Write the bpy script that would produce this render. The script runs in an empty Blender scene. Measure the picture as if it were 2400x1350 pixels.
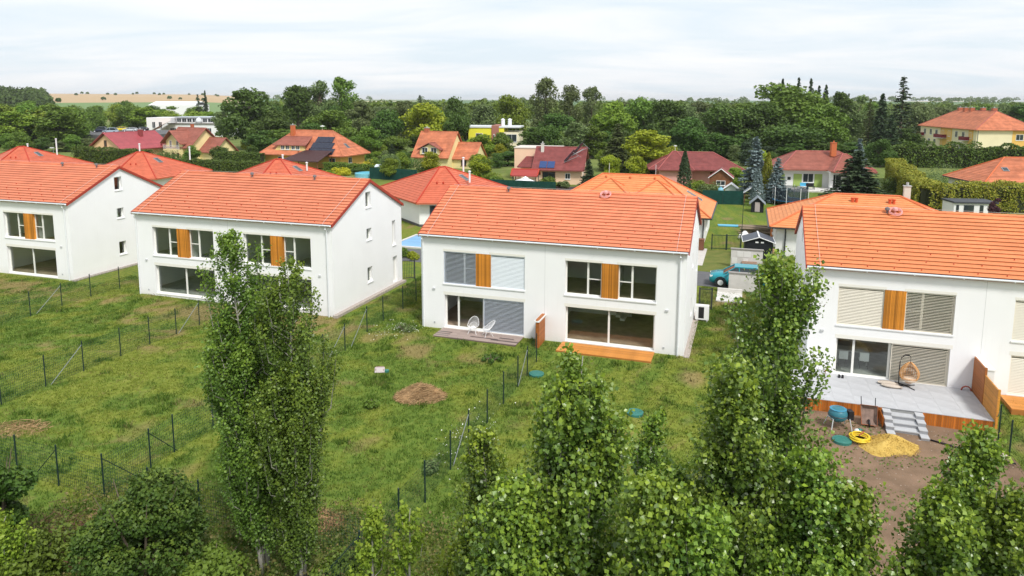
import bpy, math, random
import numpy as np
from mathutils import Vector, Matrix

random.seed(7)
RNG = np.random.default_rng(7)
scene = bpy.context.scene
COL = scene.collection

# ------------------------------------------------------------------ camera
CAM = Vector((0, 0, 14.05))
PITCH, ROLL, FPX, CY = 0.137, 0.003, 1644.0, 461.0      # drone camera, fitted to the house corners
_c, _s = math.cos(PITCH), math.sin(PITCH)
_R = Vector((1, 0, 0)); _F = Vector((0, _c, -_s)); _D = Vector((0, -_s, -_c))
_R2 = _R * math.cos(ROLL) - _D * math.sin(ROLL)
_D2 = _R * math.sin(ROLL) + _D * math.cos(ROLL)
cam = bpy.data.cameras.new('camera')
cam.sensor_width = 36.0
cam.lens = FPX / 2400 * 36
cam.shift_y = -(675 - CY) / 2400
cam.clip_start = 0.5
cam.clip_end = 20000
camo = bpy.data.objects.new('camera', cam)
COL.objects.link(camo)
m3 = Matrix((_R2, -_D2, -_F)).transposed()
camo.matrix_world = Matrix.Translation(CAM) @ m3.to_4x4()
scene.camera = camo

# ------------------------------------------------------------------ sky and sun
SUN_EL, SUN_AZ = math.radians(52), math.radians(153)     # azimuth of the sun, clockwise from +Y
SUN_STRENGTH, SUN_ANGLE = 1.5, 11
SKY_LEVEL, CLOUD_LEVEL = 0.07, 0.52
EXPOSURE = 1.22
world = bpy.data.worlds.new('World')
scene.world = world
world.use_nodes = True
nt = world.node_tree
for n in list(nt.nodes):
    nt.nodes.remove(n)
N = nt.nodes.new
out = N('ShaderNodeOutputWorld')
bg_sky = N('ShaderNodeBackground'); bg_cloud = N('ShaderNodeBackground')
sky = N('ShaderNodeTexSky'); sky.sky_type = 'NISHITA'; sky.sun_disc = False
sky.sun_elevation = SUN_EL; sky.sun_rotation = SUN_AZ
sky.air_density = 1.2; sky.dust_density = 2.0
bg_sky.inputs[1].default_value = SKY_LEVEL
nt.links.new(sky.outputs[0], bg_sky.inputs[0])
tc = N('ShaderNodeTexCoord'); sep = N('ShaderNodeSeparateXYZ')
nt.links.new(tc.outputs['Generated'], sep.inputs[0])
add = N('ShaderNodeMath'); add.operation = 'ADD'; add.inputs[1].default_value = 0.12
ab = N('ShaderNodeMath'); ab.operation = 'ABSOLUTE'
nt.links.new(sep.outputs[2], ab.inputs[0]); nt.links.new(ab.outputs[0], add.inputs[0])
comb = N('ShaderNodeCombineXYZ')
for i in (0, 1):
    d = N('ShaderNodeMath'); d.operation = 'DIVIDE'
    nt.links.new(sep.outputs[i], d.inputs[0]); nt.links.new(add.outputs[0], d.inputs[1])
    nt.links.new(d.outputs[0], comb.inputs[i])
noi = N('ShaderNodeTexNoise'); noi.inputs['Scale'].default_value = 0.9
noi.inputs['Detail'].default_value = 7; noi.inputs['Roughness'].default_value = 0.6
noi.inputs['Distortion'].default_value = 0.6
mp = N('ShaderNodeMapping'); mp.inputs['Scale'].default_value = (0.55, 1.15, 1)
nt.links.new(comb.outputs[0], mp.inputs[0]); nt.links.new(mp.outputs[0], noi.inputs[0])
rp = N('ShaderNodeValToRGB')
rp.color_ramp.elements[0].position = 0.36; rp.color_ramp.elements[0].color = (0.69, 0.775, 0.85, 1)
rp.color_ramp.elements[1].position = 0.56; rp.color_ramp.elements[1].color = (0.845, 0.865, 0.90, 1)
e = rp.color_ramp.elements.new(0.72); e.color = (0.93, 0.93, 0.935, 1)
nt.links.new(noi.outputs[0], rp.inputs[0])
nt.links.new(rp.outputs[0], bg_cloud.inputs[0])
bg_cloud.inputs[1].default_value = CLOUD_LEVEL
mx = N('ShaderNodeMixShader'); mx.inputs[0].default_value = 0.90
nt.links.new(bg_sky.outputs[0], mx.inputs[1]); nt.links.new(bg_cloud.outputs[0], mx.inputs[2])
nt.links.new(mx.outputs[0], out.inputs[0])

sl = bpy.data.lights.new('sun', 'SUN')
sl.energy = SUN_STRENGTH; sl.angle = math.radians(SUN_ANGLE); sl.color = (1.0, 0.965, 0.91)
so = bpy.data.objects.new('sun', sl); COL.objects.link(so)
sd = Vector((math.sin(SUN_AZ) * math.cos(SUN_EL), math.cos(SUN_AZ) * math.cos(SUN_EL), math.sin(SUN_EL)))
so.rotation_euler = sd.to_track_quat('Z', 'Y').to_euler()
so.location = (0, -30, 60)

vs = scene.view_settings
scene.display_settings.display_device = 'sRGB'
vs.view_transform = 'Standard'; vs.look = 'None'; vs.exposure = EXPOSURE; vs.gamma = 1
vs.use_curve_mapping = False
scene.render.engine = 'CYCLES'
cy = scene.cycles
cy.max_bounces = 8; cy.diffuse_bounces = 4; cy.glossy_bounces = 3; cy.transmission_bounces = 4
cy.transparent_max_bounces = 12
cy.sample_clamp_indirect = 6
cy.use_denoising = True

# ------------------------------------------------------------------ helpers: places
TH = -0.325
EO = Vector((-5.608, 42.521))                       # estate frame: u along the house row, v away from the street side
EU = Vector((math.cos(TH), math.sin(TH))); EV = Vector((-math.sin(TH), math.cos(TH)))
def est(u, v):
    p = EO + EU * u + EV * v
    return p.x, p.y
def uv_of(x, y):
    q = (x - EO.x, y - EO.y)
    return q[0] * EU.x + q[1] * EU.y, q[0] * EV.x + q[1] * EV.y
def vnoise(x, y, scale, seed):
    """smooth value noise on numpy arrays"""
    r = np.random.default_rng(seed)
    g = r.random((256, 256))
    X = np.asarray(x, float) / scale + 1000; Y = np.asarray(y, float) / scale + 1000
    i = np.floor(X).astype(int); j = np.floor(Y).astype(int)
    fx = X - i; fy = Y - j
    fx = fx * fx * (3 - 2 * fx); fy = fy * fy * (3 - 2 * fy)
    a = g[i % 256, j % 256]; b = g[(i + 1) % 256, j % 256]
    c = g[i % 256, (j + 1) % 256]; d = g[(i + 1) % 256, (j + 1) % 256]
    return (a * (1 - fx) + b * fx) * (1 - fy) + (c * (1 - fx) + d * fx) * fy
def sstep(a, b, x):
    t = np.clip((np.asarray(x, float) - a) / (b - a), 0, 1)
    return t * t * (3 - 2 * t)
def terrain(x, y):
    x = np.asarray(x, float); y = np.asarray(y, float)
    u = (x - EO.x) * EU.x + (y - EO.y) * EU.y
    v = (x - EO.x) * EV.x + (y - EO.y) * EV.y
    base = np.interp(u, [-43, -21, -5, 0, 16, 22, 45], [.30, .25, .12, -.03, -.03, -.22, -.28])
    front = sstep(-1.2, -4.0, v)
    drop = np.interp(u, [-60, -20, -8, 0, 16, 20, 24], [.05, .15, .30, .35, .35, .42, .40])
    nz = (vnoise(x, y, 3.0, 1) - .5) * .22 + (vnoise(x, y, 1.1, 2) - .5) * .12
    near = base - front * drop + nz * sstep(-.8, -2.6, v) * .9
    back = base * (1 - sstep(9, 14, v))
    z = np.where(v < 5, near, back)
    d = np.hypot(x, y)
    az = x / np.maximum(y, 1)                                      # the plain rises to the left, stays low to the right
    far = sstep(480, 1800, y) * (11 + 15 * sstep(-.28, -.46, az) + 5 * (vnoise(x, y, 800, 3) - .5))
    far = far + 5 * sstep(2500, 5200, y) * vnoise(x, y, 1300, 4) + 11 * np.exp(-((x + 505) / 110) ** 2 - ((y - 660) / 130) ** 2)
    z = np.where(d > 300, far, z)
    return z
def gz(x, y):
    return float(terrain(np.array([x]), np.array([y]))[0])
def ray_at(px, py, Y):
    """world point at distance Y along +y seen at a photograph pixel; used to survey positions"""
    d = _R2 * ((px - 1200) / FPX) + _D2 * ((py - CY) / FPX) + _F
    return CAM + d * (Y / d.y)

# ------------------------------------------------------------------ helpers: materials
MATS = {}
def nodes_of(m):
    m.use_nodes = True
    t = m.node_tree
    return t, t.nodes, t.links, t.nodes['Principled BSDF']
def mat(name, col, rough=0.6, spec=0.3, metal=0.0, var=0.0, nscale=6.0, bump=0.0, bscale=40.0, objvar=0.0, islvar=0.0, stretch=None, col2=None, detail=4):
    """plain surface: base colour with noise mottling, optional relief and piece-to-piece variation"""
    if name in MATS:
        return MATS[name]
    m = bpy.data.materials.new(name); MATS[name] = m
    t, nd, lk, b = nodes_of(m)
    b.inputs['Roughness'].default_value = rough
    b.inputs['Specular IOR Level'].default_value = spec
    b.inputs['Metallic'].default_value = metal
    c4 = (*col, 1)
    b.inputs['Base Color'].default_value = c4
    last = None
    tcn = nd.new('ShaderNodeTexCoord')
    if var > 0 or col2:
        nz = nd.new('ShaderNodeTexNoise'); nz.inputs['Scale'].default_value = nscale; nz.inputs['Detail'].default_value = detail
        src = tcn.outputs['Object']
        if stretch:
            mpn = nd.new('ShaderNodeMapping'); mpn.inputs['Scale'].default_value = stretch
            lk.new(src, mpn.inputs[0]); src = mpn.outputs[0]
        lk.new(src, nz.inputs[0])
        cr = nd.new('ShaderNodeValToRGB')
        cr.color_ramp.elements[0].position = .3; cr.color_ramp.elements[1].position = .7
        a = col2 if col2 else tuple(x * (1 - var) for x in col)
        z = col if col2 else tuple(min(1, x * (1 + var)) for x in col)
        cr.color_ramp.elements[0].color = (*a, 1); cr.color_ramp.elements[1].color = (*z, 1)
        lk.new(nz.outputs[0], cr.inputs[0]); last = cr.outputs[0]
    if objvar or islvar:
        hsv = nd.new('ShaderNodeHueSaturation')
        mr = nd.new('ShaderNodeMapRange')
        amp = objvar or islvar
        mr.inputs[3].default_value = 1 - amp; mr.inputs[4].default_value = 1 + amp
        if objvar:
            oi = nd.new('ShaderNodeObjectInfo'); lk.new(oi.outputs['Random'], mr.inputs[0])
        else:
            ge = nd.new('ShaderNodeNewGeometry'); lk.new(ge.outputs['Random Per Island'], mr.inputs[0])
        lk.new(mr.outputs[0], hsv.inputs['Value'])
        if last: lk.new(last, hsv.inputs['Color'])
        else: hsv.inputs['Color'].default_value = c4
        last = hsv.outputs[0]
    if last: lk.new(last, b.inputs['Base Color'])
    if bump > 0:
        n2 = nd.new('ShaderNodeTexNoise'); n2.inputs['Scale'].default_value = bscale; n2.inputs['Detail'].default_value = 5
        lk.new(tcn.outputs['Object'], n2.inputs[0])
        bp = nd.new('ShaderNodeBump'); bp.inputs['Strength'].default_value = bump; bp.inputs['Distance'].default_value = .02
        lk.new(n2.outputs[0], bp.inputs['Height']); lk.new(bp.outputs[0], b.inputs['Normal'])
    return m
LEAF_GAIN = 1.38
def leaf_mat(name, dark, light, tip, trans=0.3, objvar=0.12, rough=0.5, spec=0.25):
    """foliage: each leaf its own green (random per island), 'tip' attribute for young yellow leaves"""
    if name in MATS:
        return MATS[name]
    m = bpy.data.materials.new(name); MATS[name] = m
    t, nd, lk, b = nodes_of(m)
    dark = tuple(a + (b_ - a) * .42 for a, b_ in zip(dark, light))      # leaves of one tree differ little; light does the rest
    dark, light, tip = [tuple(min(.6, q * LEAF_GAIN) for q in c_) for c_ in (dark, light, tip)]
    ge = nd.new('ShaderNodeNewGeometry')
    cr = nd.new('ShaderNodeValToRGB')
    cr.color_ramp.elements[0].color = (*dark, 1); cr.color_ramp.elements[1].color = (*light, 1)
    lk.new(ge.outputs['Random Per Island'], cr.inputs[0])
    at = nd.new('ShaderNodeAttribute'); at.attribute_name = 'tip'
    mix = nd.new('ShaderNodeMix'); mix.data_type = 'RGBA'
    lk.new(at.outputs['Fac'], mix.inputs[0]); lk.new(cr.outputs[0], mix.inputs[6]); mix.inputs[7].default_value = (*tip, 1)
    oi = nd.new('ShaderNodeObjectInfo')
    hsv = nd.new('ShaderNodeHueSaturation')
    mr = nd.new('ShaderNodeMapRange'); mr.inputs[3].default_value = 1 - objvar * 1.6; mr.inputs[4].default_value = 1 + objvar * 1.6
    mh = nd.new('ShaderNodeMapRange'); mh.inputs[3].default_value = .5 - objvar * .16; mh.inputs[4].default_value = .5 + objvar * .10
    lk.new(oi.outputs['Random'], mr.inputs[0]); lk.new(oi.outputs['Random'], mh.inputs[0])
    lk.new(mr.outputs[0], hsv.inputs['Value']); lk.new(mh.outputs[0], hsv.inputs['Hue'])
    lk.new(mix.outputs[2], hsv.inputs['Color'])
    lk.new(hsv.outputs[0], b.inputs['Base Color'])
    b.inputs['Roughness'].default_value = rough; b.inputs['Specular IOR Level'].default_value = spec
    tr = nd.new('ShaderNodeBsdfTranslucent'); lk.new(hsv.outputs[0], tr.inputs[0])
    ms = nd.new('ShaderNodeMixShader'); ms.inputs[0].default_value = trans
    lk.new(b.outputs[0], ms.inputs[1]); lk.new(tr.outputs[0], ms.inputs[2])
    lk.new(ms.outputs[0], nd['Material Output'].inputs[0])
    return m
def glass_mat(name, tint=(.93, .96, .94), refl=0.02):
    if name in MATS:
        return MATS[name]
    m = bpy.data.materials.new(name); MATS[name] = m
    t, nd, lk, b = nodes_of(m)
    nd.remove(b)
    tp = nd.new('ShaderNodeBsdfTransparent'); tp.inputs[0].default_value = (*tint, 1)
    gl = nd.new('ShaderNodeBsdfGlossy'); gl.inputs['Roughness'].default_value = 0.02
    lw = nd.new('ShaderNodeLayerWeight'); lw.inputs[0].default_value = .5        # Schlick reflectance of a thin pane
    pw = nd.new('ShaderNodeMath'); pw.operation = 'POWER'; pw.inputs[1].default_value = 5; lk.new(lw.outputs['Facing'], pw.inputs[0])
    ad = nd.new('ShaderNodeMath'); ad.operation = 'MULTIPLY_ADD'; ad.inputs[1].default_value = .9; ad.inputs[2].default_value = .04 + refl
    lk.new(pw.outputs[0], ad.inputs[0])
    ms = nd.new('ShaderNodeMixShader')
    lk.new(ad.outputs[0], ms.inputs[0]); lk.new(tp.outputs[0], ms.inputs[1]); lk.new(gl.outputs[0], ms.inputs[2])
    lk.new(ms.outputs[0], nd['Material Output'].inputs[0])
    return m

# ------------------------------------------------------------------ helpers: objects
def tag(o, label=None, cat=None, group=None, kind=None):
    if label: o['label'] = label
    if cat: o['category'] = cat
    if group: o['group'] = group
    if kind: o['kind'] = kind
    return o
def thing(name, label, cat, loc=(0, 0, 0), rz=0.0, group=None):
    o = bpy.data.objects.new(name, None); COL.objects.link(o)
    o.empty_display_size = .3
    o.location = loc; o.rotation_euler = (0, 0, rz)
    return tag(o, label, cat, group)
def link(name, me, parent=None):
    o = bpy.data.objects.new(name, me); COL.objects.link(o)
    if parent is not None: o.parent = parent
    return o
class MB:
    def __init__(s):
        s.v = []; s.f = []
    def add(s, vs_, fs):
        k = len(s.v); s.v += [tuple(p) for p in vs_]; s.f += [tuple(i + k for i in f) for f in fs]
        return s
    def box(s, x0, x1, y0, y1, z0, z1):
        return s.add([(x0, y0, z0), (x1, y0, z0), (x1, y1, z0), (x0, y1, z0), (x0, y0, z1), (x1, y0, z1), (x1, y1, z1), (x0, y1, z1)],
                     [(3, 2, 1, 0), (4, 5, 6, 7), (0, 1, 5, 4), (1, 2, 6, 5), (2, 3, 7, 6), (3, 0, 4, 7)])
    def obox(s, c, ax, ay, az):
        c, ax, ay, az = Vector(c), Vector(ax), Vector(ay), Vector(az)
        P = [c + ax * i + ay * j + az * k for k in (-1, 1) for i, j in ((-1, -1), (1, -1), (1, 1), (-1, 1))]
        return s.add(P, [(3, 2, 1, 0), (4, 5, 6, 7), (0, 1, 5, 4), (1, 2, 6, 5), (2, 3, 7, 6), (3, 0, 4, 7)])
    def poly(s, pts):
        return s.add(pts, [tuple(range(len(pts)))])
    def prism(s, pts, d):
        """closed prism: polygon pts pushed by vector d"""
        d = Vector(d); P = [Vector(p) for p in pts]; n = len(P)
        return s.add(P + [p + d for p in P], [tuple(reversed(range(n))), tuple(range(n, 2 * n))] + [(i, (i + 1) % n, (i + 1) % n + n, i + n) for i in range(n)])
    def tube(s, pts, r, n=6, r2=None, cap=True):
        P = [Vector(p) for p in pts]; m = len(P); V = []; F = []
        for i, p in enumerate(P):
            d = (P[min(i + 1, m - 1)] - P[max(i - 1, 0)]).normalized()
            a = d.orthogonal().normalized() if abs(d.z) > .98 else d.cross(Vector((0, 0, 1))).normalized()
            b = d.cross(a)
            rr = r if r2 is None else r + (r2 - r) * i / (m - 1)
            V += [p + (a * math.cos(2 * math.pi * k / n) + b * math.sin(2 * math.pi * k / n)) * rr for k in range(n)]
        for i in range(m - 1):
            F += [(i * n + k, i * n + (k + 1) % n, (i + 1) * n + (k + 1) % n, (i + 1) * n + k) for k in range(n)]
        if cap: F += [tuple(reversed(range(n))), tuple(range((m - 1) * n, m * n))]
        return s.add(V, F)
    def ring(s, c, R, r, n=20, k=6, ax=None, ay=None):
        c = Vector(c); ax = Vector(ax or (1, 0, 0)); ay = Vector(ay or (0, 1, 0)); az = ax.cross(ay)
        V = []; F = []
        for i in range(n):
            t = 2 * math.pi * i / n; d = ax * math.cos(t) + ay * math.sin(t)
            for j in range(k):
                q = 2 * math.pi * j / k
                V.append(c + d * (R + r * math.cos(q)) + az * r * math.sin(q))
        for i in range(n):
            for j in range(k):
                F.append((i * k + j, ((i + 1) % n) * k + j, ((i + 1) % n) * k + (j + 1) % k, i * k + (j + 1) % k))
        return s.add(V, F)
    def lathe(s, prof, c=(0, 0, 0), n=16, caps=True):
        c = Vector(c); V = []; F = []; m = len(prof)
        for r, z in prof:
            V += [c + Vector((r * math.cos(2 * math.pi * k / n), r * math.sin(2 * math.pi * k / n), z)) for k in range(n)]
        for i in range(m - 1):
            F += [(i * n + k, i * n + (k + 1) % n, (i + 1) * n + (k + 1) % n, (i + 1) * n + k) for k in range(n)]
        if caps: F += [tuple(reversed(range(n))), tuple(range((m - 1) * n, m * n))]
        return s.add(V, F)
    def mesh(s, name, m, smooth=False):
        me = bpy.data.meshes.new(name); me.from_pydata(s.v, [], s.f)
        if m: me.materials.append(m)
        if smooth: me.polygons.foreach_set('use_smooth', [True] * len(me.polygons))
        me.update()
        return me
    def build(s, name, m, parent=None, smooth=False):
        return link(name, s.mesh(name, m, smooth), parent)
def np_mesh(name, V, quads=None, tris=None, m=None, attrs=None):
    me = bpy.data.meshes.new(name)
    V = np.asarray(V, np.float32); me.vertices.add(len(V)); me.vertices.foreach_set('co', V.ravel())
    idx = []; starts = []; tot = []; k = 0
    if quads is not None and len(quads):
        q = np.asarray(quads, np.int32); idx.append(q.ravel()); starts.append(np.arange(len(q)) * 4); tot.append(np.full(len(q), 4)); k = len(q) * 4
    if tris is not None and len(tris):
        q = np.asarray(tris, np.int32); idx.append(q.ravel()); starts.append(k + np.arange(len(q)) * 3); tot.append(np.full(len(q), 3))
    idx = np.concatenate(idx); starts = np.concatenate(starts); tot = np.concatenate(tot)
    me.loops.add(len(idx)); me.loops.foreach_set('vertex_index', idx.astype(np.int32))
    me.polygons.add(len(starts)); me.polygons.foreach_set('loop_start', starts.astype(np.int32)); me.polygons.foreach_set('loop_total', tot.astype(np.int32))
    for an, av in (attrs or {}).items():
        a = me.attributes.new(an, 'FLOAT', 'POINT'); a.data.foreach_set('value', np.asarray(av, np.float32))
    if m: me.materials.append(m)
    me.update(calc_edges=True)
    return me
def leaf_mesh(name, P, size, m, tip=None, up=0.4, fold=0.25, out=None, aspect=0.9, rng=RNG, along=None):
    """one folded kite-shaped leaf (or leaf clump) per point"""
    n = len(P); P = np.asarray(P, float)
    size = np.broadcast_to(np.asarray(size, float), (n,)) * rng.uniform(.5, 1.45, n)
    nr = rng.normal(size=(n, 3)); nr /= np.linalg.norm(nr, axis=1)[:, None]
    nr[:, 2] += up * 1.5
    if out is not None: nr += out * .9
    nr /= np.linalg.norm(nr, axis=1)[:, None] + 1e-9
    t = rng.normal(size=(n, 3)) if along is None else along + rng.normal(size=(n, 3)) * .25
    t -= nr * (t * nr).sum(1)[:, None]; t /= np.linalg.norm(t, axis=1)[:, None] + 1e-9
    b = np.cross(nr, t)
    L = size[:, None]
    v0 = P - t * L * .5; v2 = P + t * L * .5
    mid = P - t * L * .1
    v1 = mid + b * L * .5 * aspect + nr * L * fold; v3 = mid - b * L * .5 * aspect + nr * L * fold
    V = np.stack([v0, v1, v2, v3], 1).reshape(-1, 3)
    k = np.arange(n)[:, None] * 4
    T = np.concatenate([k + np.array([[0, 1, 2]]), k + np.array([[0, 2, 3]])], 1).reshape(-1, 3)
    tp = np.zeros(n) if tip is None else tip
    return np_mesh(name, V, tris=T, m=m, attrs={'tip': np.repeat(tp, 4)})
# ------------------------------------------------------------------ materials
STUCCO = mat('white_stucco', (.86, .86, .865), .85, .15, var=.02, nscale=.7, bump=.10, bscale=90)
def add_splash(m, z0=-.5, z1=.55, amount=.32):
    """soil splash and faint rain streaks on render: dirt with its own outline, densest at the foot of the wall"""
    t, nd, lk, b = nodes_of(m)
    src = b.inputs['Base Color'].links[0].from_socket
    tcn = nd.new('ShaderNodeTexCoord'); sp_ = nd.new('ShaderNodeSeparateXYZ'); lk.new(tcn.outputs['Object'], sp_.inputs[0])
    mr = nd.new('ShaderNodeMapRange'); mr.inputs[1].default_value = z1; mr.inputs[2].default_value = z0; lk.new(sp_.outputs[2], mr.inputs[0])
    nz = nd.new('ShaderNodeTexNoise'); nz.inputs['Scale'].default_value = 5; nz.inputs['Detail'].default_value = 7; nz.inputs['Roughness'].default_value = .7; lk.new(tcn.outputs['Object'], nz.inputs[0])
    ml = nd.new('ShaderNodeMath'); ml.operation = 'MULTIPLY'; lk.new(mr.outputs[0], ml.inputs[0]); lk.new(nz.outputs[0], ml.inputs[1])
    mpn = nd.new('ShaderNodeMapping'); mpn.inputs['Scale'].default_value = (3.0, 3.0, .12); lk.new(tcn.outputs['Object'], mpn.inputs[0])
    n2 = nd.new('ShaderNodeTexNoise'); n2.inputs['Scale'].default_value = 2.2; n2.inputs['Detail'].default_value = 6; lk.new(mpn.outputs[0], n2.inputs[0])
    st = nd.new('ShaderNodeMapRange'); st.inputs[1].default_value = .58; st.inputs[2].default_value = .85; st.inputs[4].default_value = .10; lk.new(n2.outputs[0], st.inputs[0])
    ad = nd.new('ShaderNodeMath'); ad.operation = 'MULTIPLY_ADD'; ad.inputs[1].default_value = amount * 2.4; lk.new(ml.outputs[0], ad.inputs[0]); lk.new(st.outputs[0], ad.inputs[2]); ad.use_clamp = True
    mix = nd.new('ShaderNodeMix'); mix.data_type = 'RGBA'; lk.new(ad.outputs[0], mix.inputs[0]); lk.new(src, mix.inputs[6]); mix.inputs[7].default_value = (.46, .40, .33, 1)
    lk.new(mix.outputs[2], b.inputs['Base Color'])
add_splash(STUCCO)
CREAMBOX = mat('cream_blind_box', (.80, .78, .72), .6, .3)
FRAMEW = mat('cream_window_frame', (.80, .79, .74), .4, .4)
WHITEP = mat('white_paint', (.80, .80, .80), .45, .4)
SILL = mat('white_sill', (.80, .81, .82), .4, .4)
GLASS = glass_mat('window_glass')
DGLASS = mat('dark_far_window_glass', (.035, .045, .05), .08, .6)
ZINC = mat('pale_gutter_metal', (.74, .76, .78), .4, .5)
DARKM = mat('dark_grey_metal', (.03, .035, .04), .45, .5)
GREENP = mat('dark_green_post', (.012, .03, .026), .5, .4)
WIREM = mat('green_fence_wire', (.03, .075, .05), .6, .3)
GALV = mat('galvanised_steel', (.26, .28, .285), .4, .5, metal=.3)
CONC = mat('grey_concrete', (.42, .42, .41), .85, .2, var=.12, nscale=3, bump=.2, bscale=30)
CONCL = mat('pale_concrete', (.60, .58, .55), .85, .2, var=.08, nscale=2)
SLAB = mat('grey_paving_slab', (.46, .465, .48), .6, .3, var=.10, nscale=1.6, objvar=.035, detail=8)
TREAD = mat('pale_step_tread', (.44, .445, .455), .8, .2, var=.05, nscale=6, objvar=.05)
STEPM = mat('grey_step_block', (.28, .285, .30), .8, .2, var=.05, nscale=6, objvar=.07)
PLANK = mat('orange_larch_board', (.52, .20, .025), .55, .3, var=.28, nscale=3, stretch=(9, 9, .6), objvar=.34)
SKIRT = mat('red_brown_cladding_board', (.42, .13, .02), .55, .3, var=.30, nscale=3, stretch=(9, 9, .6), objvar=.34)
DECK = mat('orange_deck_board', (.58, .24, .055), .5, .35, var=.22, nscale=3, stretch=(.6, 9, 9), objvar=.14)
OLDDECK = mat('weathered_grey_board', (.36, .28, .25), .7, .3, col2=(.33, .26, .23), nscale=1.2, objvar=.10)
WETDECK = mat('wet_dark_board', (.10, .075, .07), .35, .5, var=.3, nscale=2, objvar=.3)
SCREEN1 = mat('brown_screen_board', (.36, .12, .03), .55, .3, var=.25, nscale=3, stretch=(.8, .8, 9), objvar=.14)
SCREEN2 = mat('honey_screen_board', (.60, .26, .045), .5, .35, var=.22, nscale=3, stretch=(.8, .8, 9), objvar=.12)
SLATG = mat('silver_blind_slat', (.60, .65, .72), .45, .4)
SLATW = mat('white_blind_slat', (.72, .77, .80), .45, .4)
SLATB = mat('beige_blind_slat', (.78, .73, .62), .5, .35)
ROOMW = mat('room_white_wall', (.80, .81, .79), .9, .1)
ROOMF = mat('room_floor', (.36, .27, .20), .6, .3, var=.2, nscale=2)
ROOMG = mat('room_grey_floor', (.34, .34, .32), .6, .3, var=.2, nscale=2)
TILEL = mat('orange_roof_tile_red', (.60, .192, .100), .62, .3, var=.12, nscale=.8, islvar=.035, detail=8)
TILEC = mat('orange_roof_tile', (.65, .207, .105), .62, .3, var=.12, nscale=.8, islvar=.035, detail=8)
TILED = mat('orange_roof_tile_bright', (.66, .222, .090), .62, .3, var=.12, nscale=.8, islvar=.035, detail=8)
BUNGT = mat('bungalow_tile_red', (.52, .130, .070), .65, .25, var=.12, nscale=1.5, islvar=.05)
BUNGO = mat('bungalow_tile_orange', (.63, .245, .095), .65, .25, var=.12, nscale=1.5, islvar=.05)
RIDGER = mat('red_ridge_tile', (.45, .05, .025), .6, .3)
RIDGEL = mat('orange_ridge_tile', (.62, .15, .05), .6, .3)
MAROON = mat('maroon_roof_tile', (.22, .060, .055), .6, .3, var=.18, nscale=1.2, islvar=.08)
BROWNT = mat('brown_roof_tile', (.30, .105, .075), .65, .25, var=.18, nscale=1.2, islvar=.08)
OLDORANGE = mat('weathered_orange_tile', (.48, .165, .085), .7, .2, var=.22, nscale=.9, islvar=.12)
PINKT = mat('magenta_red_roof_tile', (.36, .075, .085), .5, .4, var=.12, nscale=1.2, islvar=.08)
BASALT = mat('dark_plinth', (.10, .10, .10), .7, .2)
YEL = mat('yellow_render', (.76, .58, .25), .85, .15, var=.05, nscale=.6)
YEL2 = mat('pale_yellow_render', (.78, .66, .34), .85, .15, var=.05, nscale=.6)
AMBER = mat('amber_render', (.78, .48, .13), .85, .15, var=.05, nscale=.6)
PEACH = mat('peach_render', (.80, .56, .40), .85, .15, var=.05, nscale=.6)
PEACH2 = mat('apricot_render', (.80, .52, .30), .85, .15, var=.05, nscale=.6)
PINK = mat('pink_render', (.66, .34, .30), .85, .15, var=.05, nscale=.6)
LIME = mat('lime_render', (.36, .48, .14), .85, .15, var=.05, nscale=.6)
LEMON = mat('lemon_render', (.80, .74, .06), .8, .2)
CREAM = mat('cream_render', (.80, .72, .48), .85, .15, var=.05, nscale=.4)
BARK = mat('grey_brown_bark', (.15, .12, .09), .9, .1, var=.3, nscale=4, stretch=(1, 1, .2))
BARKP = mat('pale_poplar_bark', (.30, .29, .25), .85, .15, var=.35, nscale=3, stretch=(1, 1, .25))
SOLAR = mat('solar_cell', (.012, .016, .035), .15, .6)
SOLARB = mat('blue_solar_cell', (.02, .05, .16), .15, .6)
WOODB = mat('brown_shed_board', (.20, .085, .04), .7, .2, var=.2, nscale=2)
BLACKP = mat('black_plastic', (.015, .015, .018), .5, .4)
BLACKW = mat('black_shed_board', (.012, .014, .018), .6, .3)
BLUEP = mat('bright_blue_plastic', (.10, .42, .62), .4, .4)
TEALP = mat('teal_plastic', (.035, .17, .14), .5, .4)
WINE = mat('wine_red_panel', (.20, .015, .03), .6, .3)

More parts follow.
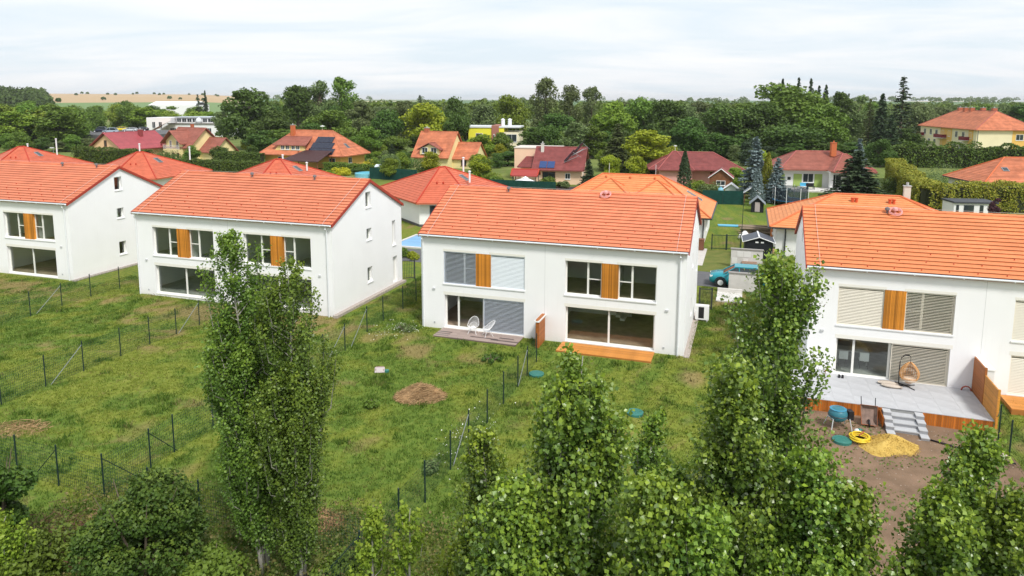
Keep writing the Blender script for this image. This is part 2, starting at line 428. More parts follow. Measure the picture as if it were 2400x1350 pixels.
# ------------------------------------------------------------------ the ground: one sheet to the horizon
def axis(lo, hi, near_lo, near_hi, step, grow):
    a = list(np.arange(near_lo, near_hi + step / 2, step)); s = step
    while a[-1] < hi: s *= grow; a.append(a[-1] + s)
    s = step
    while a[0] > lo: s *= grow; a.insert(0, a[0] - s)
    return np.array(a)
GX = axis(-7000, 7000, -46, 38, .6, 1.10); GY = axis(-1500, 9000, 8, 64, .6, 1.09)
XX, YY = np.meshgrid(GX, GY, indexing='ij')
ZZ = terrain(XX, YY)
nx, ny = XX.shape
gv = np.stack([XX, YY, ZZ], -1).reshape(-1, 3)
ii, jj = np.meshgrid(np.arange(nx - 1), np.arange(ny - 1), indexing='ij')
k0 = (ii * ny + jj).ravel()
gq = np.stack([k0, k0 + ny, k0 + ny + 1, k0 + 1], 1)
def lawn_values(x, y):
    """dryness of the turf and lushness, shared by the ground colour and the blades"""
    dry = .34 * vnoise(x, y, 1.9, 11) + .50 * vnoise(x, y, 0.62, 12) + .24 * vnoise(x, y, 7, 13)
    u = (np.asarray(x) - EO.x) * EU.x + (np.asarray(y) - EO.y) * EU.y
    v = (np.asarray(x) - EO.x) * EV.x + (np.asarray(y) - EO.y) * EV.y
    bank = np.exp(-((v + 2.6) / 1.5) ** 2)                       # bare dry bank under the houses
    dry = dry + .16 * bank * (vnoise(x, y, 1.7, 14) > .35)
    lush = .60 * vnoise(x, y, .62, 15) + .22 * vnoise(x, y, 2.2, 18) + .30 * vnoise(x, y, 7, 16) + .05 * sstep(-6, -2, u)
    return np.clip(dry, 0, 1.2), np.clip(lush, 0, 1.2)
dryv, lushv = lawn_values(gv[:, 0], gv[:, 1])
gm = bpy.data.materials.new('meadow_and_fields')
t, nd, lk, b = nodes_of(gm)
b.inputs['Roughness'].default_value = .95; b.inputs['Specular IOR Level'].default_value = .1
geo = nd.new('ShaderNodeNewGeometry'); sx = nd.new('ShaderNodeSeparateXYZ'); lk.new(geo.outputs['Position'], sx.inputs[0])
def ramp(src, stops):
    r = nd.new('ShaderNodeValToRGB'); el = r.color_ramp.elements
    el[0].position, el[0].color = stops[0][0], (*stops[0][1], 1); el[1].position, el[1].color = stops[-1][0], (*stops[-1][1], 1)
    for p_, c_ in stops[1:-1]:
        q = el.new(p_); q.color = (*c_, 1)
    lk.new(src, r.inputs[0]); return r.outputs[0]
def mixc(f, a, c_):
    m_ = nd.new('ShaderNodeMix'); m_.data_type = 'RGBA'
    for s_, i_ in ((f, 0), (a, 6), (c_, 7)):
        if isinstance(s_, (float, int)): m_.inputs[i_].default_value = s_
        elif isinstance(s_, tuple): m_.inputs[i_].default_value = (*s_, 1)
        else: lk.new(s_, m_.inputs[i_])
    return m_.outputs[2]
def noise(scale, detail=5, rough=.55, src=None):
    n_ = nd.new('ShaderNodeTexNoise'); n_.inputs['Scale'].default_value = scale; n_.inputs['Detail'].default_value = detail; n_.inputs['Roughness'].default_value = rough
    lk.new(src or geo.outputs['Position'], n_.inputs[0]); return n_.outputs[0]
at1 = nd.new('ShaderNodeAttribute'); at1.attribute_name = 'dry'
at2 = nd.new('ShaderNodeAttribute'); at2.attribute_name = 'lush'
fine = noise(3.5, 8, .7)
g1 = ramp(fine, [(.3, (.085, .120, .018)), (.5, (.158, .192, .028)), (.7, (.235, .25, .055))])
g2 = ramp(fine, [(.3, (.05, .095, .016)), (.5, (.105, .165, .026)), (.72, (.165, .21, .042))])
straw = ramp(noise(7, 8, .75), [(.3, (.14, .095, .045)), (.5, (.24, .17, .075)), (.7, (.33, .25, .13))])
lushf = ramp(at2.outputs['Fac'], [(.48, (0, 0, 0)), (.72, (.95, .95, .95))])
dryf = ramp(at1.outputs['Fac'], [(.65, (0, 0, 0)), (.84, (.75, .75, .75))])
lawn = mixc(dryf, mixc(lushf, g1, g2), straw)
# far fields: pale stubble and green strips
mpf = nd.new('ShaderNodeMapping'); mpf.inputs['Scale'].default_value = (.55, 1.6, 1); lk.new(geo.outputs['Position'], mpf.inputs[0])
vor = nd.new('ShaderNodeTexVoronoi'); vor.inputs['Scale'].default_value = .0017; lk.new(mpf.outputs[0], vor.inputs[0])
sepv = nd.new('ShaderNodeSeparateColor'); lk.new(vor.outputs['Color'], sepv.inputs[0])
fieldl = ramp(sepv.outputs[0], [(0, (.42, .30, .17)), (.5, (.45, .33, .20)), (.80, (.38, .27, .15)), (.82, (.16, .24, .09)), (1, (.14, .22, .10))])
fieldr = ramp(sepv.outputs[0], [(0, (.12, .20, .10)), (.5, (.10, .17, .08)), (.80, (.16, .22, .10)), (.82, (.58, .46, .32)), (1, (.62, .5, .36))])
dvx = nd.new('ShaderNodeMath'); dvx.operation = 'DIVIDE'; lk.new(sx.outputs[0], dvx.inputs[0]); lk.new(sx.outputs[1], dvx.inputs[1])
mrx = nd.new('ShaderNodeMapRange'); mrx.inputs[1].default_value = -.40; mrx.inputs[2].default_value = -.37; lk.new(dvx.outputs[0], mrx.inputs[0])
fieldc = mixc(mrx.outputs[0], fieldl, fieldr)
mr = nd.new('ShaderNodeMapRange'); mr.inputs[1].default_value = 420; mr.inputs[2].default_value = 560
lk.new(sx.outputs[1], mr.inputs[0])
midg = ramp(noise(.12, 6), [(.3, (.08, .12, .03)), (.7, (.20, .23, .07))])
mr2 = nd.new('ShaderNodeMapRange'); mr2.inputs[1].default_value = 95; mr2.inputs[2].default_value = 150
lk.new(sx.outputs[1], mr2.inputs[0])
lk.new(mixc(mr.outputs[0], mixc(mr2.outputs[0], lawn, midg), fieldc), b.inputs['Base Color'])
bp = nd.new('ShaderNodeBump'); bp.inputs['Strength'].default_value = .6; bp.inputs['Distance'].default_value = .06
lk.new(noise(9, 8, .7), bp.inputs['Height']); lk.new(bp.outputs[0], b.inputs['Normal'])
gme = np_mesh('ground', gv, quads=gq, m=gm, attrs={'dry': dryv, 'lush': lushv})
gme.polygons.foreach_set('use_smooth', [True] * len(gme.polygons))
tag(link('ground', gme), 'rough meadow lawn sloping gently in front of the white houses', kind='structure')

def sheet(name, u0, u1, v0, v1, dz, m, label, res=.6, kind='structure', o=EO, th=TH, edge=0.0):
    """a sheet lying a few millimetres above the ground, following it"""
    nu = max(2, int((u1 - u0) / res) + 1); nv = max(2, int((v1 - v0) / res) + 1)
    U, V = np.meshgrid(np.linspace(u0, u1, nu), np.linspace(v0, v1, nv), indexing='ij')
    if edge:
        r_ = np.random.default_rng(3)
        for s_ in (0, -1):
            V[:, s_] += r_.uniform(-edge, edge, nu); U[s_, :] += r_.uniform(-edge, edge, nv)
    X = o.x + U * math.cos(th) - V * math.sin(th); Y = o.y + U * math.sin(th) + V * math.cos(th)
    Z = terrain(X, Y) + dz
    P = np.stack([X, Y, Z], -1).reshape(-1, 3)
    a, c_ = np.meshgrid(np.arange(nu - 1), np.arange(nv - 1), indexing='ij'); k = (a * nv + c_).ravel()
    return tag(link(name, np_mesh(name, P, quads=np.stack([k, k + nv, k + nv + 1, k + 1], 1), m=m)), label, kind=kind)
ASPH = mat('grey_asphalt', (.12, .12, .125), .9, .2, var=.15, nscale=1.5, bump=.2, bscale=60)
sheet('road', -75, 60, 15.6, 20.4, .012, ASPH, 'grey asphalt lane behind the white houses', res=1.5)
MOWN = mat('mown_yellow_grass', (.17, .17, .05), .95, .1, col2=(.10, .13, .03), nscale=1.2, detail=8)
sheet('verge', 15.4, 22.0, 20.6, 29.5, .016, MOWN, 'short dry grass strip between the lane and the garden gate', res=1.0)
PAVE = mat('pale_paving', (.52, .49, .45), .85, .2, var=.08, nscale=2)
sheet('pavement', -7.5, 14, 28.0, 32.6, .018, PAVE, 'pale paved forecourt before the red-roofed bungalow', res=1.5)
sheet('path', 14.5, 15.6, 22.5, 29.8, .02, PAVE, 'narrow pale path along the bungalow wall', res=1.0)
SOIL = mat('bare_garden_soil', (.25, .165, .11), .95, .1, col2=(.155, .105, .068), nscale=1.1, bump=.9, bscale=14, detail=9)
HD = Vector((15.271, 35.306)); THD = -.324
sheet('soil', -1.6, 7.75, -26, -3.2, .03, SOIL, 'bare brown garden soil below the grey terrace', res=.5, o=HD, th=THD, edge=.22)

# ------------------------------------------------------------------ grass blades on the lawns
def grass_field(name, n, urange, vrange, label, hmul=1.0, avoid=(), seed=5):
    r = np.random.default_rng(seed)
    u = r.uniform(*urange, n); v = r.uniform(*vrange, n)
    x = EO.x + u * EU.x + v * EV.x; y = EO.y + u * EU.y + v * EV.y
    keep = np.ones(n, bool)
    for a0, a1, b0, b1 in avoid: keep &= ~((u > a0) & (u < a1) & (v > b0) & (v < b1))
    px = 1200 + FPX * x / np.maximum(y, 1); keep &= (px > -250) & (px < 2650) & (y > 9)
    dry, lush = lawn_values(x, y)
    keep &= r.random(n) > sstep(.62, .85, dry) * .7
    x, y, dry, lush = x[keep], y[keep], dry[keep], lush[keep]; n = len(x)
    clump = vnoise(x, y, .7, 21); tall = .75 * sstep(.66, .9, clump) * sstep(.45, .75, lush)
    z = terrain(x, y) + .0
    B = 4
    X = np.repeat(x, B) + r.normal(0, .07, n * B); Y = np.repeat(y, B) + r.normal(0, .07, n * B); Z = np.repeat(z, B)
    H = np.repeat(.05 + .06 * lush + .16 * tall, B) * r.uniform(.6, 1.35, n * B) * hmul
    W = np.repeat(.020 + .020 * tall, B) * r.uniform(.7, 1.5, n * B)
    a = r.uniform(0, 6.283, n * B); lean = r.uniform(.1, .7, n * B) * H; la = r.uniform(0, 6.283, n * B)
    p0 = np.stack([X - np.cos(a) * W, Y - np.sin(a) * W, Z - .02], 1); p1 = np.stack([X + np.cos(a) * W, Y + np.sin(a) * W, Z - .02], 1)
    p2 = np.stack([X + np.cos(la) * lean, Y + np.sin(la) * lean, Z + H], 1)
    V = np.stack([p0, p1, p2], 1).reshape(-1, 3)
    T = np.arange(n * B * 3).reshape(-1, 3)
    da = np.repeat(np.repeat(np.clip(dry + r.normal(0, .06, n), 0, 1.2), B), 3); lu = np.repeat(np.repeat(np.clip(lush + .5 * tall, 0, 1.3), B), 3)
    return tag(link(name, np_mesh(name, V, tris=T, m=GRASSM, attrs={'dry': da, 'lush': lu})), label, 'grass', kind='stuff')
GRASSM = bpy.data.materials.new('grass_blades')
t, nd, lk, b = nodes_of(GRASSM)
b.inputs['Roughness'].default_value = .7; b.inputs['Specular IOR Level'].default_value = .15
ge = nd.new('ShaderNodeNewGeometry')
at1 = nd.new('ShaderNodeAttribute'); at1.attribute_name = 'dry'; at2 = nd.new('ShaderNodeAttribute'); at2.attribute_name = 'lush'
ri = ge.outputs['Random Per Island']
c1 = ramp(ri, [(0, (.11, .155, .018)), (.6, (.192, .235, .032)), (1, (.30, .30, .08))])
c2 = ramp(ri, [(0, (.055, .115, .016)), (.6, (.115, .19, .026)), (1, (.185, .245, .052))])
c3 = ramp(ri, [(0, (.18, .14, .05)), (1, (.38, .30, .15))])
lushf = ramp(at2.outputs['Fac'], [(.48, (0, 0, 0)), (.74, (1, 1, 1))]); dryf = ramp(at1.outputs['Fac'], [(.63, (0, 0, 0)), (.84, (.8, .8, .8))])
cc = mixc(dryf, mixc(lushf, c1, c2), c3)
lk.new(cc, b.inputs['Base Color'])
tr = nd.new('ShaderNodeBsdfTranslucent'); lk.new(cc, tr.inputs[0])
ms = nd.new('ShaderNodeMixShader'); ms.inputs[0].default_value = .3
lk.new(b.outputs[0], ms.inputs[1]); lk.new(tr.outputs[0], ms.inputs[2]); lk.new(ms.outputs[0], nd['Material Output'].inputs[0])
FOOT = [(-42, -27, -.2, 9.6), (-21.6, -5.2, -.2, 9.6), (-.2, 16.2, -.2, 9.6), (20, 45, -.5, 9.6), (1.3, 6.9, -1.7, 0), (9, 14.5, -1.8, 0), (20.4, 29.85, -30, 0)]
grass_field('grass', 120000, (-45, 40), (-25, 3), 'uneven meadow grass with dry and lush patches before the houses', avoid=FOOT)
grass_field('grass', 9000, (15.9, 22.4), (1, 15.4), 'rough grass in the gap between two white houses', avoid=FOOT, seed=6)
grass_field('grass', 9000, (-5.4, -.1), (3, 15.4), 'rough grass in the gap behind the wire fence', avoid=FOOT, seed=8)
# ------------------------------------------------------------------ the four white semi-detached houses
HL, HW, EAVE, RIDGE = 16.0, 9.5, 5.9, 8.2
SLOPE = math.atan2(RIDGE - EAVE, HW / 2)
def wall_mb(length, top, brks, holes, T, mp):
    """wall with real openings: outer and inner skins plus reveals; mp maps (along, depth, z) to local space"""
    bs = sorted(set([0, length] + list(brks) + [h for q in holes for h in q[:2]]))
    w = MB(); zb = -.9
    for a0, a1 in zip(bs, bs[1:]):
        am = (a0 + a1) / 2
        hs = sorted([h for h in holes if h[0] <= am <= h[1]], key=lambda h: h[2])
        z = zb
        seg = []
        for h in hs:
            seg.append((z, z, h[2], h[2])); z = h[3]
        seg.append((z, z, top(a0), top(a1)))
        for dpt in (0, T):
            for za, zb_, zc, zd in seg:
                if min(zc - za, zd - zb_) > 1e-4:
                    w.poly([mp(a0, dpt, za), mp(a1, dpt, zb_), mp(a1, dpt, zd), mp(a0, dpt, zc)])
    for a0, a1, z0, z1 in holes:
        for q in ([(a0, z0), (a1, z0)], [(a1, z0), (a1, z1)], [(a1, z1), (a0, z1)], [(a0, z1), (a0, z0)]):
            (x, y), (x2, y2) = q
            w.poly([mp(x, 0, y), mp(x2, 0, y2), mp(x2, T, y2), mp(x, T, y)])
    return w
def merge(*ms):
    w = MB()
    for q in ms: w.add(q.v, q.f)
    return w
T_W = .34
front_map = lambda a, d, z: (a, d, z)
right_map = lambda a, d, z: (HL - d, a, z)
left_map = lambda a, d, z: (d, a, z)
back_map = lambda a, d, z: (a, HW - d, z)
gable_top = lambda a: EAVE - .02 + (RIDGE - EAVE) * (1 - abs(a - HW / 2) / (HW / 2))
flat_top = lambda a: EAVE - .02
GABLE_HOLES = [(4.3, 5.0, 1.02, 2.1), (4.3, 4.98, 4.03, 4.86), (4.26, 4.98, 6.33, 7.42), (8.03, 8.53, 2.95, 4.82), (8.03, 8.74, .1, 2.08)]

BACK_HOLES = [(a, a + w_, z0, z1) for o in (0, 8.2) for a, w_, z0, z1 in ((1.2, 2.4, .1, 2.2), (5.2, 1.2, .9, 2.2), (1.2, 1.6, 3.5, 4.9), (5.0, 1.6, 3.5, 4.9))]  # rear windows out of view, added to let daylight into the rooms
def frame_mb(a0, a1, z0, z1, mp, d0=.20, fw=.07, fd=.07, mull=(), bars=()):
    w = MB()
    def bx(x0, x1, y0, y1):
        P = [mp(x0, d0, y0), mp(x1, d0 + fd, y1)]
        w.box(*[c_ for i in range(3) for c_ in sorted((P[0][i], P[1][i]))])
    bx(a0, a0 + fw, z0, z1); bx(a1 - fw, a1, z0, z1); bx(a0 + fw, a1 - fw, z0, z0 + fw); bx(a0 + fw, a1 - fw, z1 - fw, z1)
    for m_ in mull: bx(m_ - .055, m_ + .055, z0 + fw, z1 - fw)
    for x0, x1, z in bars: bx(x0, x1, z - .025, z + .025)
    return w
def pane(parent, a0, a1, z0, z1, mp, d=.235):
    w = MB(); P = [mp(a0, d - .006, z0), mp(a1, d + .006, z1)]
    w.box(*[c_ for i in range(3) for c_ in sorted((P[0][i], P[1][i]))])
    return w.build('pane', GLASS, parent)
SLAT_CACHE = {}
def blind(root, a0, a1, z0, z1, m, tilt, pitch=.078, name='window_blind', lab=None):
    """external venetian blind: head box, side rails, bottom rail and single slats"""
    hb = MB().box(a0, a1, .03, .14, z1 - .06, z1)
    for x in (a0, a1 - .03): hb.box(x, x + .03, .05, .12, z0, z1 - .06)
    hb.box(a0 + .03, a1 - .03, .06, .12, z0, z0 + .035)
    h = hb.build(name, m, root)
    if lab: h['label'] = lab
    key = (round(a1 - a0, 3), m.name, tilt)
    if key not in SLAT_CACHE:
        L = a1 - a0 - .07
        SLAT_CACHE[key] = MB().obox((0, 0, 0), (L / 2, 0, 0), (0, .037 * math.cos(tilt), .037 * math.sin(tilt)), (0, -.003 * math.sin(tilt), .003 * math.cos(tilt))).mesh('slat', m)
    z = z0 + .07
    while z < z1 - .09:
        s = link('slat', SLAT_CACHE[key], h); s.location = ((a0 + a1) / 2, .085, z); z += pitch
    return h

VERGE = mat('dark_red_verge', (.36, .045, .025), .55)
# one course tile, shared by every roof
TW, TC = .30, .33
def tile_mesh(m):
    w = MB(); t0, t1, th = .070, .010, .012
    x = TW / 2 - .0015
    w.add([(-x, -.02, t0 - th), (x, -.02, t0 - th), (x, TC + .02, t1 - .01), (-x, TC + .02, t1 - .01), (-x, -.02, t0), (x, -.02, t0), (x, TC + .02, t1 + .006), (-x, TC + .02, t1 + .006)],
          [(3, 2, 1, 0), (4, 5, 6, 7), (0, 1, 5, 4), (1, 2, 6, 5), (2, 3, 7, 6), (3, 0, 4, 7)])
    return w.mesh('tile', m)
def tile_pos(i, k, side=0):
    """local place of tile i in course k; side 0 = front slope"""
    a = TW * (i + .5) - .10
    s = k * TC - .12
    y = s * math.cos(SLOPE); z = EAVE + .03 + s * math.sin(SLOPE)
    return (a, y, z) if side == 0 else (a, HW - y, z)
N_U, N_S = 54, 16
INTERIOR = {}
def make_house(name, loc, rz, label, cfg, tm, base_dz=0):
    root = thing('semi_detached_house', label, 'house', loc, rz, 'white semi-detached houses with orange roofs')
    f0 = cfg.get('floor', .08)
    holes = []
    for o in (0, 7.68):
        holes += [(1.50 + o, 6.72 + o, 2.87, 4.89), (1.55 + o, 6.68 + o, f0, 2.16)]
    w = merge(wall_mb(HL, flat_top, [], holes, T_W, front_map),
              wall_mb(HW, gable_top, [HW / 2], GABLE_HOLES, T_W, right_map),
              wall_mb(HW, gable_top, [HW / 2], GABLE_HOLES[:3], T_W, left_map),
              wall_mb(HL, flat_top, [], BACK_HOLES, T_W, back_map))
    w.build('wall', STUCCO, root)
    MB().box(7.955, 7.967, -.004, .01, .1, EAVE - .1).build('expansion_joint', mat('joint_grey', (.5, .5, .5)), root)
    # rooms behind the glass
    r = MB()
    r.box(T_W, HL - T_W, T_W, HW - T_W, 2.42, 2.70); r.box(T_W, HL - T_W, T_W, HW - T_W, 5.2, 5.32)
    r.box(7.86, 8.14, T_W, 9.1, .02, 5.2); r.box(T_W, 4.4, 5.8, 5.92, .02, 2.42); r.box(8.14, 12.2, 5.8, 5.92, .02, 2.42)
    r.box(T_W, 7.86, 4.6, 4.72, 2.70, 5.2); r.box(8.14, HL - T_W, 4.6, 4.72, 2.70, 5.2)
    r.box(4.0, 4.12, T_W + .05, 4.6, 2.70, 5.2); r.box(11.72, 11.84, T_W + .05, 4.6, 2.70, 5.2)
    r.build('inner_wall', ROOMW, root)
    MB().box(T_W, HL - T_W, T_W, HW - T_W, f0 - .12, f0 + .01).box(T_W, HL - T_W, T_W, HW - T_W, 2.701, 2.72).build('inner_floor', cfg.get('floorm', ROOMF), root)
    if cfg.get('stair'):
        st = MB()
        for i in range(11): st.box(9.0 + i * .27, 9.3 + i * .27, 4.2, 5.2, 2.28 - i * .2, 2.42 - i * .2)
        st.build('inner_stair', ROOMW, root)
    # openings of both halves
    for half, o in ((0, 0.0), (1, 7.68)):
        c_ = cfg['LR'[half]]
        bxm = MB()
        for a0, a1, z in ((1.50, 3.66, 4.89), (4.52, 6.72, 4.89), (1.50, 6.74, 2.16)):
            bxm.box(a0 + o - .03, a1 + o + .03, -.004, .2, z, z + (.14 if z > 3 else .2))
        bxm.build('blind_box', CREAMBOX, root)
        MB().box(1.46 + o, 6.76 + o, -.05, .2, 2.80, 2.866).build('window_sill', SILL, root)
        MB().box(1.50 + o, 6.72 + o, -.03, .3, f0 - .06, f0 - .002).build('door_sill', CREAMBOX, root)
        pn = MB().box(3.62 + o, 4.57 + o, .03, .3, 2.868, 4.888).build('wood_panel', PLANK, root)
        pk = SLAT_CACHE.get('plank') or MB().box(-.031, .031, 0, .025, 2.86, 4.885).mesh('plank', PLANK); SLAT_CACHE['plank'] = pk
        for i in range(14):
            q = link('plank', pk, pn); q.location = (3.62 + o + .068 * (i + .5), .003, 0)
        # upper windows
        for j, (a0, a1) in enumerate(((1.50, 3.62), (4.57, 6.72))):
            a0 += o; a1 += o
            mu = a0 + 1.31 if j == 0 else a0 + .78
            st0, st1 = (mu, a1) if j == 0 else (a0, mu)
            wn = frame_mb(a0, a1, 2.87, 4.89, front_map, mull=(mu,), bars=((st0 + .05, st1 - .05, 3.86),)).build('window', FRAMEW, root)
            pane(wn, a0 + .07, mu - .055, 2.94, 4.82, front_map); pane(wn, mu + .055, a1 - .07, 2.94, 4.82, front_map)
            k = c_['u'][j]
            if k == 'b': blind(root, a0 + .01, a1 - .01, 2.875, 4.885, c_['m'], .06)
            if k == 's': blind(root, a0 + .01, a1 - .01, 2.875, 4.885, c_.get('m2', c_['m']), 1.15)
            if k == 'h': blind(root, a0 + .01, a1 - .01, 2.875, 4.885, c_['m'], .85)
        # garden door
        a0, a1 = 1.55 + o, 6.68 + o
        mu = [a0 + 2.52] if c_['d'] == 'glass' else [a0 + .85, a0 + 2.5]
        wn = frame_mb(a0, a1, f0, 2.16, front_map, mull=mu, fw=.08).build('garden_door', FRAMEW, root)
        xs = [a0 + .08] + [q for m_ in mu for q in (m_ - .055, m_ + .055)] + [a1 - .08]
        for i in range(0, len(xs), 2):
            if c_['d'] == 'open' and i == 0: continue
            pane(wn, xs[i], xs[i + 1], f0 + .08, 2.08, front_map)
        if c_['d'] in ('open', 'half'): blind(root, a0 + 2.56, a1 - .01, f0 + .01, 2.155, c_['m'], .06)
        if c_['d'] == 'shut': blind(root, a0 + .01, a0 + 2.5, f0 + .01, 2.155, c_['m'], 1.0); blind(root, a0 + 2.56, a1 - .01, f0 + .01, 2.155, c_['m'], 1.0)
    # gable windows
    for mp, hs in ((right_map, GABLE_HOLES), (left_map, GABLE_HOLES[:3]), (back_map, [h for h in BACK_HOLES])):
        for a0, a1, z0, z1 in hs:
            if z0 < .2 and mp is right_map:
                w = MB(); P = [mp(a0 + .06, .22, z0), mp(a1 - .06, .26, z1 - .06)]
                w.box(*[q for i in range(3) for q in sorted((P[0][i], P[1][i]))])
                d_ = frame_mb(a0, a1, z0, z1, mp, fw=.06).build('door_frame', FRAMEW, root)
                w.build('side_door', mat('pale_door', (.70, .70, .68), .5), d_)
                continue
            wn = frame_mb(a0, a1, z0, z1, mp, fw=.055).build('window', FRAMEW, root)
            pane(wn, a0 + .055, a1 - .055, z0 + .055, z1 - .055, mp)
            w = MB(); P = [mp(a0 - .05, -.05, z0 - .06), mp(a1 + .05, .19, z0 - .003)]
            w.box(*[q for i in range(3) for q in sorted((P[0][i], P[1][i]))])
            w.build('window_sill', SILL, root)
    # roof: deck, single tiles on the five lowest courses of the street-facing slope, the rest joined
    rf = MB()
    e = .17
    for sgn in (0, 1):
        yy = lambda s: s * math.cos(SLOPE) if sgn == 0 else HW - s * math.cos(SLOPE)
        zz = lambda s: EAVE + .012 + s * math.sin(SLOPE)
        s1 = HW / 2 / math.cos(SLOPE)
        rf.prism([(-.09, yy(-e), zz(-e) - .10), (HL + .09, yy(-e), zz(-e) - .10), (HL + .09, yy(s1), zz(s1) - .10), (-.09, yy(s1), zz(s1) - .10)], (0, 0, .098))
    roof = rf.build('roof', mat('dark_red_roof_edge', (.30, .05, .03), .6), root)
    tme = tile_mesh(tm) if 'tile' + tm.name not in SLAT_CACHE else SLAT_CACHE['tile' + tm.name]
    SLAT_CACHE['tile' + tm.name] = tme
    rng = random.Random(name)
    co = [v.co.copy() for v in tme.vertices]; fs = [tuple(p.vertices) for p in tme.polygons]
    rest = MB()
    ca, sa = math.cos(SLOPE), math.sin(SLOPE)
    for side in (0, 1):
        for k in range(N_S):
            for i in range(N_U):
                x, y, z = tile_pos(i, k, side)
                jz = rng.uniform(-.0015, .0015)
                if side == 0 and k < 5:
                    o = link('tile', tme, roof); o.location = (x, y, z + jz); o.rotation_euler = (SLOPE + rng.uniform(-.002, .002), 0, 0)
                else:
                    sg = 1 if side == 0 else -1
                    rest.add([(x + c_.x, y + sg * (c_.y * ca - c_.z * sa), z + jz + c_.y * sa + c_.z * ca) for c_ in co], fs)
    tag(rest.build('tile', tm, roof), kind='stuff')
    # verge boards along both gables
    for x0, x1 in ((-.125, -.092), (HL + .112, HL + .145)):
        vg = MB()
        for sgn in (0, 1):
            yy = lambda s: s * math.cos(SLOPE) if sgn == 0 else HW - s * math.cos(SLOPE)
            zz = lambda s: EAVE + s * math.sin(SLOPE)
            s1 = HW / 2 / math.cos(SLOPE)
            vg.prism([(x0, yy(-.18), zz(-.18) - .11), (x0, yy(s1), zz(s1) - .11), (x0, yy(s1), zz(s1) + .10), (x0, yy(-.18), zz(-.18) + .10)], (x1 - x0, 0, 0))
        vg.build('verge_board', VERGE, roof)
    # ridge caps
    rc = MB()
    x = -.1
    while x < HL + .05:
        rc.tube([(x, HW / 2, RIDGE + .03), (x + .37, HW / 2, RIDGE + .045)], .10, 8); x += .36
    rc.build('ridge_cap', tm, root)
    # snow guards on the low courses, scattered as laid
    sg = MB()
    for k in (0, 2, 4, 6):
        for i in range(1 + k // 2 % 3, N_U, 4 if k < 5 else 9):
            x, y, z = tile_pos(i, k); q = .18
            sg.obox((x, y + q * ca - .05 * sa, z + q * sa + .07), (.015, 0, 0), (0, .03 * ca, .03 * sa), (0, -.03 * sa, .03 * ca))
    tag(sg.build('snow_guard', RIDGER, root), kind='stuff')
    # gutter and downpipes
    gt = MB(); n = 8
    prof = [(-.24 + .07 * math.cos(math.pi + math.pi * i / n), EAVE - .05 + .07 * math.sin(math.pi + math.pi * i / n)) for i in range(n + 1)]
    V = [(x, y, z) for x in (-.06, HL + .06) for y, z in prof]
    gt.add(V, [(i, i + 1, i + n + 2, i + n + 1) for i in range(n)])
    gt.box(-.06, HL + .06, -.175, -.168, EAVE - .1, EAVE - .02)
    for i in range(8): gt.obox((.6 + i * 2.1, -.24, EAVE - .115), (.02, 0, 0), (0, .08, 0), (0, 0, .012))
    gt.build('gutter', ZINC, root)
    for x in (.16, HL - .33):
        dp = MB().tube([(x, -.24, EAVE - .1), (x, -.22, EAVE - .3), (x, -.09, EAVE - .55), (x, -.09, -.4)], .05, 8)
        for z in (.5, 2.0, 3.4, 4.8): dp.lathe([(.062, -.03), (.062, .03)], (x, -.09, z), 8)
        dp.build('downpipe', ZINC, root)
    # lightning conductor over the roof
    lc = MB()
    for x in (.55, HL - .55):
        lc.tube([(x, -.2, EAVE - .02), (x, -.05, EAVE + .13), (x, HW / 2, RIDGE + .18)], .008, 5)
    lc.tube([(.2, HW / 2, RIDGE + .20), (HL - .2, HW / 2, RIDGE + .20)], .007, 5)
    lc.build('lightning_conductor', mat('conductor_wire', (.62, .58, .55), .5), root)
    for x in (.85, 7.3 if False else 15.02):
        MB().box(x - .08, x + .08, -.07, .003, 2.44, 2.54).build('wall_lamp', mat('grey_lamp', (.55, .56, .57)), root)
    for x in (.86, 14.9): MB().box(x - .05, x + .05, -.03, .003, .28, .38).build('socket_box', mat('grey_socket', (.45, .46, .47)), root)
    for x, lab in cfg.get('vents', ()):
        s = 4.55 / math.cos(SLOPE) if False else 4.9
        y, z = s * ca, EAVE + .05 + s * sa
        vb = MB().lathe([(.05, 0), (.05, .28)], (x, y, z), 8).lathe([(.13, .22), (.12, .34), (.02, .40)], (x, y, z), 10)
        v_ = vb.build('roof_vent', mat('grey_vent', (.16, .15, .16)) if lab == 'v' else mat('pink_hose', (.72, .36, .34)), root)
        if lab == 'c':
            q = MB()
            for i in range(4): q.ring((x, y - .1 + .02 * i, z + .12 + .03 * i), .30 + .03 * (i % 2), .022, 16, 5, (1, 0, 0), (0, ca, sa))
            q.build('coiled_cable', mat('pink_hose', (.72, .36, .34)), root)
    # strip of gravel along the right gable
    pl = MB().box(HL + .005, HL + .33, -.2, HW, -.8, .0).build('gravel_strip', mat('pale_gravel', (.40, .35, .31), .95, .1, var=.35, nscale=14, bump=.8, bscale=40), root)
    return root
ALLG = {'u': 'gg', 'd': 'glass'}
make_house('a', (-48.667, 57.175, .356), -.315, 'white two-storey house cut by the left edge of the photo, beyond the wire fences', {'L': ALLG, 'R': ALLG, 'floor': .0, 'vents': ((10.4, 'v'), (14.1, 'v'))}, TILEL)
make_house('b', (-26.621, 48.804, .298), -.320, 'white two-storey house half hidden behind the tall pair of poplars', {'L': ALLG, 'R': ALLG, 'floor': .13, 'floorm': ROOMG, 'vents': ((6.6, 'v'), (11.9, 'v'))}, TILEL)
make_house('c', (-5.608, 42.521, 0), TH, 'white two-storey house with silver blinds left and a small orange deck right', {'L': {'u': 'bs', 'd': 'open', 'm': SLATG, 'm2': SLATW}, 'R': ALLG, 'stair': True, 'floor': .08, 'vents': ((4.2, 'v'), (10.6, 'c'))}, TILEC)
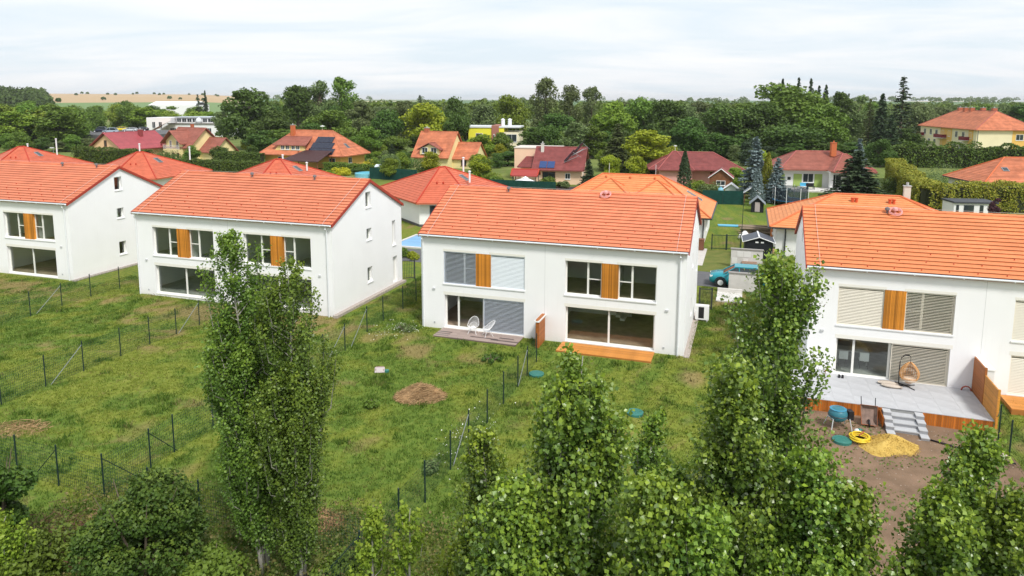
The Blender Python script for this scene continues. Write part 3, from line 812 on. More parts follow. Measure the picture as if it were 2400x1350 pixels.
make_house('d', (15.271, 35.306, -.192), THD, 'white two-storey house with beige blinds above the grey paved terrace', {'L': {'u': 'hb', 'd': 'half', 'm': SLATB}, 'R': {'u': 'ss', 'd': 'shut', 'm': SLATB}, 'floor': .20, 'floorm': ROOMG, 'vents': ((4.6, 'c'), (4.2, 'v'))}, TILED)
# ------------------------------------------------------------------ decks, terrace, screens
FR_C = ((-5.608, 42.521, 0), TH)
FR_D = ((15.271, 35.306, -.192), THD)
def loc_in(fr, u, v, z=0.0):
    (x, y, z0), th = fr
    return (x + u * math.cos(th) - v * math.sin(th), y + u * math.sin(th) + v * math.cos(th), z0 + z)
# wooden deck right half of the middle house
dk = thing('deck', 'small orange timber deck under the uncovered garden door', 'deck', loc_in(FR_C, 9.1, 0), TH)
pm = MB().box(0, 5.32, -.066, .066, -.028, 0).mesh('deck_board', DECK)
for i in range(11):
    o = link('deck_board', pm, dk); o.location = (0, -.16 - i * .139, .055); o.rotation_euler = (random.uniform(-.004, .004), 0, 0)
MB().box(.0, 5.32, -1.62, -.1, -.5, .02).build('deck_frame', mat('deck_side', (.40, .16, .04), .6), dk)
# weathered patio left half
pt = thing('patio', 'weathered grey plank patio with dark wet streaks under two white chairs', 'patio', loc_in(FR_C, 1.45, 0), TH)
rp_ = random.Random(4)
for i in range(10):
    x = 0
    while x < 5.25:
        L = min(rp_.choice([.9, 1.3, 1.75]), 5.25 - x)
        if L > .1:
            wet = rp_.random() < (.30 if i in (4, 5, 6, 7, 8) else .08)
            MB().box(0, L - .006, -.072, .072, -.03, 0).build('patio_board', WETDECK if wet else OLDDECK, pt).location = (x, -.10 - i * .150, .045 + rp_.uniform(-.002, .002))
        x += L
MB().box(0.02, 5.2, -1.55, -.05, -.5, .01).build('patio_base', mat('patio_side', (.15, .11, .09), .8), pt)

# raised terrace of the right house
te = thing('terrace', 'large raised grey slab terrace with upright red-brown board skirt', 'terrace', FR_D[0], THD)
TZ = .215
sm_ = {}
u = -.60
cols_ = []
while u < 7.6: cols_.append((u, min(u + .9, 7.69))); u += .9
rows_ = [(0.0, -.9), (-.9, -1.8), (-1.8, -2.7), (-2.7, -3.62)]
for j, (v1, v0) in enumerate(rows_):
    for i, (u0, u1) in enumerate(cols_):
        k = (round(u1 - u0, 2), round(v1 - v0, 2))
        if k not in sm_: sm_[k] = MB().box(.002, k[0] - .002, .002, k[1] - .002, -.03, 0).mesh('slab', SLAB)
        link('slab', sm_[k], te).location = (u0, v0, TZ + random.uniform(-.0015, .0015))
MB().box(-.58, 7.66, -3.58, .0, -1.0, TZ - .034).build('terrace_base', CONC, te)
bk = MB().box(-.044, .044, 0, .022, -.80, 0).mesh('skirt_board', SKIRT)
x = -.55
while x < 7.66:
    if not 3.22 < x < 4.84:
        o = link('skirt_board', bk, te); o.location = (x, -3.625, TZ - .032)
    x += .096
v = -3.70
while v > -4.6:
    o = link('skirt_board', bk, te); o.location = (3.13, v, TZ - .1); o.rotation_euler = (0, 0, math.pi / 2); v -= .096
sp = thing('garden_steps', 'grey concrete block steps down from the raised terrace', 'steps', loc_in(FR_D, 3.20, -3.66, -.43), THD)
H4 = (.215 + .43) / 4
for k in range(4):                           # four treads, stepped cheek blocks either side
    top = .645 - (k + 0) * H4 - .0
    y1 = -.02 - k * .40
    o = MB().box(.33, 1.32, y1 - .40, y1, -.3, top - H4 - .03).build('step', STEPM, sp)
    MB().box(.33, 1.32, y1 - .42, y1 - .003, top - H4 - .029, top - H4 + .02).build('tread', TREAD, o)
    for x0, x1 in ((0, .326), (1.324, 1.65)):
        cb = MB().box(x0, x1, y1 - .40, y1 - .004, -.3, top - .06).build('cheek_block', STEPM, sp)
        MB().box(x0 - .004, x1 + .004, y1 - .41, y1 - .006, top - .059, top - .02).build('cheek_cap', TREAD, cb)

def screen(fr, u, runs, label, z0, cap=True):
    t = thing('privacy_screen', label, 'screen', loc_in(fr, u, 0), fr[1])
    for (va, vb, za, zb_, m, th_) in runs:
        L = va - vb; n = max(1, int((za - z0) / .145))
        key = ('scr', round(L, 2), m.name, th_)
        if key not in SLAT_CACHE: SLAT_CACHE[key] = MB().box(-th_, th_, -L, 0, 0, .138).mesh('board', m)
        for i in range(n):
            o = link('board', SLAT_CACHE[key], t); o.location = (0, va, z0 + i * .145)
        MB().box(-.045, .045, vb - .09, vb - .002, z0 - .3, z0 + n * .145 + .05).build('post', m, t)
    return t
s1 = screen(FR_C, 7.92, [(-.06, -1.36, 1.62, 1.5, SCREEN1, .10)], 'short brown board screen with white cap between patio and deck', -.12)
MB().box(-.15, .15, -1.48, -.02, 1.50, 1.58).build('cap', WHITEP, s1)
s2 = screen(FR_D, 7.74, [(-.06, -1.70, 1.95, 0, SCREEN1, .035), (-1.79, -3.62, 1.74, 0, SCREEN2, .03)], 'tall honey and brown board screen at the right end of the grey terrace', .20)
MB().box(.04, .34, -1.75, -.02, .0, 1.86).build('inner_wall', WHITEP, s2)
MB().box(.02, .36, -1.78, -.02, 1.862, 1.93).build('cap', WHITEP, s2)
d2 = thing('deck', 'sliver of orange deck right of the tall board screen', 'deck', loc_in(FR_D, 8.9, 0), THD)
pm2 = MB().box(0, 5.3, -.066, .066, -.028, 0).mesh('deck_board', DECK)
for i in range(12): link('deck_board', pm2, d2).location = (0, -.12 - i * .139, .16)
MB().box(0, 5.3, -1.75, -.05, -.5, .125).build('deck_frame', mat('deck_side', (.40, .16, .04), .6), d2)

# ------------------------------------------------------------------ seats
def wire_chair(fr, u, v, z, rz, label):
    t = thing('wire_chair', label, 'chair', loc_in(fr, u, v, z), fr[1] + rz, 'white wire chairs on the patio')
    fr_ = MB(); rim = []
    def shell(a, s):            # a round the rim, s from seat centre to rim
        x = .34 * math.cos(a) * s; b = math.sin(a)
        y = (.30 * b if b < 0 else .26 * b) * s
        z_ = .36 + (.52 * max(0, b) ** 1.1 + .10 * abs(math.cos(a)) ** 2 + .04) * s ** 2.2
        y += .20 * max(0, b) * s ** 2
        return Vector((x, y, z_))
    n = 26
    rim = [shell(2 * math.pi * i / n, 1) for i in range(n + 1)]
    fr_.tube(rim, .014, 5, cap=False)
    fr_.build('rim', WHITEP, t)
    ws = MB()
    for i in range(n): ws.tube([shell(2 * math.pi * i / n, s) for s in (.08, .4, .7, 1)], .008, 4)
    for s in (.35, .7): ws.tube([shell(2 * math.pi * i / n, s) for i in range(n + 1)], .008, 4, cap=False)
    ws.build('wire_seat', WHITEP, t)
    for sx_, sy_ in ((-1, -1), (1, -1), (1, 1), (-1, 1)):
        MB().tube([(sx_ * .12, sy_ * .10, .37), (sx_ * .27, sy_ * .26, 0)], .013, 5).build('leg', WHITEP, t)
    return t
wire_chair(FR_C, 3.6, -.42, .046, .1, 'white wire patio chair facing forward before the dark door')
wire_chair(FR_C, 4.62, -.62, .046, -.9, 'white wire patio chair turned aside before the silver blind')

eg = thing('hanging_chair', 'rattan egg chair hanging from a black curved stand on the terrace', 'hanging chair', loc_in(FR_D, 4.8, -.62, TZ), THD)
st = MB()
st.tube([(-.36, .1, .05), (-.38, .1, .6), (-.38, .06, 1.2), (-.33, .02, 1.46), (-.2, 0, 1.60), (-.03, 0, 1.62), (.06, 0, 1.55)], .024, 8)
st.build('stand', BLACKP, eg)
bs = MB()
for a in (.5, 2.3, 3.7, 5.4): bs.tube([(-.36 * .3, .03, .06), (-.1 + .55 * math.cos(a), .55 * math.sin(a), .03)], .022, 6)
bs.tube([(-.36, .1, .05), (-.05, .03, .06)], .024, 6)
bs.build('base', BLACKP, eg)
ch = MB().tube([(.06, 0, 1.56), (.06, 0, 1.30)], .008, 5); ch.build('chain', BLACKP, eg)
RAT = mat('honey_rattan', (.62, .33, .13), .6, .3, var=.2, nscale=20)
bk_ = MB()
def egg(a, h):                       # h 0..1 bottom to top
    r = .44 * math.sin(math.pi * (h ** .85)) ** .75 if 0 < h < 1 else 0
    return Vector((.06 + r * math.cos(a), r * math.sin(a) * .85, .18 + 1.12 * h))
A0, A1 = -math.pi * .5 + .75, math.pi * 1.5 - .75     # opening faces the garden
A0b, A1b = A0 + math.pi, A1 + math.pi
na = 20
def span(i, h): 
    full = h < .30
    a0, a1 = (0, 2 * math.pi) if full else (A0, A1)
    return a0 + (a1 - a0) * i / na
for j in range(1, 17):
    h = j / 17
    bk_.tube([egg(span(i, h), h) for i in range(na + 1)], .012, 4, cap=False)
for i in range(na + 1):
    a = A0 + (A1 - A0) * i / na
    bk_.tube([egg(a, h) for h in np.linspace(.02, .98, 12)], .011, 4, cap=False)
for i in range(7):
    a = A1 + (A0 + 2 * math.pi - A1) * i / 7
    bk_.tube([egg(a, h) for h in np.linspace(.02, .30, 5)], .011, 4, cap=False)
bk_.build('basket', RAT, eg)
cu = MB().lathe([(.05, 0), (.30, .02), (.34, .10), (.26, .17), (.02, .18)], (.06, 0, .30), 14); cu.build('cushion', mat('beige_cushion', (.62, .50, .38), .9), eg, True)

def sack(u, v, rz, label):
    t = thing('sack', label, 'sack', loc_in(FR_D, u, v, TZ), THD + rz, 'beige sacks on the terrace')
    n = 12; V = []; F = []
    for i in range(n + 1):
        x = -.42 + .84 * i / n; k = math.sin(math.pi * min(1, max(0, (i + .4) / (n + .8)))) ** .45
        for j in range(8):
            a = 2 * math.pi * j / 8
            V.append((x, .21 * k * math.cos(a) * (1 + .1 * math.sin(5 * x + j)), .085 + .085 * k * math.sin(a)))
    for i in range(n):
        for j in range(8): F.append((i * 8 + j, i * 8 + (j + 1) % 8, (i + 1) * 8 + (j + 1) % 8, (i + 1) * 8 + j))
    F += [tuple(range(8)), tuple(range(n * 8, n * 8 + 8))]
    MB().add(V, F).build('sack_body', mat('beige_sack', (.50, .43, .36), .8, var=.1), t, True)
    MB().box(.40, .50, -.10, .10, .06, .10).build('sack_end', mat('beige_sack_end', (.40, .34, .29), .8), t)
sack(3.9, -.62, .0, 'beige filled sack lying behind its twin on the terrace')
sack(4.02, -.98, -.15, 'beige filled sack lying in front of its twin on the terrace')
for u_, v_, lab in ((1.15, -.18, 'red-brown pipe bend sticking from the terrace left of the glass door'), (7.45, -.2, 'red-brown pipe bend sticking from the terrace beside the board screen')):
    x, y, z = loc_in(FR_D, u_, v_, TZ)
    o = MB().tube([(-.22, 0, -.02), (-.17, 0, .13), (-.05, 0, .21), (.08, 0, .20), (.17, 0, .12), (.22, 0, -.02)] if u_ > 3 else [(-.05, 0, -.02), (-.04, 0, .16), (.04, 0, .32), (.14, 0, .42)], .032, 7).build('pipe_bend', mat('red_brown_pipe', (.36, .07, .04), .4), None, True)
    o.location = (x, y, z); o.rotation_euler = (0, 0, THD); tag(o, lab, 'pipe', 'pipe bends on the terrace')
sh = thing('shoe_pair', 'black shoes left beside the terrace door', 'shoes', loc_in(FR_D, 1.75, -.4, TZ), THD)
for dx in (0, .16): MB().obox((dx, 0, .035), (.05, 0, 0), (.02, .13, 0), (0, 0, .035)).obox((dx, .06, .08), (.04, 0, 0), (0, .06, 0), (0, 0, .03)).build('shoe', BLACKP, sh)
# table and chairs seen through the glass
tb = thing('table', 'pale dining table inside behind the terrace glass door', 'table', loc_in(FR_D, 2.6, 2.1, .21), THD)
MB().box(-.8, .8, -.4, .4, .72, .76).build('tabletop', mat('pale_table', (.6, .58, .55)), tb)
for sx_ in (-1, 1):
    for sy_ in (-1, 1): MB().box(sx_ * .72 - .03, sx_ * .72 + .03, sy_ * .33 - .03, sy_ * .33 + .03, 0, .72).build('leg', WHITEP, tb)
for i, (u_, lab) in enumerate(((2.1, 'white dining chair inside, left one at the pale table'), (3.1, 'white dining chair inside, right one at the pale table'))):
    c_ = thing('dining_chair', lab, 'chair', loc_in(FR_D, u_, 1.45, .21), THD, 'dining chairs behind the terrace glass')
    MB().box(-.22, .22, -.22, .22, .43, .47).build('seat', WHITEP, c_); MB().box(-.22, .22, -.24, -.20, .475, .88).build('backrest', WHITEP, c_)
    for sx_ in (-1, 1):
        for sy_ in (-1, 1): MB().tube([(sx_ * .17, sy_ * .17, .43), (sx_ * .21, sy_ * .21, 0)], .014, 5).build('leg', DARKM, c_)

# ------------------------------------------------------------------ wire fences
def fence(label, pts, braces, h=1.62):
    """posts at (u, v) in the estate frame, wire panels between them"""
    P = [est(*p) for p in pts]; P = [Vector((x, y, gz(x, y))) for x, y in P]
    t = thing('wire_fence', label, 'fence', P[0])
    inv = P[0]
    if 'fpost' not in SLAT_CACHE: SLAT_CACHE['fpost'] = MB().lathe([(.031, -.3), (.031, 1.62), (.012, 1.64)], n=7).mesh('post', GREENP)
    for p in P: link('post', SLAT_CACHE['fpost'], t).location = p - inv
    for a, b_ in zip(P, P[1:]):
        w = MB(); d = b_ - a; n = max(4, int(d.length / .10)); q = .0055; dn = d.normalized(); up = Vector((0, 0, 1))
        for i in range(1, n):
            c_ = a + d * i / n - inv
            w.add([c_ - dn * q + up * .05, c_ + dn * q + up * .05, c_ + dn * q + up * 1.52, c_ - dn * q + up * 1.52], [(0, 1, 2, 3)])
        for k in range(12):
            z = up * (.06 + k * .132)
            w.add([a - inv + z - up * q, b_ - inv + z - up * q, b_ - inv + z + up * q, a - inv + z + up * q], [(0, 1, 2, 3)])
        w.build('wire_panel', WIREM, t)
    for i, (du, dv), m in braces:
        a = P[i]; x, y = est(pts[i][0] + du, pts[i][1] + dv)
        e_ = Vector((x, y, gz(x, y) - .05))
        MB().tube([a + Vector((0, 0, 1.45)) - inv, e_ - inv], .017, 6).build('brace', m, t)
    return t
GV, GD = GALV, GREENP
fence('wire fence running up to the poplar-hidden house from the left edge', [(-13.5, v) for v in (-23.5, -21.2, -18.9, -16.7, -14.5, -12.4, -10.1, -8.1, -6.1, -4.2, -2.2)], [(5, (0, -1.9), GV), (9, (0, -1.8), GV)])
fence('wire fence between the two houses farthest left', [(-24.4, v) for v in (-14.0, -11.6, -9.2, -7.0, -4.8, -2.6, -.2, 2.2, 4.6)], [(4, (0, -1.9), GV)])
fence('wire fence with a corner post by the round bush, passing behind the poplars', [(-2.7, v) for v in (-20.7, -18.6, -17.4, -15.2, -13.0, -10.8, -8.6, -6.8, -4.6, -2.1, -.1, 2.6, 4.6)], [(0, (0, 1.5), GD), (1, (0, 1.4), GD), (8, (0, -1.8), GV), (9, (0, -1.9), GV)])
fence('wire fence from the foreground up to the brown board screen', [(8.35, v) for v in (-24.0, -21.5, -19.0, -17.0, -14.7, -12.8, -10.6, -8.4, -6.2, -4.6, -2.9)], [(1, (-1.2, -.9), GD), (5, (0, -1.7), GV), (9, (0, -1.6), GV)])
fence('low wire fence crossing the bottom left corner before the round bush', [(u, -20.8) for u in (-13.5, -11.3, -9.1, -6.9, -4.8, -.5, 1.7, 3.9, 6.1, 8.3)], [(4, (-1.6, .3), GD)])
fence('wire fence at the right edge beyond the tall board screen', [(29.85, v) for v in (-13.4, -10.6, -8.0, -5.6, -4.2)], [(4, (0, .9), GV)])

# ------------------------------------------------------------------ things in the gardens
def on(u, v, dz=0.0):
    x, y = est(u, v); return (x, y, gz(x, y) + dz)
def onD(u, v, dz=0.0):
    x, y, _ = loc_in(FR_D, u, v); return (x, y, gz(x, y) + dz)
def manhole(p, label):
    t = thing('manhole_cover', label, 'manhole cover', p, 0, 'round green manhole covers in the lawn')
    MB().lathe([(.40, -.2), (.40, .10), (.36, .115), (.05, .125)], n=20).build('lid', TEALP, t)
    MB().ring((0, 0, .115), .3, .012, 20, 4).build('lid_rim', TEALP, t)
manhole(on(8.8, -4.4), 'round green manhole cover in the grass right of the wire fence')
manhole(on(14.45, -7.3), 'round green manhole cover in the lawn between the poplar tops')
manhole(onD(1.22, -6.55, .03), 'round green manhole cover beside the yellow hose coil')
bx = thing('broken_box', 'pink and white broken box lying in the lawn', 'box', on(.9, -6.9), TH + .4)
bx.scale = (.72, .72, .72)
MB().box(-.35, .25, -.2, .2, .0, .03).box(-.35, -.31, -.2, .2, .03, .34).box(-.35, .25, .16, .2, .03, .36).box(.21, .25, -.2, .16, .03, .30).build('box_body', mat('dusty_pink_carton', (.40, .27, .25), .8), bx)
MB().obox((-.05, -.15, .22), (.36, 0, 0), (0, .12, .16), (0, -.01, .012)).build('flap', mat('pale_carton', (.48, .43, .42), .8), bx)
MB().lathe([(.2, 0), (.2, .16), (.1, .18)], (.42, -.02, 0), 12).build('lid', TEALP, bx)
for (u_, v_), L, rz, lab in (((-1.3, -10.2), 1.1, 0.05, 'pale board lying flat in the meadow left of the straw heap'), ((-.5, -16.0), .5, .5, 'short pale offcut lying in the lower meadow')):
    o = MB().box(-L / 2, L / 2, -.05, .05, 0, .03).box(-L / 2 + .1, L / 2 - .05, -.035, .035, .03, .05).build('plank', mat('pale_plank', (.52, .44, .34), .8), None)
    o.location = on(u_, v_, .06); o.rotation_euler = (0, 0.02, rz); tag(o, lab, 'plank')
# straw heap: a mound of loose stalks
def heap(name, label, p, R, h, m, n, L, seed, cat, kindcol=None):
    r = np.random.default_rng(seed)
    t = thing(name, label, cat, p)
    w = MB(); K = 26
    V = []; F = []
    for i in range(8):
        s = i / 7
        for k in range(K):
            a = 2 * math.pi * k / K
            rr = s * (1 + .18 * math.sin(2 * a + 1) + .10 * math.sin(5 * a))
            V.append((R * rr * math.cos(a), R * .72 * rr * math.sin(a), h * (1 - s ** 1.4) * (1 + .2 * math.sin(3 * a + 4 * s)) - .04 * s))
    for i in range(7):
        for k in range(K): F.append((i * K + k, (i + 1) * K + k, (i + 1) * K + (k + 1) % K, i * K + (k + 1) % K))
    w.add(V, F); w.build('mound', m, t, True)
    if n:
        a = r.uniform(0, 6.283, n); s = r.random(n) ** .6 * 1.12
        P = np.stack([R * s * np.cos(a), R * .72 * s * np.sin(a), h * np.clip(1 - s ** 1.4, 0, 1) + r.uniform(0, .10, n)], 1)
        d = r.normal(size=(n, 3)); d[:, 2] *= .35; d /= np.linalg.norm(d, axis=1)[:, None]
        sd_ = np.cross(d, r.normal(size=(n, 3))); sd_ /= np.linalg.norm(sd_, axis=1)[:, None]
        l_ = r.uniform(.5, 1.2, (n, 1)) * L
        VV = np.stack([P - d * l_, P + d * l_ * .2 + sd_ * .012, P + d * l_ - np.array([[0, 0, .03]])], 1).reshape(-1, 3)
        tag(link('loose_stalks', np_mesh('loose_stalks', VV, tris=np.arange(n * 3).reshape(-1, 3), m=kindcol or m), t), kind='stuff')
    return t
STRAW = mat('dry_straw', (.34, .215, .11), .9, .1, var=.35, nscale=6, islvar=.0)
STALK = mat('straw_stalk', (.42, .28, .15), .9, .1, islvar=.45)
heap('straw_heap', 'heap of dry brown straw in the middle lawn', on(4.3, -9.1, .0), 1.15, .58, STRAW, 2600, .26, 3, 'heap', STALK)
heap('straw_heap', 'smaller brown straw heap half hidden right of the poplar foot', on(5.3, -19.6, .0), 1.0, .4, STRAW, 1500, .24, 5, 'heap', STALK)
heap('straw_heap', 'flattened dry straw patch in the meadow near the left edge', on(-10.6, -18.3, -.06), 1.3, .03, STRAW, 1300, .26, 9, 'heap', STALK)
SAND = mat('yellow_sand', (.60, .42, .12), .95, .1, col2=(.48, .32, .08), nscale=5, bump=.8, bscale=30)
heap('sand_heap', 'low heap of yellow sand before the terrace steps', onD(3.05, -6.45, .03), 1.15, .50, SAND, 2200, .05, 6, 'heap')
hc = thing('hose_coil', 'coil of yellow garden hose beside the sand heap', 'hose', onD(1.95, -6.35, .03), 0)
YH = mat('yellow_hose', (.72, .52, .03), .4, .4)
w = MB(); rr_ = random.Random(2)
for i in range(11): w.ring((rr_.uniform(-.06, .06), rr_.uniform(-.06, .06), .06 + .035 * (i // 2)), .40 - .035 * (i % 4), .028, 26, 6, (1, 0, rr_.uniform(-.08, .08)), (0, 1, rr_.uniform(-.08, .08)))
w.build('coil', YH, hc, True)
MB().tube([(-.1, -.1, .3), (.1, .05, .34), (.28, .25, .3), (.38, .5, .2), (.42, .8, .05)], .022, 6).build('hose_end', mat('red_hose', (.38, .07, .05), .4), hc, True)
# wheelbarrow leaning with its tray towards the terrace
wb = thing('wheelbarrow', 'wheelbarrow tipped up against the terrace skirt', 'wheelbarrow', onD(2.55, -4.75, .03), THD)
RUST = mat('rusty_steel', (.30, .10, .04), .7, .3, var=.3, nscale=8)
tr_ = MB()
o4 = [(-.32, 0, .10), (.32, 0, .10), (.36, .42, .86), (-.36, .42, .86)]; i4 = [(-.20, .26, .16), (.20, .26, .16), (.22, .50, .66), (-.22, .50, .66)]
tr_.add(o4 + i4, [(0, 1, 5, 4), (1, 2, 6, 5), (2, 3, 7, 6), (3, 0, 4, 7), (4, 5, 6, 7)])
tr_.build('tray', mat('dusty_tray', (.22, .15, .12), .7, var=.3, nscale=5), wb)
MB().tube(o4 + [o4[0]], .018, 6, cap=False).build('tray_rim', RUST, wb)
for s in (-1, 1): MB().tube([(s * .18, .30, .05), (s * .28, .52, .55), (s * .30, .75, 1.12)], .018, 6).build('handle', BLACKP, wb)
MB().ring((0, .16, .10), .15, .045, 18, 8, (0, 1, 0), (0, 0, 1)).build('wheel', BLACKP, wb, True)
mx_ = thing('concrete_mixer', 'blue-green concrete mixer beside the poplar foliage below the terrace', 'concrete mixer', onD(1.15, -5.35, .03), THD + .3)
MB().lathe([(.20, .95), (.34, .86), (.40, .70), (.40, .52), (.26, .36), (.08, .32)], n=16).build('drum', mat('mixer_blue', (.035, .17, .22), .4, .4), mx_, True)
MB().ring((0, 0, .62), .405, .02, 20, 5).build('drum_ring', DARKM, mx_)
MB().lathe([(.34, .865), (.36, .90), (.32, .91)], n=16).build('drum_cover', mat('mixer_lid_blue', (.05, .24, .36), .4), mx_)
MB().box(.42, .64, -.17, .17, .42, .82).box(.64, .68, -.1, .1, .5, .7).build('motor_box', BLACKP, mx_)
for a, b_ in (((-.3, .25, .5), (-.42, .4, 0)), ((-.3, -.25, .5), (-.42, -.4, 0)), ((.45, .2, .5), (.5, .38, 0)), ((.45, -.2, .5), (.5, -.38, 0))): MB().tube([a, b_], .022, 6).build('leg', mat('pale_mixer_frame', (.5, .52, .52), .5), mx_)
MB().tube([(-.3, .25, .5), (-.42, 0, .55), (-.3, -.25, .5)], .022, 6).build('frame', mat('pale_mixer_frame', (.5, .52, .52), .5), mx_)
bg_ = thing('bag', 'small white and green bag on the soil by the wheelbarrow', 'bag', onD(2.0, -5.5, .03), 0)
MB().lathe([(.16, 0), (.19, .06), (.14, .14), (.04, .18)], n=10).build('bag_body', WHITEP, bg_, True); MB().lathe([(.1, .12), (.13, .16), (.03, .20)], (.06, 0, 0), 9).build('bag_top', TEALP, bg_, True)
o = MB().tube([(0, 0, .03), (.5, -.25, .05), (1.1, -.5, .04), (1.9, -.95, .05), (2.8, -1.2, .03)], .035, 6).build('drain_pipe', BLACKP, None, True)
o.location = onD(4.9, -5.2, .04); o.rotation_euler = (0, 0, THD); tag(o, 'black drain pipe lying across the soil from the steps', 'pipe')
w = MB().box(-.14, .14, -.1, .1, 0, .08).box(-.12, .12, -.08, .08, .08, .10)
o = w.build('brick', mat('pale_brick', (.62, .50, .46), .8), None); o.location = onD(7.5, -5.6, .03); tag(o, 'single pale brick on the soil by the right wire fence', 'brick')
# pebbles on the soil
r = np.random.default_rng(12); n = 1300
P = np.stack([r.uniform(-1.4, 7.6, n), r.uniform(-15, -3.9, n)], 1)
X = HD.x + P[:, 0] * math.cos(THD) - P[:, 1] * math.sin(THD); Y = HD.y + P[:, 0] * math.sin(THD) + P[:, 1] * math.cos(THD)
C_ = np.stack([X, Y, terrain(X, Y) + .035], 1); S = r.uniform(.008, .03, (n, 1))
oct_ = np.array([(1, 0, 0), (0, 1, 0), (-1, 0, 0), (0, -1, 0), (0, 0, .7)])
V = (C_[:, None, :] + oct_[None] * S[:, None, :] * r.uniform(.7, 1.4, (n, 5, 1))).reshape(-1, 3)
T = (np.arange(n)[:, None, None] * 5 + np.array([(0, 1, 4), (1, 2, 4), (2, 3, 4), (3, 0, 4)])[None]).reshape(-1, 3)
tag(link('pebbles', np_mesh('pebbles', V, tris=T, m=mat('pebble', (.32, .26, .21), .9, .1, islvar=.4))), 'small pale stones scattered over the bare soil', 'stones', kind='stuff')
n = 2600
P = np.stack([r.uniform(-1.4, 7.6, n), r.uniform(-15, -3.9, n)], 1)
X = HD.x + P[:, 0] * math.cos(THD) - P[:, 1] * math.sin(THD); Y = HD.y + P[:, 0] * math.sin(THD) + P[:, 1] * math.cos(THD)
kp = vnoise(X, Y, 1.6, 31) > .5
C_ = np.stack([X, Y, terrain(X, Y) + .05], 1)[kp]
tag(link('weeds', leaf_mesh('weeds', C_, .09, leaf_mat('weed_leaf', (.06, .11, .02), (.13, .19, .04), (.2, .25, .05)), up=.8)), 'sparse green weeds sprouting on the bare soil', 'weeds', kind='stuff')
# ------------------------------------------------------------------ houses behind: shared builders
def tile_facet(w, poly, course=.36, lift=.045):
    """lay stepped tile courses over a planar roof facet; poly[0]->poly[1] is its eave"""
    P = [Vector(p) for p in poly]
    e = (P[1] - P[0]).normalized(); nrm = None
    for q in P[2:]:
        c_ = e.cross(q - P[0])
        if c_.length > 1e-4: nrm = c_.normalized(); break
    if nrm.z < 0: nrm = -nrm
    s = nrm.cross(e)
    if s.z < 0: s = -s
    Q = [((p - P[0]).dot(e), (p - P[0]).dot(s)) for p in P]
    top = max(q[1] for q in Q)
    def clip(pts, lim, keep_above):
        o = []
        for i in range(len(pts)):
            a, b_ = pts[i], pts[(i + 1) % len(pts)]
            ia = (a[1] >= lim) if keep_above else (a[1] <= lim); ib = (b_[1] >= lim) if keep_above else (b_[1] <= lim)
            if ia: o.append(a)
            if ia != ib:
                t_ = (lim - a[1]) / (b_[1] - a[1]); o.append((a[0] + (b_[0] - a[0]) * t_, lim))
        return o
    k = 0
    while k * course < top - .02:
        z0, z1 = k * course, min((k + 1) * course, top)
        c_ = clip(clip(Q, z0 - 1e-9, True), z1 + 1e-9, False)
        if len(c_) >= 3:
            w.poly([P[0] + e * a + s * b_ + nrm * (lift * (1 - .75 * (b_ - z0) / course)) for a, b_ in c_])
            lo = sorted([q for q in c_ if abs(q[1] - z0) < 1e-6])
            if len(lo) >= 2:
                a, b_ = lo[0], lo[-1]
                w.poly([P[0] + e * a[0] + s * z0, P[0] + e * b_[0] + s * z0, P[0] + e * b_[0] + s * z0 + nrm * lift, P[0] + e * a[0] + s * z0 + nrm * lift])
        k += 1
def roof_from(root, facets, m, capm, name='roof', course=.36, thick=.14, soffit=None, caps=True, lift=.045):
    w = MB(); cp = MB(); seen = set()
    for f in facets:
        tile_facet(w, f, course, lift)
        w.poly([Vector(p) - Vector((0, 0, .02)) for p in f])
        a, b_ = Vector(f[0]), Vector(f[1])
        w.poly([a - Vector((0, 0, thick)), b_ - Vector((0, 0, thick)), b_ + Vector((0, 0, .01)), a + Vector((0, 0, .01))])
        for i in range(1, len(f)):
            p, q = Vector(f[i]), Vector(f[(i + 1) % len(f)])
            key = tuple(sorted([tuple(round(c_, 2) for c_ in p), tuple(round(c_, 2) for c_ in q)]))
            if key in seen: continue
            seen.add(key)
            if caps: cp.tube([p + Vector((0, 0, .05)), q + Vector((0, 0, .05))], .085, 6)
    if soffit: w.poly([Vector(p) - Vector((0, 0, thick)) for p in soffit])
    r_ = w.build(name, m, root)
    if caps and cp.v: cp.build('ridge_cap', capm, r_)
    return r_
def hip_facets(a, b_, z, zr, r, cx=0, cy_=0):
    FL, FR, BR, BL = [(cx + x, cy_ + y, z) for x, y in ((-a, -b_), (a, -b_), (a, b_), (-a, b_))]
    R0, R1 = (cx - r, cy_, zr), (cx + r, cy_, zr)
    return [[FL, FR, R1, R0], [FR, BR, R1], [BR, BL, R0, R1], [BL, FL, R0]], [FL, FR, BR, BL]
def gable_facets(a, b_, z, zr, cx=0, cy_=0):
    FL, FR, BR, BL = [(cx + x, cy_ + y, z) for x, y in ((-a, -b_), (a, -b_), (a, b_), (-a, b_))]
    return [[FL, FR, (cx + a, cy_, zr), (cx - a, cy_, zr)], [BR, BL, (cx - a, cy_, zr), (cx + a, cy_, zr)]], [FL, FR, BR, BL]
def gable_body(w, a, b_, z, zr, cx=0, cy_=0, z0=-.5):
    for y in (-b_, b_): w.poly([(cx - a, cy_ + y, z0), (cx + a, cy_ + y, z0), (cx + a, cy_ + y, z), (cx - a, cy_ + y, z)])
    for x in (-a, a): w.poly([(cx + x, cy_ - b_, z0), (cx + x, cy_ + b_, z0), (cx + x, cy_ + b_, z), (cx + x, cy_, zr), (cx + x, cy_ - b_, z)])
    return w
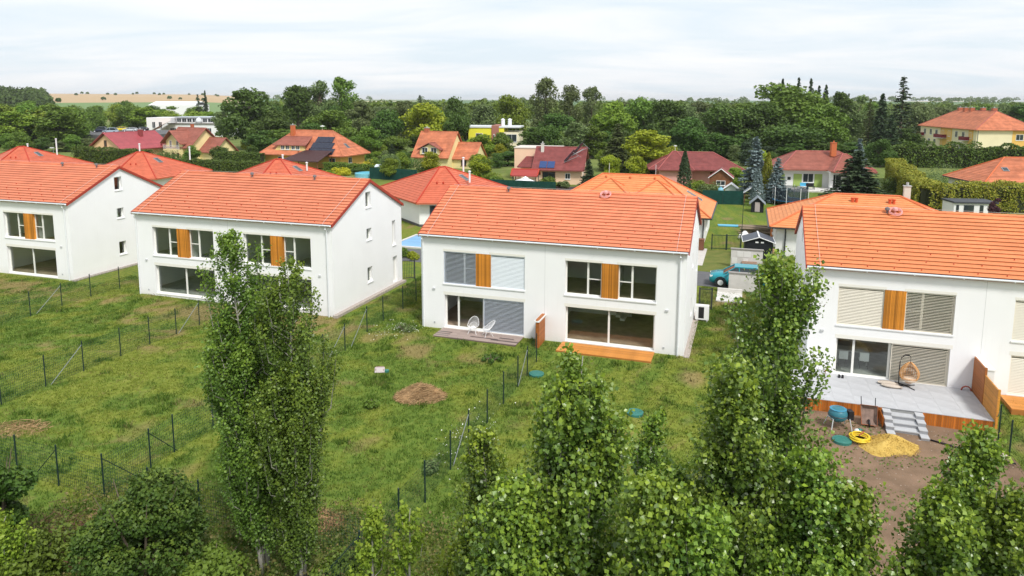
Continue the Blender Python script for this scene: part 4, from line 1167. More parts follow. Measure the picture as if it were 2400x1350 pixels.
def win(root, face, pos, a, z, w_, h, fm=None, bars=1, glass=None, name='window', sill=True):
    """window on an outside wall: face f/b/l/r, pos = wall coordinate, a = along, z = sill height"""
    fm = fm or WHITEP; sg = {'f': -1, 'b': 1, 'l': -1, 'r': 1}[face]
    def bx(m_, x0, x1, d0, d1, z0, z1):
        d0, d1 = sorted((pos + sg * d0, pos + sg * d1))
        if face in 'fb': m_.box(x0, x1, d0, d1, z0, z1)
        else: m_.box(d0, d1, x0, x1, z0, z1)
    t_ = .08; f = MB()
    bx(f, a - w_ / 2, a - w_ / 2 + t_, -.05, .05, z, z + h); bx(f, a + w_ / 2 - t_, a + w_ / 2, -.05, .05, z, z + h)
    bx(f, a - w_ / 2 + t_, a + w_ / 2 - t_, -.05, .05, z, z + t_); bx(f, a - w_ / 2 + t_, a + w_ / 2 - t_, -.05, .05, z + h - t_, z + h)
    for i in range(bars):
        x = a - w_ / 2 + w_ * (i + 1) / (bars + 1); bx(f, x - .03, x + .03, -.05, .045, z + t_, z + h - t_)
    if sill: bx(f, a - w_ / 2 - .08, a + w_ / 2 + .08, -.02, .12, z - .06, z - .003)
    o = f.build(name, fm, root)
    p = MB(); bx(p, a - w_ / 2 + t_ - .01, a + w_ / 2 - t_ + .01, -.05, .012, z + t_ - .01, z + h - t_ + .01); p.build('pane', glass or DGLASS, o)
    return o
def chimney(root, x, y, z0, z1, m, w_=.5, name='chimney', capm=None):
    c_ = MB().box(x - w_ / 2, x + w_ / 2, y - w_ / 2, y + w_ / 2, z0, z1).build(name, m, root)
    MB().box(x - w_ / 2 - .06, x + w_ / 2 + .06, y - w_ / 2 - .06, y + w_ / 2 + .06, z1, z1 + .08).lathe([(.12, 0), (.12, .3)], (x, y, z1 + .08), 8).build('chimney_cap', capm or CONC, c_)
def flue(root, x, y, z0, h):
    MB().lathe([(.11, 0), (.11, h), (.17, h + .02), (.17, h + .12), (.03, h + .18)], (x, y, z0), 10).build('flue_pipe', ZINC, root)
def skylight(root, c, e, s, w_, h):
    """roof window on a slope: centre, across, up-slope unit vectors"""
    e, s = Vector(e), Vector(s); n = e.cross(s)
    if n.z < 0: n = -n
    f = MB().obox(Vector(c) + n * .07, e * w_ / 2, s * h / 2, n * .07).build('skylight', mat('skylight_frame', (.30, .32, .34), .4), root)
    MB().obox(Vector(c) + n * .15, e * (w_ / 2 - .08), s * (h / 2 - .08), n * .012).build('pane', DGLASS, f)

# bungalows just behind the white houses: octagon-like tents of red tile (left) and hipped orange roofs (right)
def tent_bungalow(X, Y, rot, label, extra):
    root = thing('bungalow', label, 'bungalow', (X, Y, 0), rot, 'white bungalows with red tented roofs')
    k = 1.0
    pts = [(-2.0, -5.9), (4.3, -5.7), (9.0, 6.0), (4.5, 12.5), (-5.0, 12.0), (-9.2, 6.0)]
    A = Vector((0, 0, 6.2)); A2 = Vector((.6, .6, 6.2)); z = 2.8
    E_ = [Vector((x, y, z)) for x, y in pts]
    tops = [(A, A2), (A2, A2), (A2, A2), (A2, A), (A, A), (A, A)]
    fac = []
    for i in range(6):
        a, b_ = E_[i], E_[(i + 1) % 6]
        fac.append([a, b_, A2, A] if i in (0, 3) and i == 0 else [a, b_, A2 if i in (1, 2) else A])
    fac[3] = [E_[3], E_[4], A, A2]
    roof_from(root, fac, BUNGT, RIDGER, soffit=E_)
    ctr = Vector((0, 3.5, 0))
    W_ = [ctr + (Vector((p.x, p.y, 0)) - ctr) * .90 for p in E_]
    w = MB()
    for i in range(6):
        a, b_ = W_[i], W_[(i + 1) % 6]; w.poly([(a.x, a.y, -.5), (b_.x, b_.y, -.5), (b_.x, b_.y, z - .1), (a.x, a.y, z - .1)])
    w.build('wall', STUCCO, root)
    w = MB()
    for i in range(6):
        a, b_ = W_[i], W_[(i + 1) % 6]; d = (b_ - a).normalized(); n_ = Vector((d.y, -d.x, 0)) * .012
        w.add([a + n_ + Vector((0, 0, -.4)), b_ + n_ + Vector((0, 0, -.4)), b_ + n_ + Vector((0, 0, .28)), a + n_ + Vector((0, 0, .28))], [(0, 1, 2, 3)])
    w.build('plinth', BASALT, root)
    for i, fr_ in ((0, .3), (0, .72), (5, .5), (1, .4)):
        a, b_ = W_[i], W_[(i + 1) % 6]; d = (b_ - a).normalized(); n_ = Vector((d.y, -d.x, 0)); c_ = a.lerp(b_, fr_)
        f = MB().obox(c_ + n_ * .02 + Vector((0, 0, 1.75)), d * .55, n_ * .035, Vector((0, 0, .65))).build('window', mat('grey_window_frame', (.16, .17, .18)), root)
        MB().obox(c_ + n_ * .03 + Vector((0, 0, 1.75)), d * .48, n_ * .035, Vector((0, 0, .58))).build('pane', DGLASS, f)
    for x, y, dz, h in extra: flue(root, x, y, 4.6, h)
    e, s = (E_[2] - E_[1]).normalized(), None
    n_ = e.cross(A2 - E_[1]).normalized(); s = n_.cross(e) if n_.z > 0 else -n_.cross(e)
    skylight(root, E_[1].lerp(E_[2], .45).lerp(A2, .62), e, s, .8, 1.2)
    vb = MB()
    for q in (.3, .55): 
        p = E_[0].lerp(E_[1], q).lerp(A, .55); vb.lathe([(.1, -.1), (.1, .12), (.02, .16)], p, 8)
    vb.build('roof_vent', RIDGER, root)
    return root
tent_bungalow(-8.5, 82, 0, 'bungalow with a red tented roof between the second and third white house', [(2.4, 5.5, 0, 2.2), (3.6, -1.5, 0, 1.2)])
tent_bungalow(-31.2, 92, .12, 'bungalow whose red tented roof rises behind the roof of the second white house', [(.5, 2.6, 0, 1.9), (3.9, 1.0, 0, 1.0)])
tent_bungalow(-55.7, 104, .16, 'bungalow whose red tented roof shows in the gap right of the leftmost white house', [(-.4, 2.4, 0, 2.6), (6.0, 5.0, 0, 1.9)])
tent_bungalow(-81.0, 115, .2, 'bungalow whose red tented roof peeks over the leftmost white roof', [(.9, 1.2, 0, 1.9), (4.5, 3.0, 0, 2.6)])

def hip_bungalow(X, Y, th, a, b_, zr, r, label, tm, cm, z=2.72):
    root = thing('bungalow', label, 'bungalow', (X, Y, 0), th, 'white bungalows with hipped orange roofs')
    f, so_ = hip_facets(a, b_, z, zr, r)
    rf_ = roof_from(root, f, tm, cm, soffit=so_)
    w = MB().box(-a + .6, a - .6, -b_ + .6, b_ - .6, -.5, z - .1); w.build('wall', STUCCO, root)
    g = MB()
    g.box(-a - .12, a + .12, -b_ - .14, -b_ - .02, z - .12, z - .01); g.box(a + .02, a + .14, -b_ - .12, b_ + .12, z - .12, z - .01); g.box(-a - .14, -a - .02, -b_ - .12, b_ + .12, z - .12, z - .01)
    g.build('gutter', DARKM, root)
    return root, rf_
e1, rf_ = hip_bungalow(12.85, 75.25, TH, 8.7, 5.8, 6.1, 3.1, 'bungalow with two small hipped dormers behind the middle white house', BUNGO, RIDGEL)
for cx in (-1.7, 3.1):
    f, so_ = hip_facets(2.0, 1.7, 4.55, 5.85, .1, cx, -2.7)
    d_ = MB().box(cx - 1.75, cx + 1.75, -4.2, -1.6, 3.2, 4.46).build('dormer', STUCCO, e1)
    roof_from(d_, f, BUNGO, RIDGEL, soffit=so_, name='dormer_roof')
    win(d_, 'f', -4.2, cx, 3.65, 1.2, .7, name='dormer_window')
MB().lathe([(.06, .0), (.06, 2.7)], (8.0, -5.35, 0), 8).build('downpipe', DARKM, e1)
win(e1, 'r', 8.1, -1.5, .9, 1.4, 1.3, glass=DGLASS); win(e1, 'f', -5.2, 5.2, .9, 1.4, 1.3)
for x in (-2.6, 0, 2.6): MB().lathe([(.12, 0), (.12, .14), (.02, .2)], (x, -.6, 5.82), 8).build('roof_vent', RIDGEL, e1)
skylight(e1, (6.6, .8, 3.95), (0, 1, 0), Vector((-.86, 0, .5)), .7, 1.9)
MB().lathe([(.02, 0), (.02, 1.2)], (-2.4, 0, 6.1), 5).lathe([(.02, 0), (.02, 1.2)], (2.6, 0, 6.1), 5).build('lightning_rod', ZINC, e1)
f1, rf_ = hip_bungalow(33.3, 65.2, TH, 8.6, 5.6, 5.3, 2.75, 'bungalow with a bright orange hipped roof behind the right white house', BUNGO, RIDGEL)
MB().lathe([(.06, .0), (.06, 2.7)], (-7.2, -5.12, 0), 8).build('downpipe', DARKM, f1)
chimney(f1, 3.6, 1.6, 4.0, 6.1, mat('pale_chimney', (.62, .60, .54)), .55)
for x in (-1.2, 1.9):
    q = MB()
    for dx in (-.16, .16): q.lathe([(.13, 0), (.13, .32), (.17, .34), (.17, .42)], (x + dx, -1.2, 4.75), 8)
    q.build('roof_vent', mat('orange_vent', (.62, .09, .03)), f1)
win(f1, 'l', -8.0, 1.5, .9, 1.2, 1.2)
g1_, rf_ = hip_bungalow(76.3, 101, -.1, 10.5, 5.6, 6.0, 5.0, 'bungalow with a weathered orange roof behind the tall hedge at the right edge', OLDORANGE, RIDGEL)
skylight(g1_, (-6.2, -2.6, 4.45), (1, 0, 0), Vector((0, .86, .5)), .8, .9)

# ------------------------------------------------------------------ village houses further back
def bare(name, label, X, Y, rz, cat='house', group='village houses behind the estate'):
    return thing(name, label, cat, (X, Y, 0), rz, group)
# magenta roofed house behind the dark hedge
h = bare('village_house', 'peach house with a magenta roof rising behind the dark thuja hedge', -88.9, 163.5, math.radians(65))
gable_body(MB(), 6.0, 5.0, 3.2, 6.2).build('wall', PEACH2, h)
f, s_ = gable_facets(6.6, 5.8, 2.85, 6.45); roof_from(h, f, PINKT, PINKT)
f, s_ = gable_facets(2.0, 2.6, 2.0, 3.6, 6.0, -5.4); roof_from(h, f, PINKT, PINKT, name='porch_roof')
chimney(h, 1.6, -1.5, 4.6, 7.0, mat('maroon_chimney', (.25, .05, .05)), .8)
win(h, 'l', -6.0, .2, 3.4, .9, 1.4, mat('brown_frame', (.16, .06, .03)))
# pale yellow house with balcony
h = bare('village_house', 'pale yellow house with a white balcony under its brown front gable', -75.0, 165, -.50)
gable_body(MB(), 4.3, 4.0, 3.6, 7.1).build('wall', YEL2, h)
f, s_ = gable_facets(4.9, 4.7, 3.0, 7.4); roof_from(h, f, BROWNT, BROWNT)
w = MB(); w.box(-3.4, 2.3, -5.4, -3.9, -.5, 2.6)
w.prism([(-3.4, -4.6, 2.6), (2.3, -4.6, 2.6), (2.3, -4.6, 4.5), (-.55, -4.6, 6.5), (-3.4, -4.6, 4.5)], (0, 3, 0)); w.build('front_bay', YEL2, h)
F0 = [(-4.0, -5.6, 4.0), (-4.0, -1.0, 4.0), (-.55, -1.0, 6.85), (-.55, -5.6, 6.85)]; F1 = [(2.9, -1.0, 4.0), (2.9, -5.6, 4.0), (-.55, -5.6, 6.85), (-.55, -1.0, 6.85)]
roof_from(h, [F0, F1], BROWNT, BROWNT, name='front_roof', thick=.2)
b_ = MB()
for i in range(18): b_.box(-3.35 + i * .33, -3.31 + i * .33, -5.38, -5.34, 2.6, 3.5)
b_.box(-3.4, 2.3, -5.40, -5.32, 3.5, 3.56).box(-3.4, 2.3, -5.40, -5.32, 3.0, 3.05).build('balcony_rail', WHITEP, h)
for x in (-1.7, .7): win(h, 'f', -4.6, x, 2.7, .8, 1.9, sill=False)
for x in (-2.2, .2, 1.8): win(h, 'f', -5.4, x, .3, .9, 1.6, mat('brown_frame', (.16, .06, .03)))
for s in (-1, 1):
    pass
w = gable_body(MB(), 3.0, 2.9, 2.4, 5.0, 6.4, 1.2); w.build('side_wing', YEL2, h)
f, s_ = gable_facets(3.4, 3.4, 2.0, 5.2, 6.6, 1.2); roof_from(h, f, BROWNT, BROWNT, name='wing_roof')
chimney(h, -.6, .5, 6.8, 8.3, mat('brick_chimney', (.40, .12, .06)), .6)
# big amber house with solar roof
h = bare('village_house', 'wide amber house with an orange roof and a stepped solar array', -42.3, 150.2, -.32)
w = MB().box(-9.2, 9.2, -4.6, 4.9, -.5, 2.55); w.build('wall', AMBER, h)
f, s_ = hip_facets(10.3, 5.6, 2.6, 7.5, 4.6); r_ = roof_from(h, f, OLDORANGE, OLDORANGE, soffit=s_, course=.42)
SL = math.atan2(4.9, 5.6); up = Vector((0, math.cos(SL), math.sin(SL))); nn = Vector((0, -math.sin(SL), math.cos(SL)))
pm_ = MB().obox((0, 0, 0), (.50, 0, 0), up * .82, nn * .02).mesh('solar_panel', SOLAR)
for row, (x0, n_) in enumerate(((1.6, 6), (1.8, 5), (2.1, 4))):
    for i in range(n_):
        o = link('solar_panel', pm_, h); o.location = Vector((x0 + .5 + i * 1.03, -5.6, 2.6)) + up * (1.15 + row * 1.72) + nn * .16
d_ = MB().prism([(-6.6, -4.7, 3.45), (1.0, -4.7, 3.45), (-.2, -4.7, 4.75), (-5.4, -4.7, 4.75)], (0, 2.6, 0)).build('dormer', YEL, h)
roof_from(d_, [[(-6.9, -5.0, 4.62 - .02), (1.3, -5.0, 4.62 - .02), (.6, -1.6, 6.2), (-6.0, -1.6, 6.2)]], BROWNT, BROWNT, name='dormer_roof')
for x in (-4.6, -3.4, -2.0, -.9): win(d_, 'f', -4.7, x, 3.62, .9, .9, name='dormer_window')
chimney(h, -4.4, -1.2, 5.6, 8.6, mat('orange_chimney', (.50, .14, .05)), .75)
MB().lathe([(.03, 0), (.03, 1.3)], (2.1, 0, 7.4), 5).lathe([(.5, 0), (.4, .1), (.03, .14)], (2.1, 0, 8.4), 12).build('satellite_dish', WHITEP, h)
skylight(h, (8.2, -.6, 4.4), (0, 1, 0), Vector((-.76, 0, .65)), .9, 1.3)
for x in (-5.2, 7.2): win(h, 'f', -4.6, x, .9, 1.5, 1.2)
win(h, 'r', 9.2, -1.0, .9, 1.4, 1.2)
f = [[(-4.5, -10.5, 2.0), (4.6, -10.5, 2.0), (4.6, -6.0, 3.4), (-4.5, -6.0, 3.4)]]
q = bare('shelter', 'dark brown sloping shelter roof in front of the amber house', -41.0, 146.5, -.32, 'shelter', None)
roof_from(q, [[(-3.5, -7.5, 1.9), (5.5, -7.5, 1.9), (5.0, -1.6, 3.6), (-1.5, -1.6, 3.6)]], mat('dark_brown_sheet', (.075, .035, .035), .5), RIDGER, caps=False)
for x in (-3, 5): MB().box(x - .08, x + .08, -7.2, -7.04, -.3, 1.9).box(x - .08, x + .08, -2.0, -1.84, -.3, 3.4).build('post', WOODB, q)
# steep-roofed yellow house with arched dormer
h = bare('village_house', 'pale yellow house with a steep orange roof and an arched dormer', -15.3, 148.2, -.33)
gable_body(MB(), 3.9, 4.4, 2.6, 7.1).build('wall', YEL2, h)
f, s_ = gable_facets(4.2, 5.0, 2.3, 7.4); roof_from(h, f, OLDORANGE, OLDORANGE, course=.42)
d_ = MB().prism([(-2.3, -4.75, 2.9), (2.0, -4.75, 2.9), (2.0, -4.75, 4.0), (-.15, -4.75, 5.0), (-2.3, -4.75, 4.0)], (0, 2.9, 0)).build('dormer', YEL2, h)
roof_from(d_, [[(-2.7, -5.1, 3.95), (-2.7, -2.2, 3.95), (-.15, -2.2, 5.25), (-.15, -5.1, 5.25)], [(2.4, -2.2, 3.95), (2.4, -5.1, 3.95), (-.15, -5.1, 5.25), (-.15, -2.2, 5.25)]], BROWNT, BROWNT, name='dormer_roof')
for x in (-1.15, .85): win(d_, 'f', -4.75, x, 3.1, 1.3, 1.25, bars=1, name='dormer_window')
chimney(h, -3.0, .2, 6.6, 8.1, mat('brick_chimney', (.40, .12, .06)), .9)
gable_body(MB(), 2.4, 3.2, 2.2, 5.0, 6.3, 1.0).build('side_wing', YEL2, h)
f, s_ = gable_facets(2.6, 3.6, 1.95, 5.2, 6.4, 1.0); roof_from(h, f, OLDORANGE, OLDORANGE, name='wing_roof', course=.42)
win(h, 'f', -2.2, 6.4, .6, 1.2, 1.3, mat('brown_frame', (.16, .06, .03)))
# apricot house with flat wing and tilted solar frames
h = bare('village_house', 'apricot house with a maroon roof carrying tilted solar frames', 8.6, 121.5, -.20)
gable_body(MB(), 3.9, 4.2, 2.6, 5.6).build('wall', PEACH, h)
f, s_ = gable_facets(4.4, 5.0, 2.45, 6.0); roof_from(h, f, MAROON, MAROON, course=.30)
SL = math.atan2(3.55, 5.0); up = Vector((0, math.cos(SL), math.sin(SL))); nn = Vector((0, -math.sin(SL), math.cos(SL)))
for i in range(2):
    o = MB().obox(Vector((-2.6 + i * 1.35, -5, 2.45)) + up * 1.25 + nn * .14, (.62, 0, 0), up * .85, nn * .03).build('solar_panel', SOLARB, h)
for i, (x0, z0, L) in enumerate(((.7, 1.1, 2.6), (2.0, 3.3, 3.3))):
    c_ = Vector((x0 + .9, -5, 2.45)) + up * (z0 + 1.3) + nn * .85
    dirv = Vector((.62, .25, .74)).normalized(); sid = Vector((.1, .95, -.3)).normalized()
    o = MB().obox(c_ + dirv * .3, dirv * L / 2, sid * .55, dirv.cross(sid) * .03).build('solar_panel', SOLAR, h)
    MB().tube([c_ - dirv * L * .45, c_ + dirv * L * .45 - nn * 1.4], .04, 5).tube([c_ - dirv * L * .45, c_ + Vector((1.6, .3, .2))], .04, 5).tube([c_ + dirv * L * .42, c_ + Vector((2.0, .8, 0))], .04, 5).build('panel_frame', GALV, o)
w = MB().box(-8.6, -.6, 1.2, 7.5, -.5, 5.6); w.build('flat_wing', PEACH, h)
MB().box(-8.7, -.5, 1.1, 7.6, 5.6, 5.75).build('roof_edge', mat('pale_roof_edge', (.62, .56, .50)), h)
win(h, 'f', 1.2, -3.6, 3.4, 1.1, 1.1, mat('brown_frame', (.16, .06, .03))); win(h, 'f', 1.2, -6.0, .2, 1.6, 1.9, mat('brown_frame', (.16, .06, .03)))
roof_from(h, [[(-7.2, -3.2, 2.7), (-3.0, -3.2, 2.7), (-3.0, 1.15, 4.1), (-6.4, 1.15, 4.1)]], MAROON, MAROON, name='porch_roof', course=.3)
MB().box(-6.6, -4.0, -2.6, 1.15, -.5, 2.6).build('porch_wall', PEACH, h)
win(h, 'f', -4.2, -1.6, .1, 2.2, 2.0, mat('brown_frame', (.16, .06, .03)), sill=False); win(h, 'f', -4.2, 1.6, .9, .9, 1.0)
win(h, 'r', 3.9, -1.8, .9, .8, 1.6); win(h, 'r', 3.9, 1.5, 3.0, .8, 1.4)
chimney(h, -3.2, -1.0, 4.0, 6.6, mat('pale_chimney', (.62, .60, .54)), .5)
q = bare('pavilion', 'small maroon-roofed garden pavilion before the apricot house', 2.2, 113.5, -.2, 'pavilion', None)
f, s_ = gable_facets(2.2, 1.5, 2.0, 2.9); roof_from(q, f, mat('red_sheet', (.36, .06, .05), .5), RIDGER)
for x in (-1.9, 1.9):
    for y in (-1.2, 1.2): MB().box(x - .07, x + .07, y - .07, y + .07, -.3, 2.0).build('post', BASALT, q)
# pink bungalow
h = bare('village_house', 'pink bungalow with a maroon hipped roof behind a slim cypress', 31.8, 122.5, -.15)
w = MB().box(-6.5, 7.2, -3.6, 5, -.5, 2.5); w.build('wall', PINK, h)
f, s_ = hip_facets(8.0, 5.2, 2.5, 5.1, 3.2); roof_from(h, f, MAROON, mat('pale_red_ridge', (.36, .10, .09)), soffit=s_, course=.30)
f, s_ = hip_facets(3.0, 4.5, 2.55, 5.35, .3, -3.5, -2.2); roof_from(h, f, MAROON, mat('pale_red_ridge', (.36, .10, .09)), name='wing_roof', course=.30)
MB().box(-6.2, -.8, -6.0, -2.0, -.5, 2.45).build('side_wing', PINK, h)
win(h, 'f', -3.6, 3.2, .0, 1.6, 2.0, mat('brown_frame', (.20, .07, .03)), glass=WOODB, sill=False); win(h, 'f', -3.6, 5.4, .9, 1.1, 1.0)
MB().lathe([(.03, 0), (.03, 1.0)], (-3.2, .6, 5.2), 5).lathe([(.3, 0), (.2, .08)], (-3.2, .6, 6.1), 10).build('satellite_dish', WHITEP, h)
# green and white bungalow
h = bare('village_house', 'white and lime green bungalow with a brown roof and orange chimney', 50.0, 116.5, -.10)
w = MB().box(-6.0, 8, -3.4, 5.4, -.5, 3.1); w.build('wall', WHITEP, h)
f, s_ = hip_facets(7.4, 5.6, 3.1, 5.7, 3.4, 1.0, 1.0); roof_from(h, f, BROWNT, mat('pale_red_ridge', (.36, .10, .09)), soffit=s_, course=.30)
f, s_ = hip_facets(3.3, 5.0, 3.05, 5.5, .3, 4.2, -2.4); roof_from(h, f, BROWNT, mat('pale_red_ridge', (.36, .10, .09)), name='wing_roof', course=.30)
w = MB().box(-3.9, -2.6, -3.46, -3.38, .1, 2.3).box(-2.6, -.6, -3.46, -3.38, .1, .7).box(-.6, .6, -3.46, -3.38, .1, 2.3).build('green_panel', LIME, h)
MB().box(-5.9, -5.3, -3.46, -3.38, .1, 2.3).build('green_panel', LIME, h)
win(h, 'f', -3.4, -1.6, .9, 1.7, 1.5)
MB().box(-5.1, -4.1, -3.45, -3.3, .05, 2.2).build('door', WHITEP, h); MB().box(-4.85, -4.35, -3.47, -3.44, 1.3, 1.8).build('door_pane', DGLASS, h)
MB().box(.9, 7.0, -6.2, -3.3, 2.8, 3.0).build('porch_slab', WHITEP, h)
for x in (1.2, 4.4): MB().box(x - .25, x + .25, -6.0, -5.5, -.3, 2.8).build('porch_column', WHITEP, h)
win(h, 'f', -3.4, 2.7, .1, 1.8, 2.2, sill=False)
chimney(h, 3.0, -.6, 5.0, 7.2, mat('orange_chimney', (.62, .20, .05)), .8, capm=mat('orange_chimney', (.62, .20, .05)))
q = thing('patio', 'pale patio slab before the lime green bungalow', 'patio', (48.5, 110.3, 0), -.10)
MB().box(-4.5, 5, -2.6, 2.0, -.3, .22).build('patio_slab', CONCL, q)
for i, (x, m, lab) in enumerate(((45.6, WHITEP, 'white garden table on the patio of the lime green bungalow'), (47.1, BLACKP, 'black garden bench on the patio of the lime green bungalow'), (46.4, BLUEP, 'bright blue garden chair on the patio of the lime green bungalow'))):
    q = thing(('garden_table', 'garden_bench', 'garden_chair')[i], lab, ('table', 'bench', 'chair')[i], (x, 109.6 + .3 * (i == 1) + .9 * (i == 2), .22), -.1)
    MB().box(-.6, .6, -.35, .35, .42, .5).build(('tabletop', 'seat', 'seat')[i], m, q)
    if i: MB().box(-.6, .6, .30, .36, .5, .95).build('backrest', m, q)
    for sx_ in (-.5, .5):
        for sy_ in (-.28, .28): MB().box(sx_ - .04, sx_ + .04, sy_ - .04, sy_ + .04, 0, .42).build('leg', m, q)
# long apartment block on the right
h = bare('apartment_block', 'three-storey cream apartment block with wine red balconies at the right edge', 135.3, 206.3, math.radians(82), 'apartment block', None)
a, b2, ez, rz_ = 17.5, 7.5, 6.4, 11.4
w = MB().box(-a, a, -b2, b2, -.5, ez); w.build('wall', CREAM, h)
f, s_ = hip_facets(a + .7, b2 + .7, ez + .05, rz_, a - 6.2); roof_from(h, f, OLDORANGE, mat('pale_red_ridge', (.36, .10, .09)), soffit=s_, course=.5)
s_of = lambda px: None
def facade_s(px):
    """distance along the long facade that is seen at a photograph column"""
    o = Vector((135.3, 206.3)); d = Vector((math.cos(math.radians(82)), math.sin(math.radians(82)))); n_ = Vector((-d.y, d.x))
    p = o + n_ * b2; k = (px - 1200) / FPX
    return (k * p.y - p.x) / (d.x - k * d.y)
for px_, z in ((2178, 3.9), (2191, 3.9), (2206, 3.9), (2221, 3.9), (2238, 3.9), (2254, 3.9), (2271, 3.9), (2175, 1.0), (2188, 1.0), (2203, 1.0), (2220, 1.0), (2235, 1.0), (2250, 1.0), (2164, 3.9), (2164, 1.0)):
    s = facade_s(px_)
    if abs(s) < a - .6: win(h, 'b', b2, s, z, 1.5, 1.7)
s = facade_s(2214); MB().box(s - 3.6, s + 3.6, b2 + .012, b2 + .04, -.3, ez - .05).build('orange_band', AMBER, h)
s = facade_s(2272); MB().box(s - 1.3, s + 1.3, b2 + .012, b2 + .04, -.3, ez - .05).build('orange_band', AMBER, h)
for px_, L, z in ((2205, 5.6, 3.2), (2262, 3.4, 3.2), (2156, 4.2, 3.2), (2156, 4.2, .3)):
    s = min(facade_s(px_), a - L / 2 + 1.5)
    o = MB().box(s - L / 2, s + L / 2, b2 + .02, b2 + 1.3, z, z + .18).build('balcony', CONCL, h)
    MB().box(s - L / 2, s + L / 2, b2 + 1.22, b2 + 1.3, z + .19, z + 1.15).box(s - L / 2, s - L / 2 + .08, b2 + .05, b2 + 1.21, z + .19, z + 1.15).box(s + L / 2 - .08, s + L / 2, b2 + .05, b2 + 1.21, z + .19, z + 1.15).build('balcony_panel', WINE, o)
w = MB().box(-a - .04, -a - .012, -6.2, -1.4, -.3, ez - .05); w.build('orange_band', AMBER, h)
win(h, 'l', -a - .04, -3.2, 3.7, 1.9, 1.6)
MB().lathe([(.07, 0), (.07, ez)], (-a - .1, b2 - .3, 0), 6).build('downpipe', GALV, h)
for x in (-9, -3, 2, 5.5, 10): chimney(h, x, -.5 + (x % 3) * .3, rz_ - 1.0, rz_ + .8, mat('brick_chimney', (.40, .12, .06)), 1.1)
MB().lathe([(.04, 0), (.04, 4.0)], (3.6, 0, rz_), 5).tube([(3.6, -.7, rz_ + 3.4), (3.6, .7, rz_ + 3.4)], .03, 4).tube([(3.6, -.5, rz_ + 2.8), (3.6, .5, rz_ + 2.8)], .03, 4).build('aerial', GALV, h)
# white school with strip windows and an orange canopy
h = bare('school_building', 'low white flat-roofed school with strip windows and an orange canopy', -115.5, 272, -.05, 'school', None)
MB().box(-24, -14.5, -4, 8, -.5, 7.0).build('tall_block', WHITEP, h)
MB().box(-14.4, 9.5, -6, 8, -.5, 4.6).build('low_block', WHITEP, h)
MB().box(-14.7, 9.8, -6.3, 8.2, 4.6, 4.95).build('roof_edge', mat('grey_roof_edge', (.20, .19, .17)), h)
MB().box(-13.8, 3.0, -1, 8, 4.95, 7.0).build('upper_block', WHITEP, h); MB().box(-14.2, 3.4, -1.5, 8.4, 7.0, 7.3).build('upper_roof', mat('blue_grey_roof', (.50, .55, .60)), h)
for i in range(8): win(h, 'f', -1, -12.8 + i * 2.05, 5.2, 1.8, 1.5, bars=1, sill=False)
for i in range(5): win(h, 'f', -6, -12.6 + i * 3.4, 1.0, 2.4, 2.2, bars=2)
for i in range(2): win(h, 'f', -4, -21.2 + i * 2.6, 3.0, 1.3, 2.4)
w = MB()
for i in range(9):
    t0, t1 = i / 9, (i + 1) / 9
    w.poly([(-20.5 + 9 * t0, -11.5, .9 + 4.6 * t0 ** .8), (-20.5 + 9 * t1, -11.5, .9 + 4.6 * t1 ** .8), (-18.8 + 9 * t1, -4.6, 3.0 + 4.6 * t1 ** .8), (-18.8 + 9 * t0, -4.6, 3.0 + 4.6 * t0 ** .8)])
w.build('canopy', mat('orange_sheet', (.58, .17, .03), .5), h)
for x, y in ((-4.0, -3), (8.6, 0)): MB().lathe([(1.1, 0), (1.3, .8), (.9, 1.7), (.1, 2.2)], (x, y, 4.9), 12).build('roof_dome', mat('pale_dome', (.62, .64, .65), .35), h, True)
h = bare('storage_hall', 'long white hall roof beyond the school trees', -200, 425, 0, 'hall', None)
f, s_ = gable_facets(14, 9, 10.6, 12.6); MB().box(-14, 14, -9, 9, -.5, 10.6).build('wall', WHITEP, h)
MB().poly(f[0]).poly(f[1]).build('roof', mat('white_sheet_roof', (.78, .80, .82), .5), h)
# yellow modern house
h = bare('modern_house', 'lemon yellow flat-roofed modern house among the trees', -3.8, 184, -.12, 'house', None)
MB().box(-7, -1, -4, 5, -.5, 7.0).build('yellow_block', LEMON, h)
MB().box(-10.2, -7.02, 0, 5, -.5, 7.0).box(-10.2, -9.6, -4, -.02, -.5, 7.0).build('loggia_wall', LEMON, h)
MB().box(-10.4, 6.4, -4.2, 5.2, 7.0, 7.35).build('roof_edge', mat('pale_grey_edge', (.62, .64, .64)), h)
MB().box(-.98, .9, -4.3, 5, -.5, 7.6).build('red_brown_block', mat('red_brown_render', (.36, .15, .11)), h)
MB().box(.92, 6.2, -4, 5, -.5, 5.9).build('white_block', mat('pale_lemon', (.80, .72, .52)), h); MB().box(.92, 2.2, -4.05, 4, 5.9, 7.0).build('yellow_fin', LEMON, h)
win(h, 'f', -4, -4.2, 4.3, 1.8, 1.3); win(h, 'f', -4.3, -.3, 4.0, .4, 1.4, sill=False); win(h, 'f', -4, 4.2, 3.4, 2.6, 2.0); win(h, 'f', 0, -8.3, 3.6, 1.8, 2.0)
for x in (1.4, 3.2): MB().lathe([(.5, 0), (.5, 1.6), (.6, 1.7), (.1, 2.0)], (x, 0, 7.3), 10).build('roof_unit', ZINC, h)
MB().box(-9.6, -7.0, -4, -3.9, 3.0, 3.9).build('balcony_rail', DARKM, h)

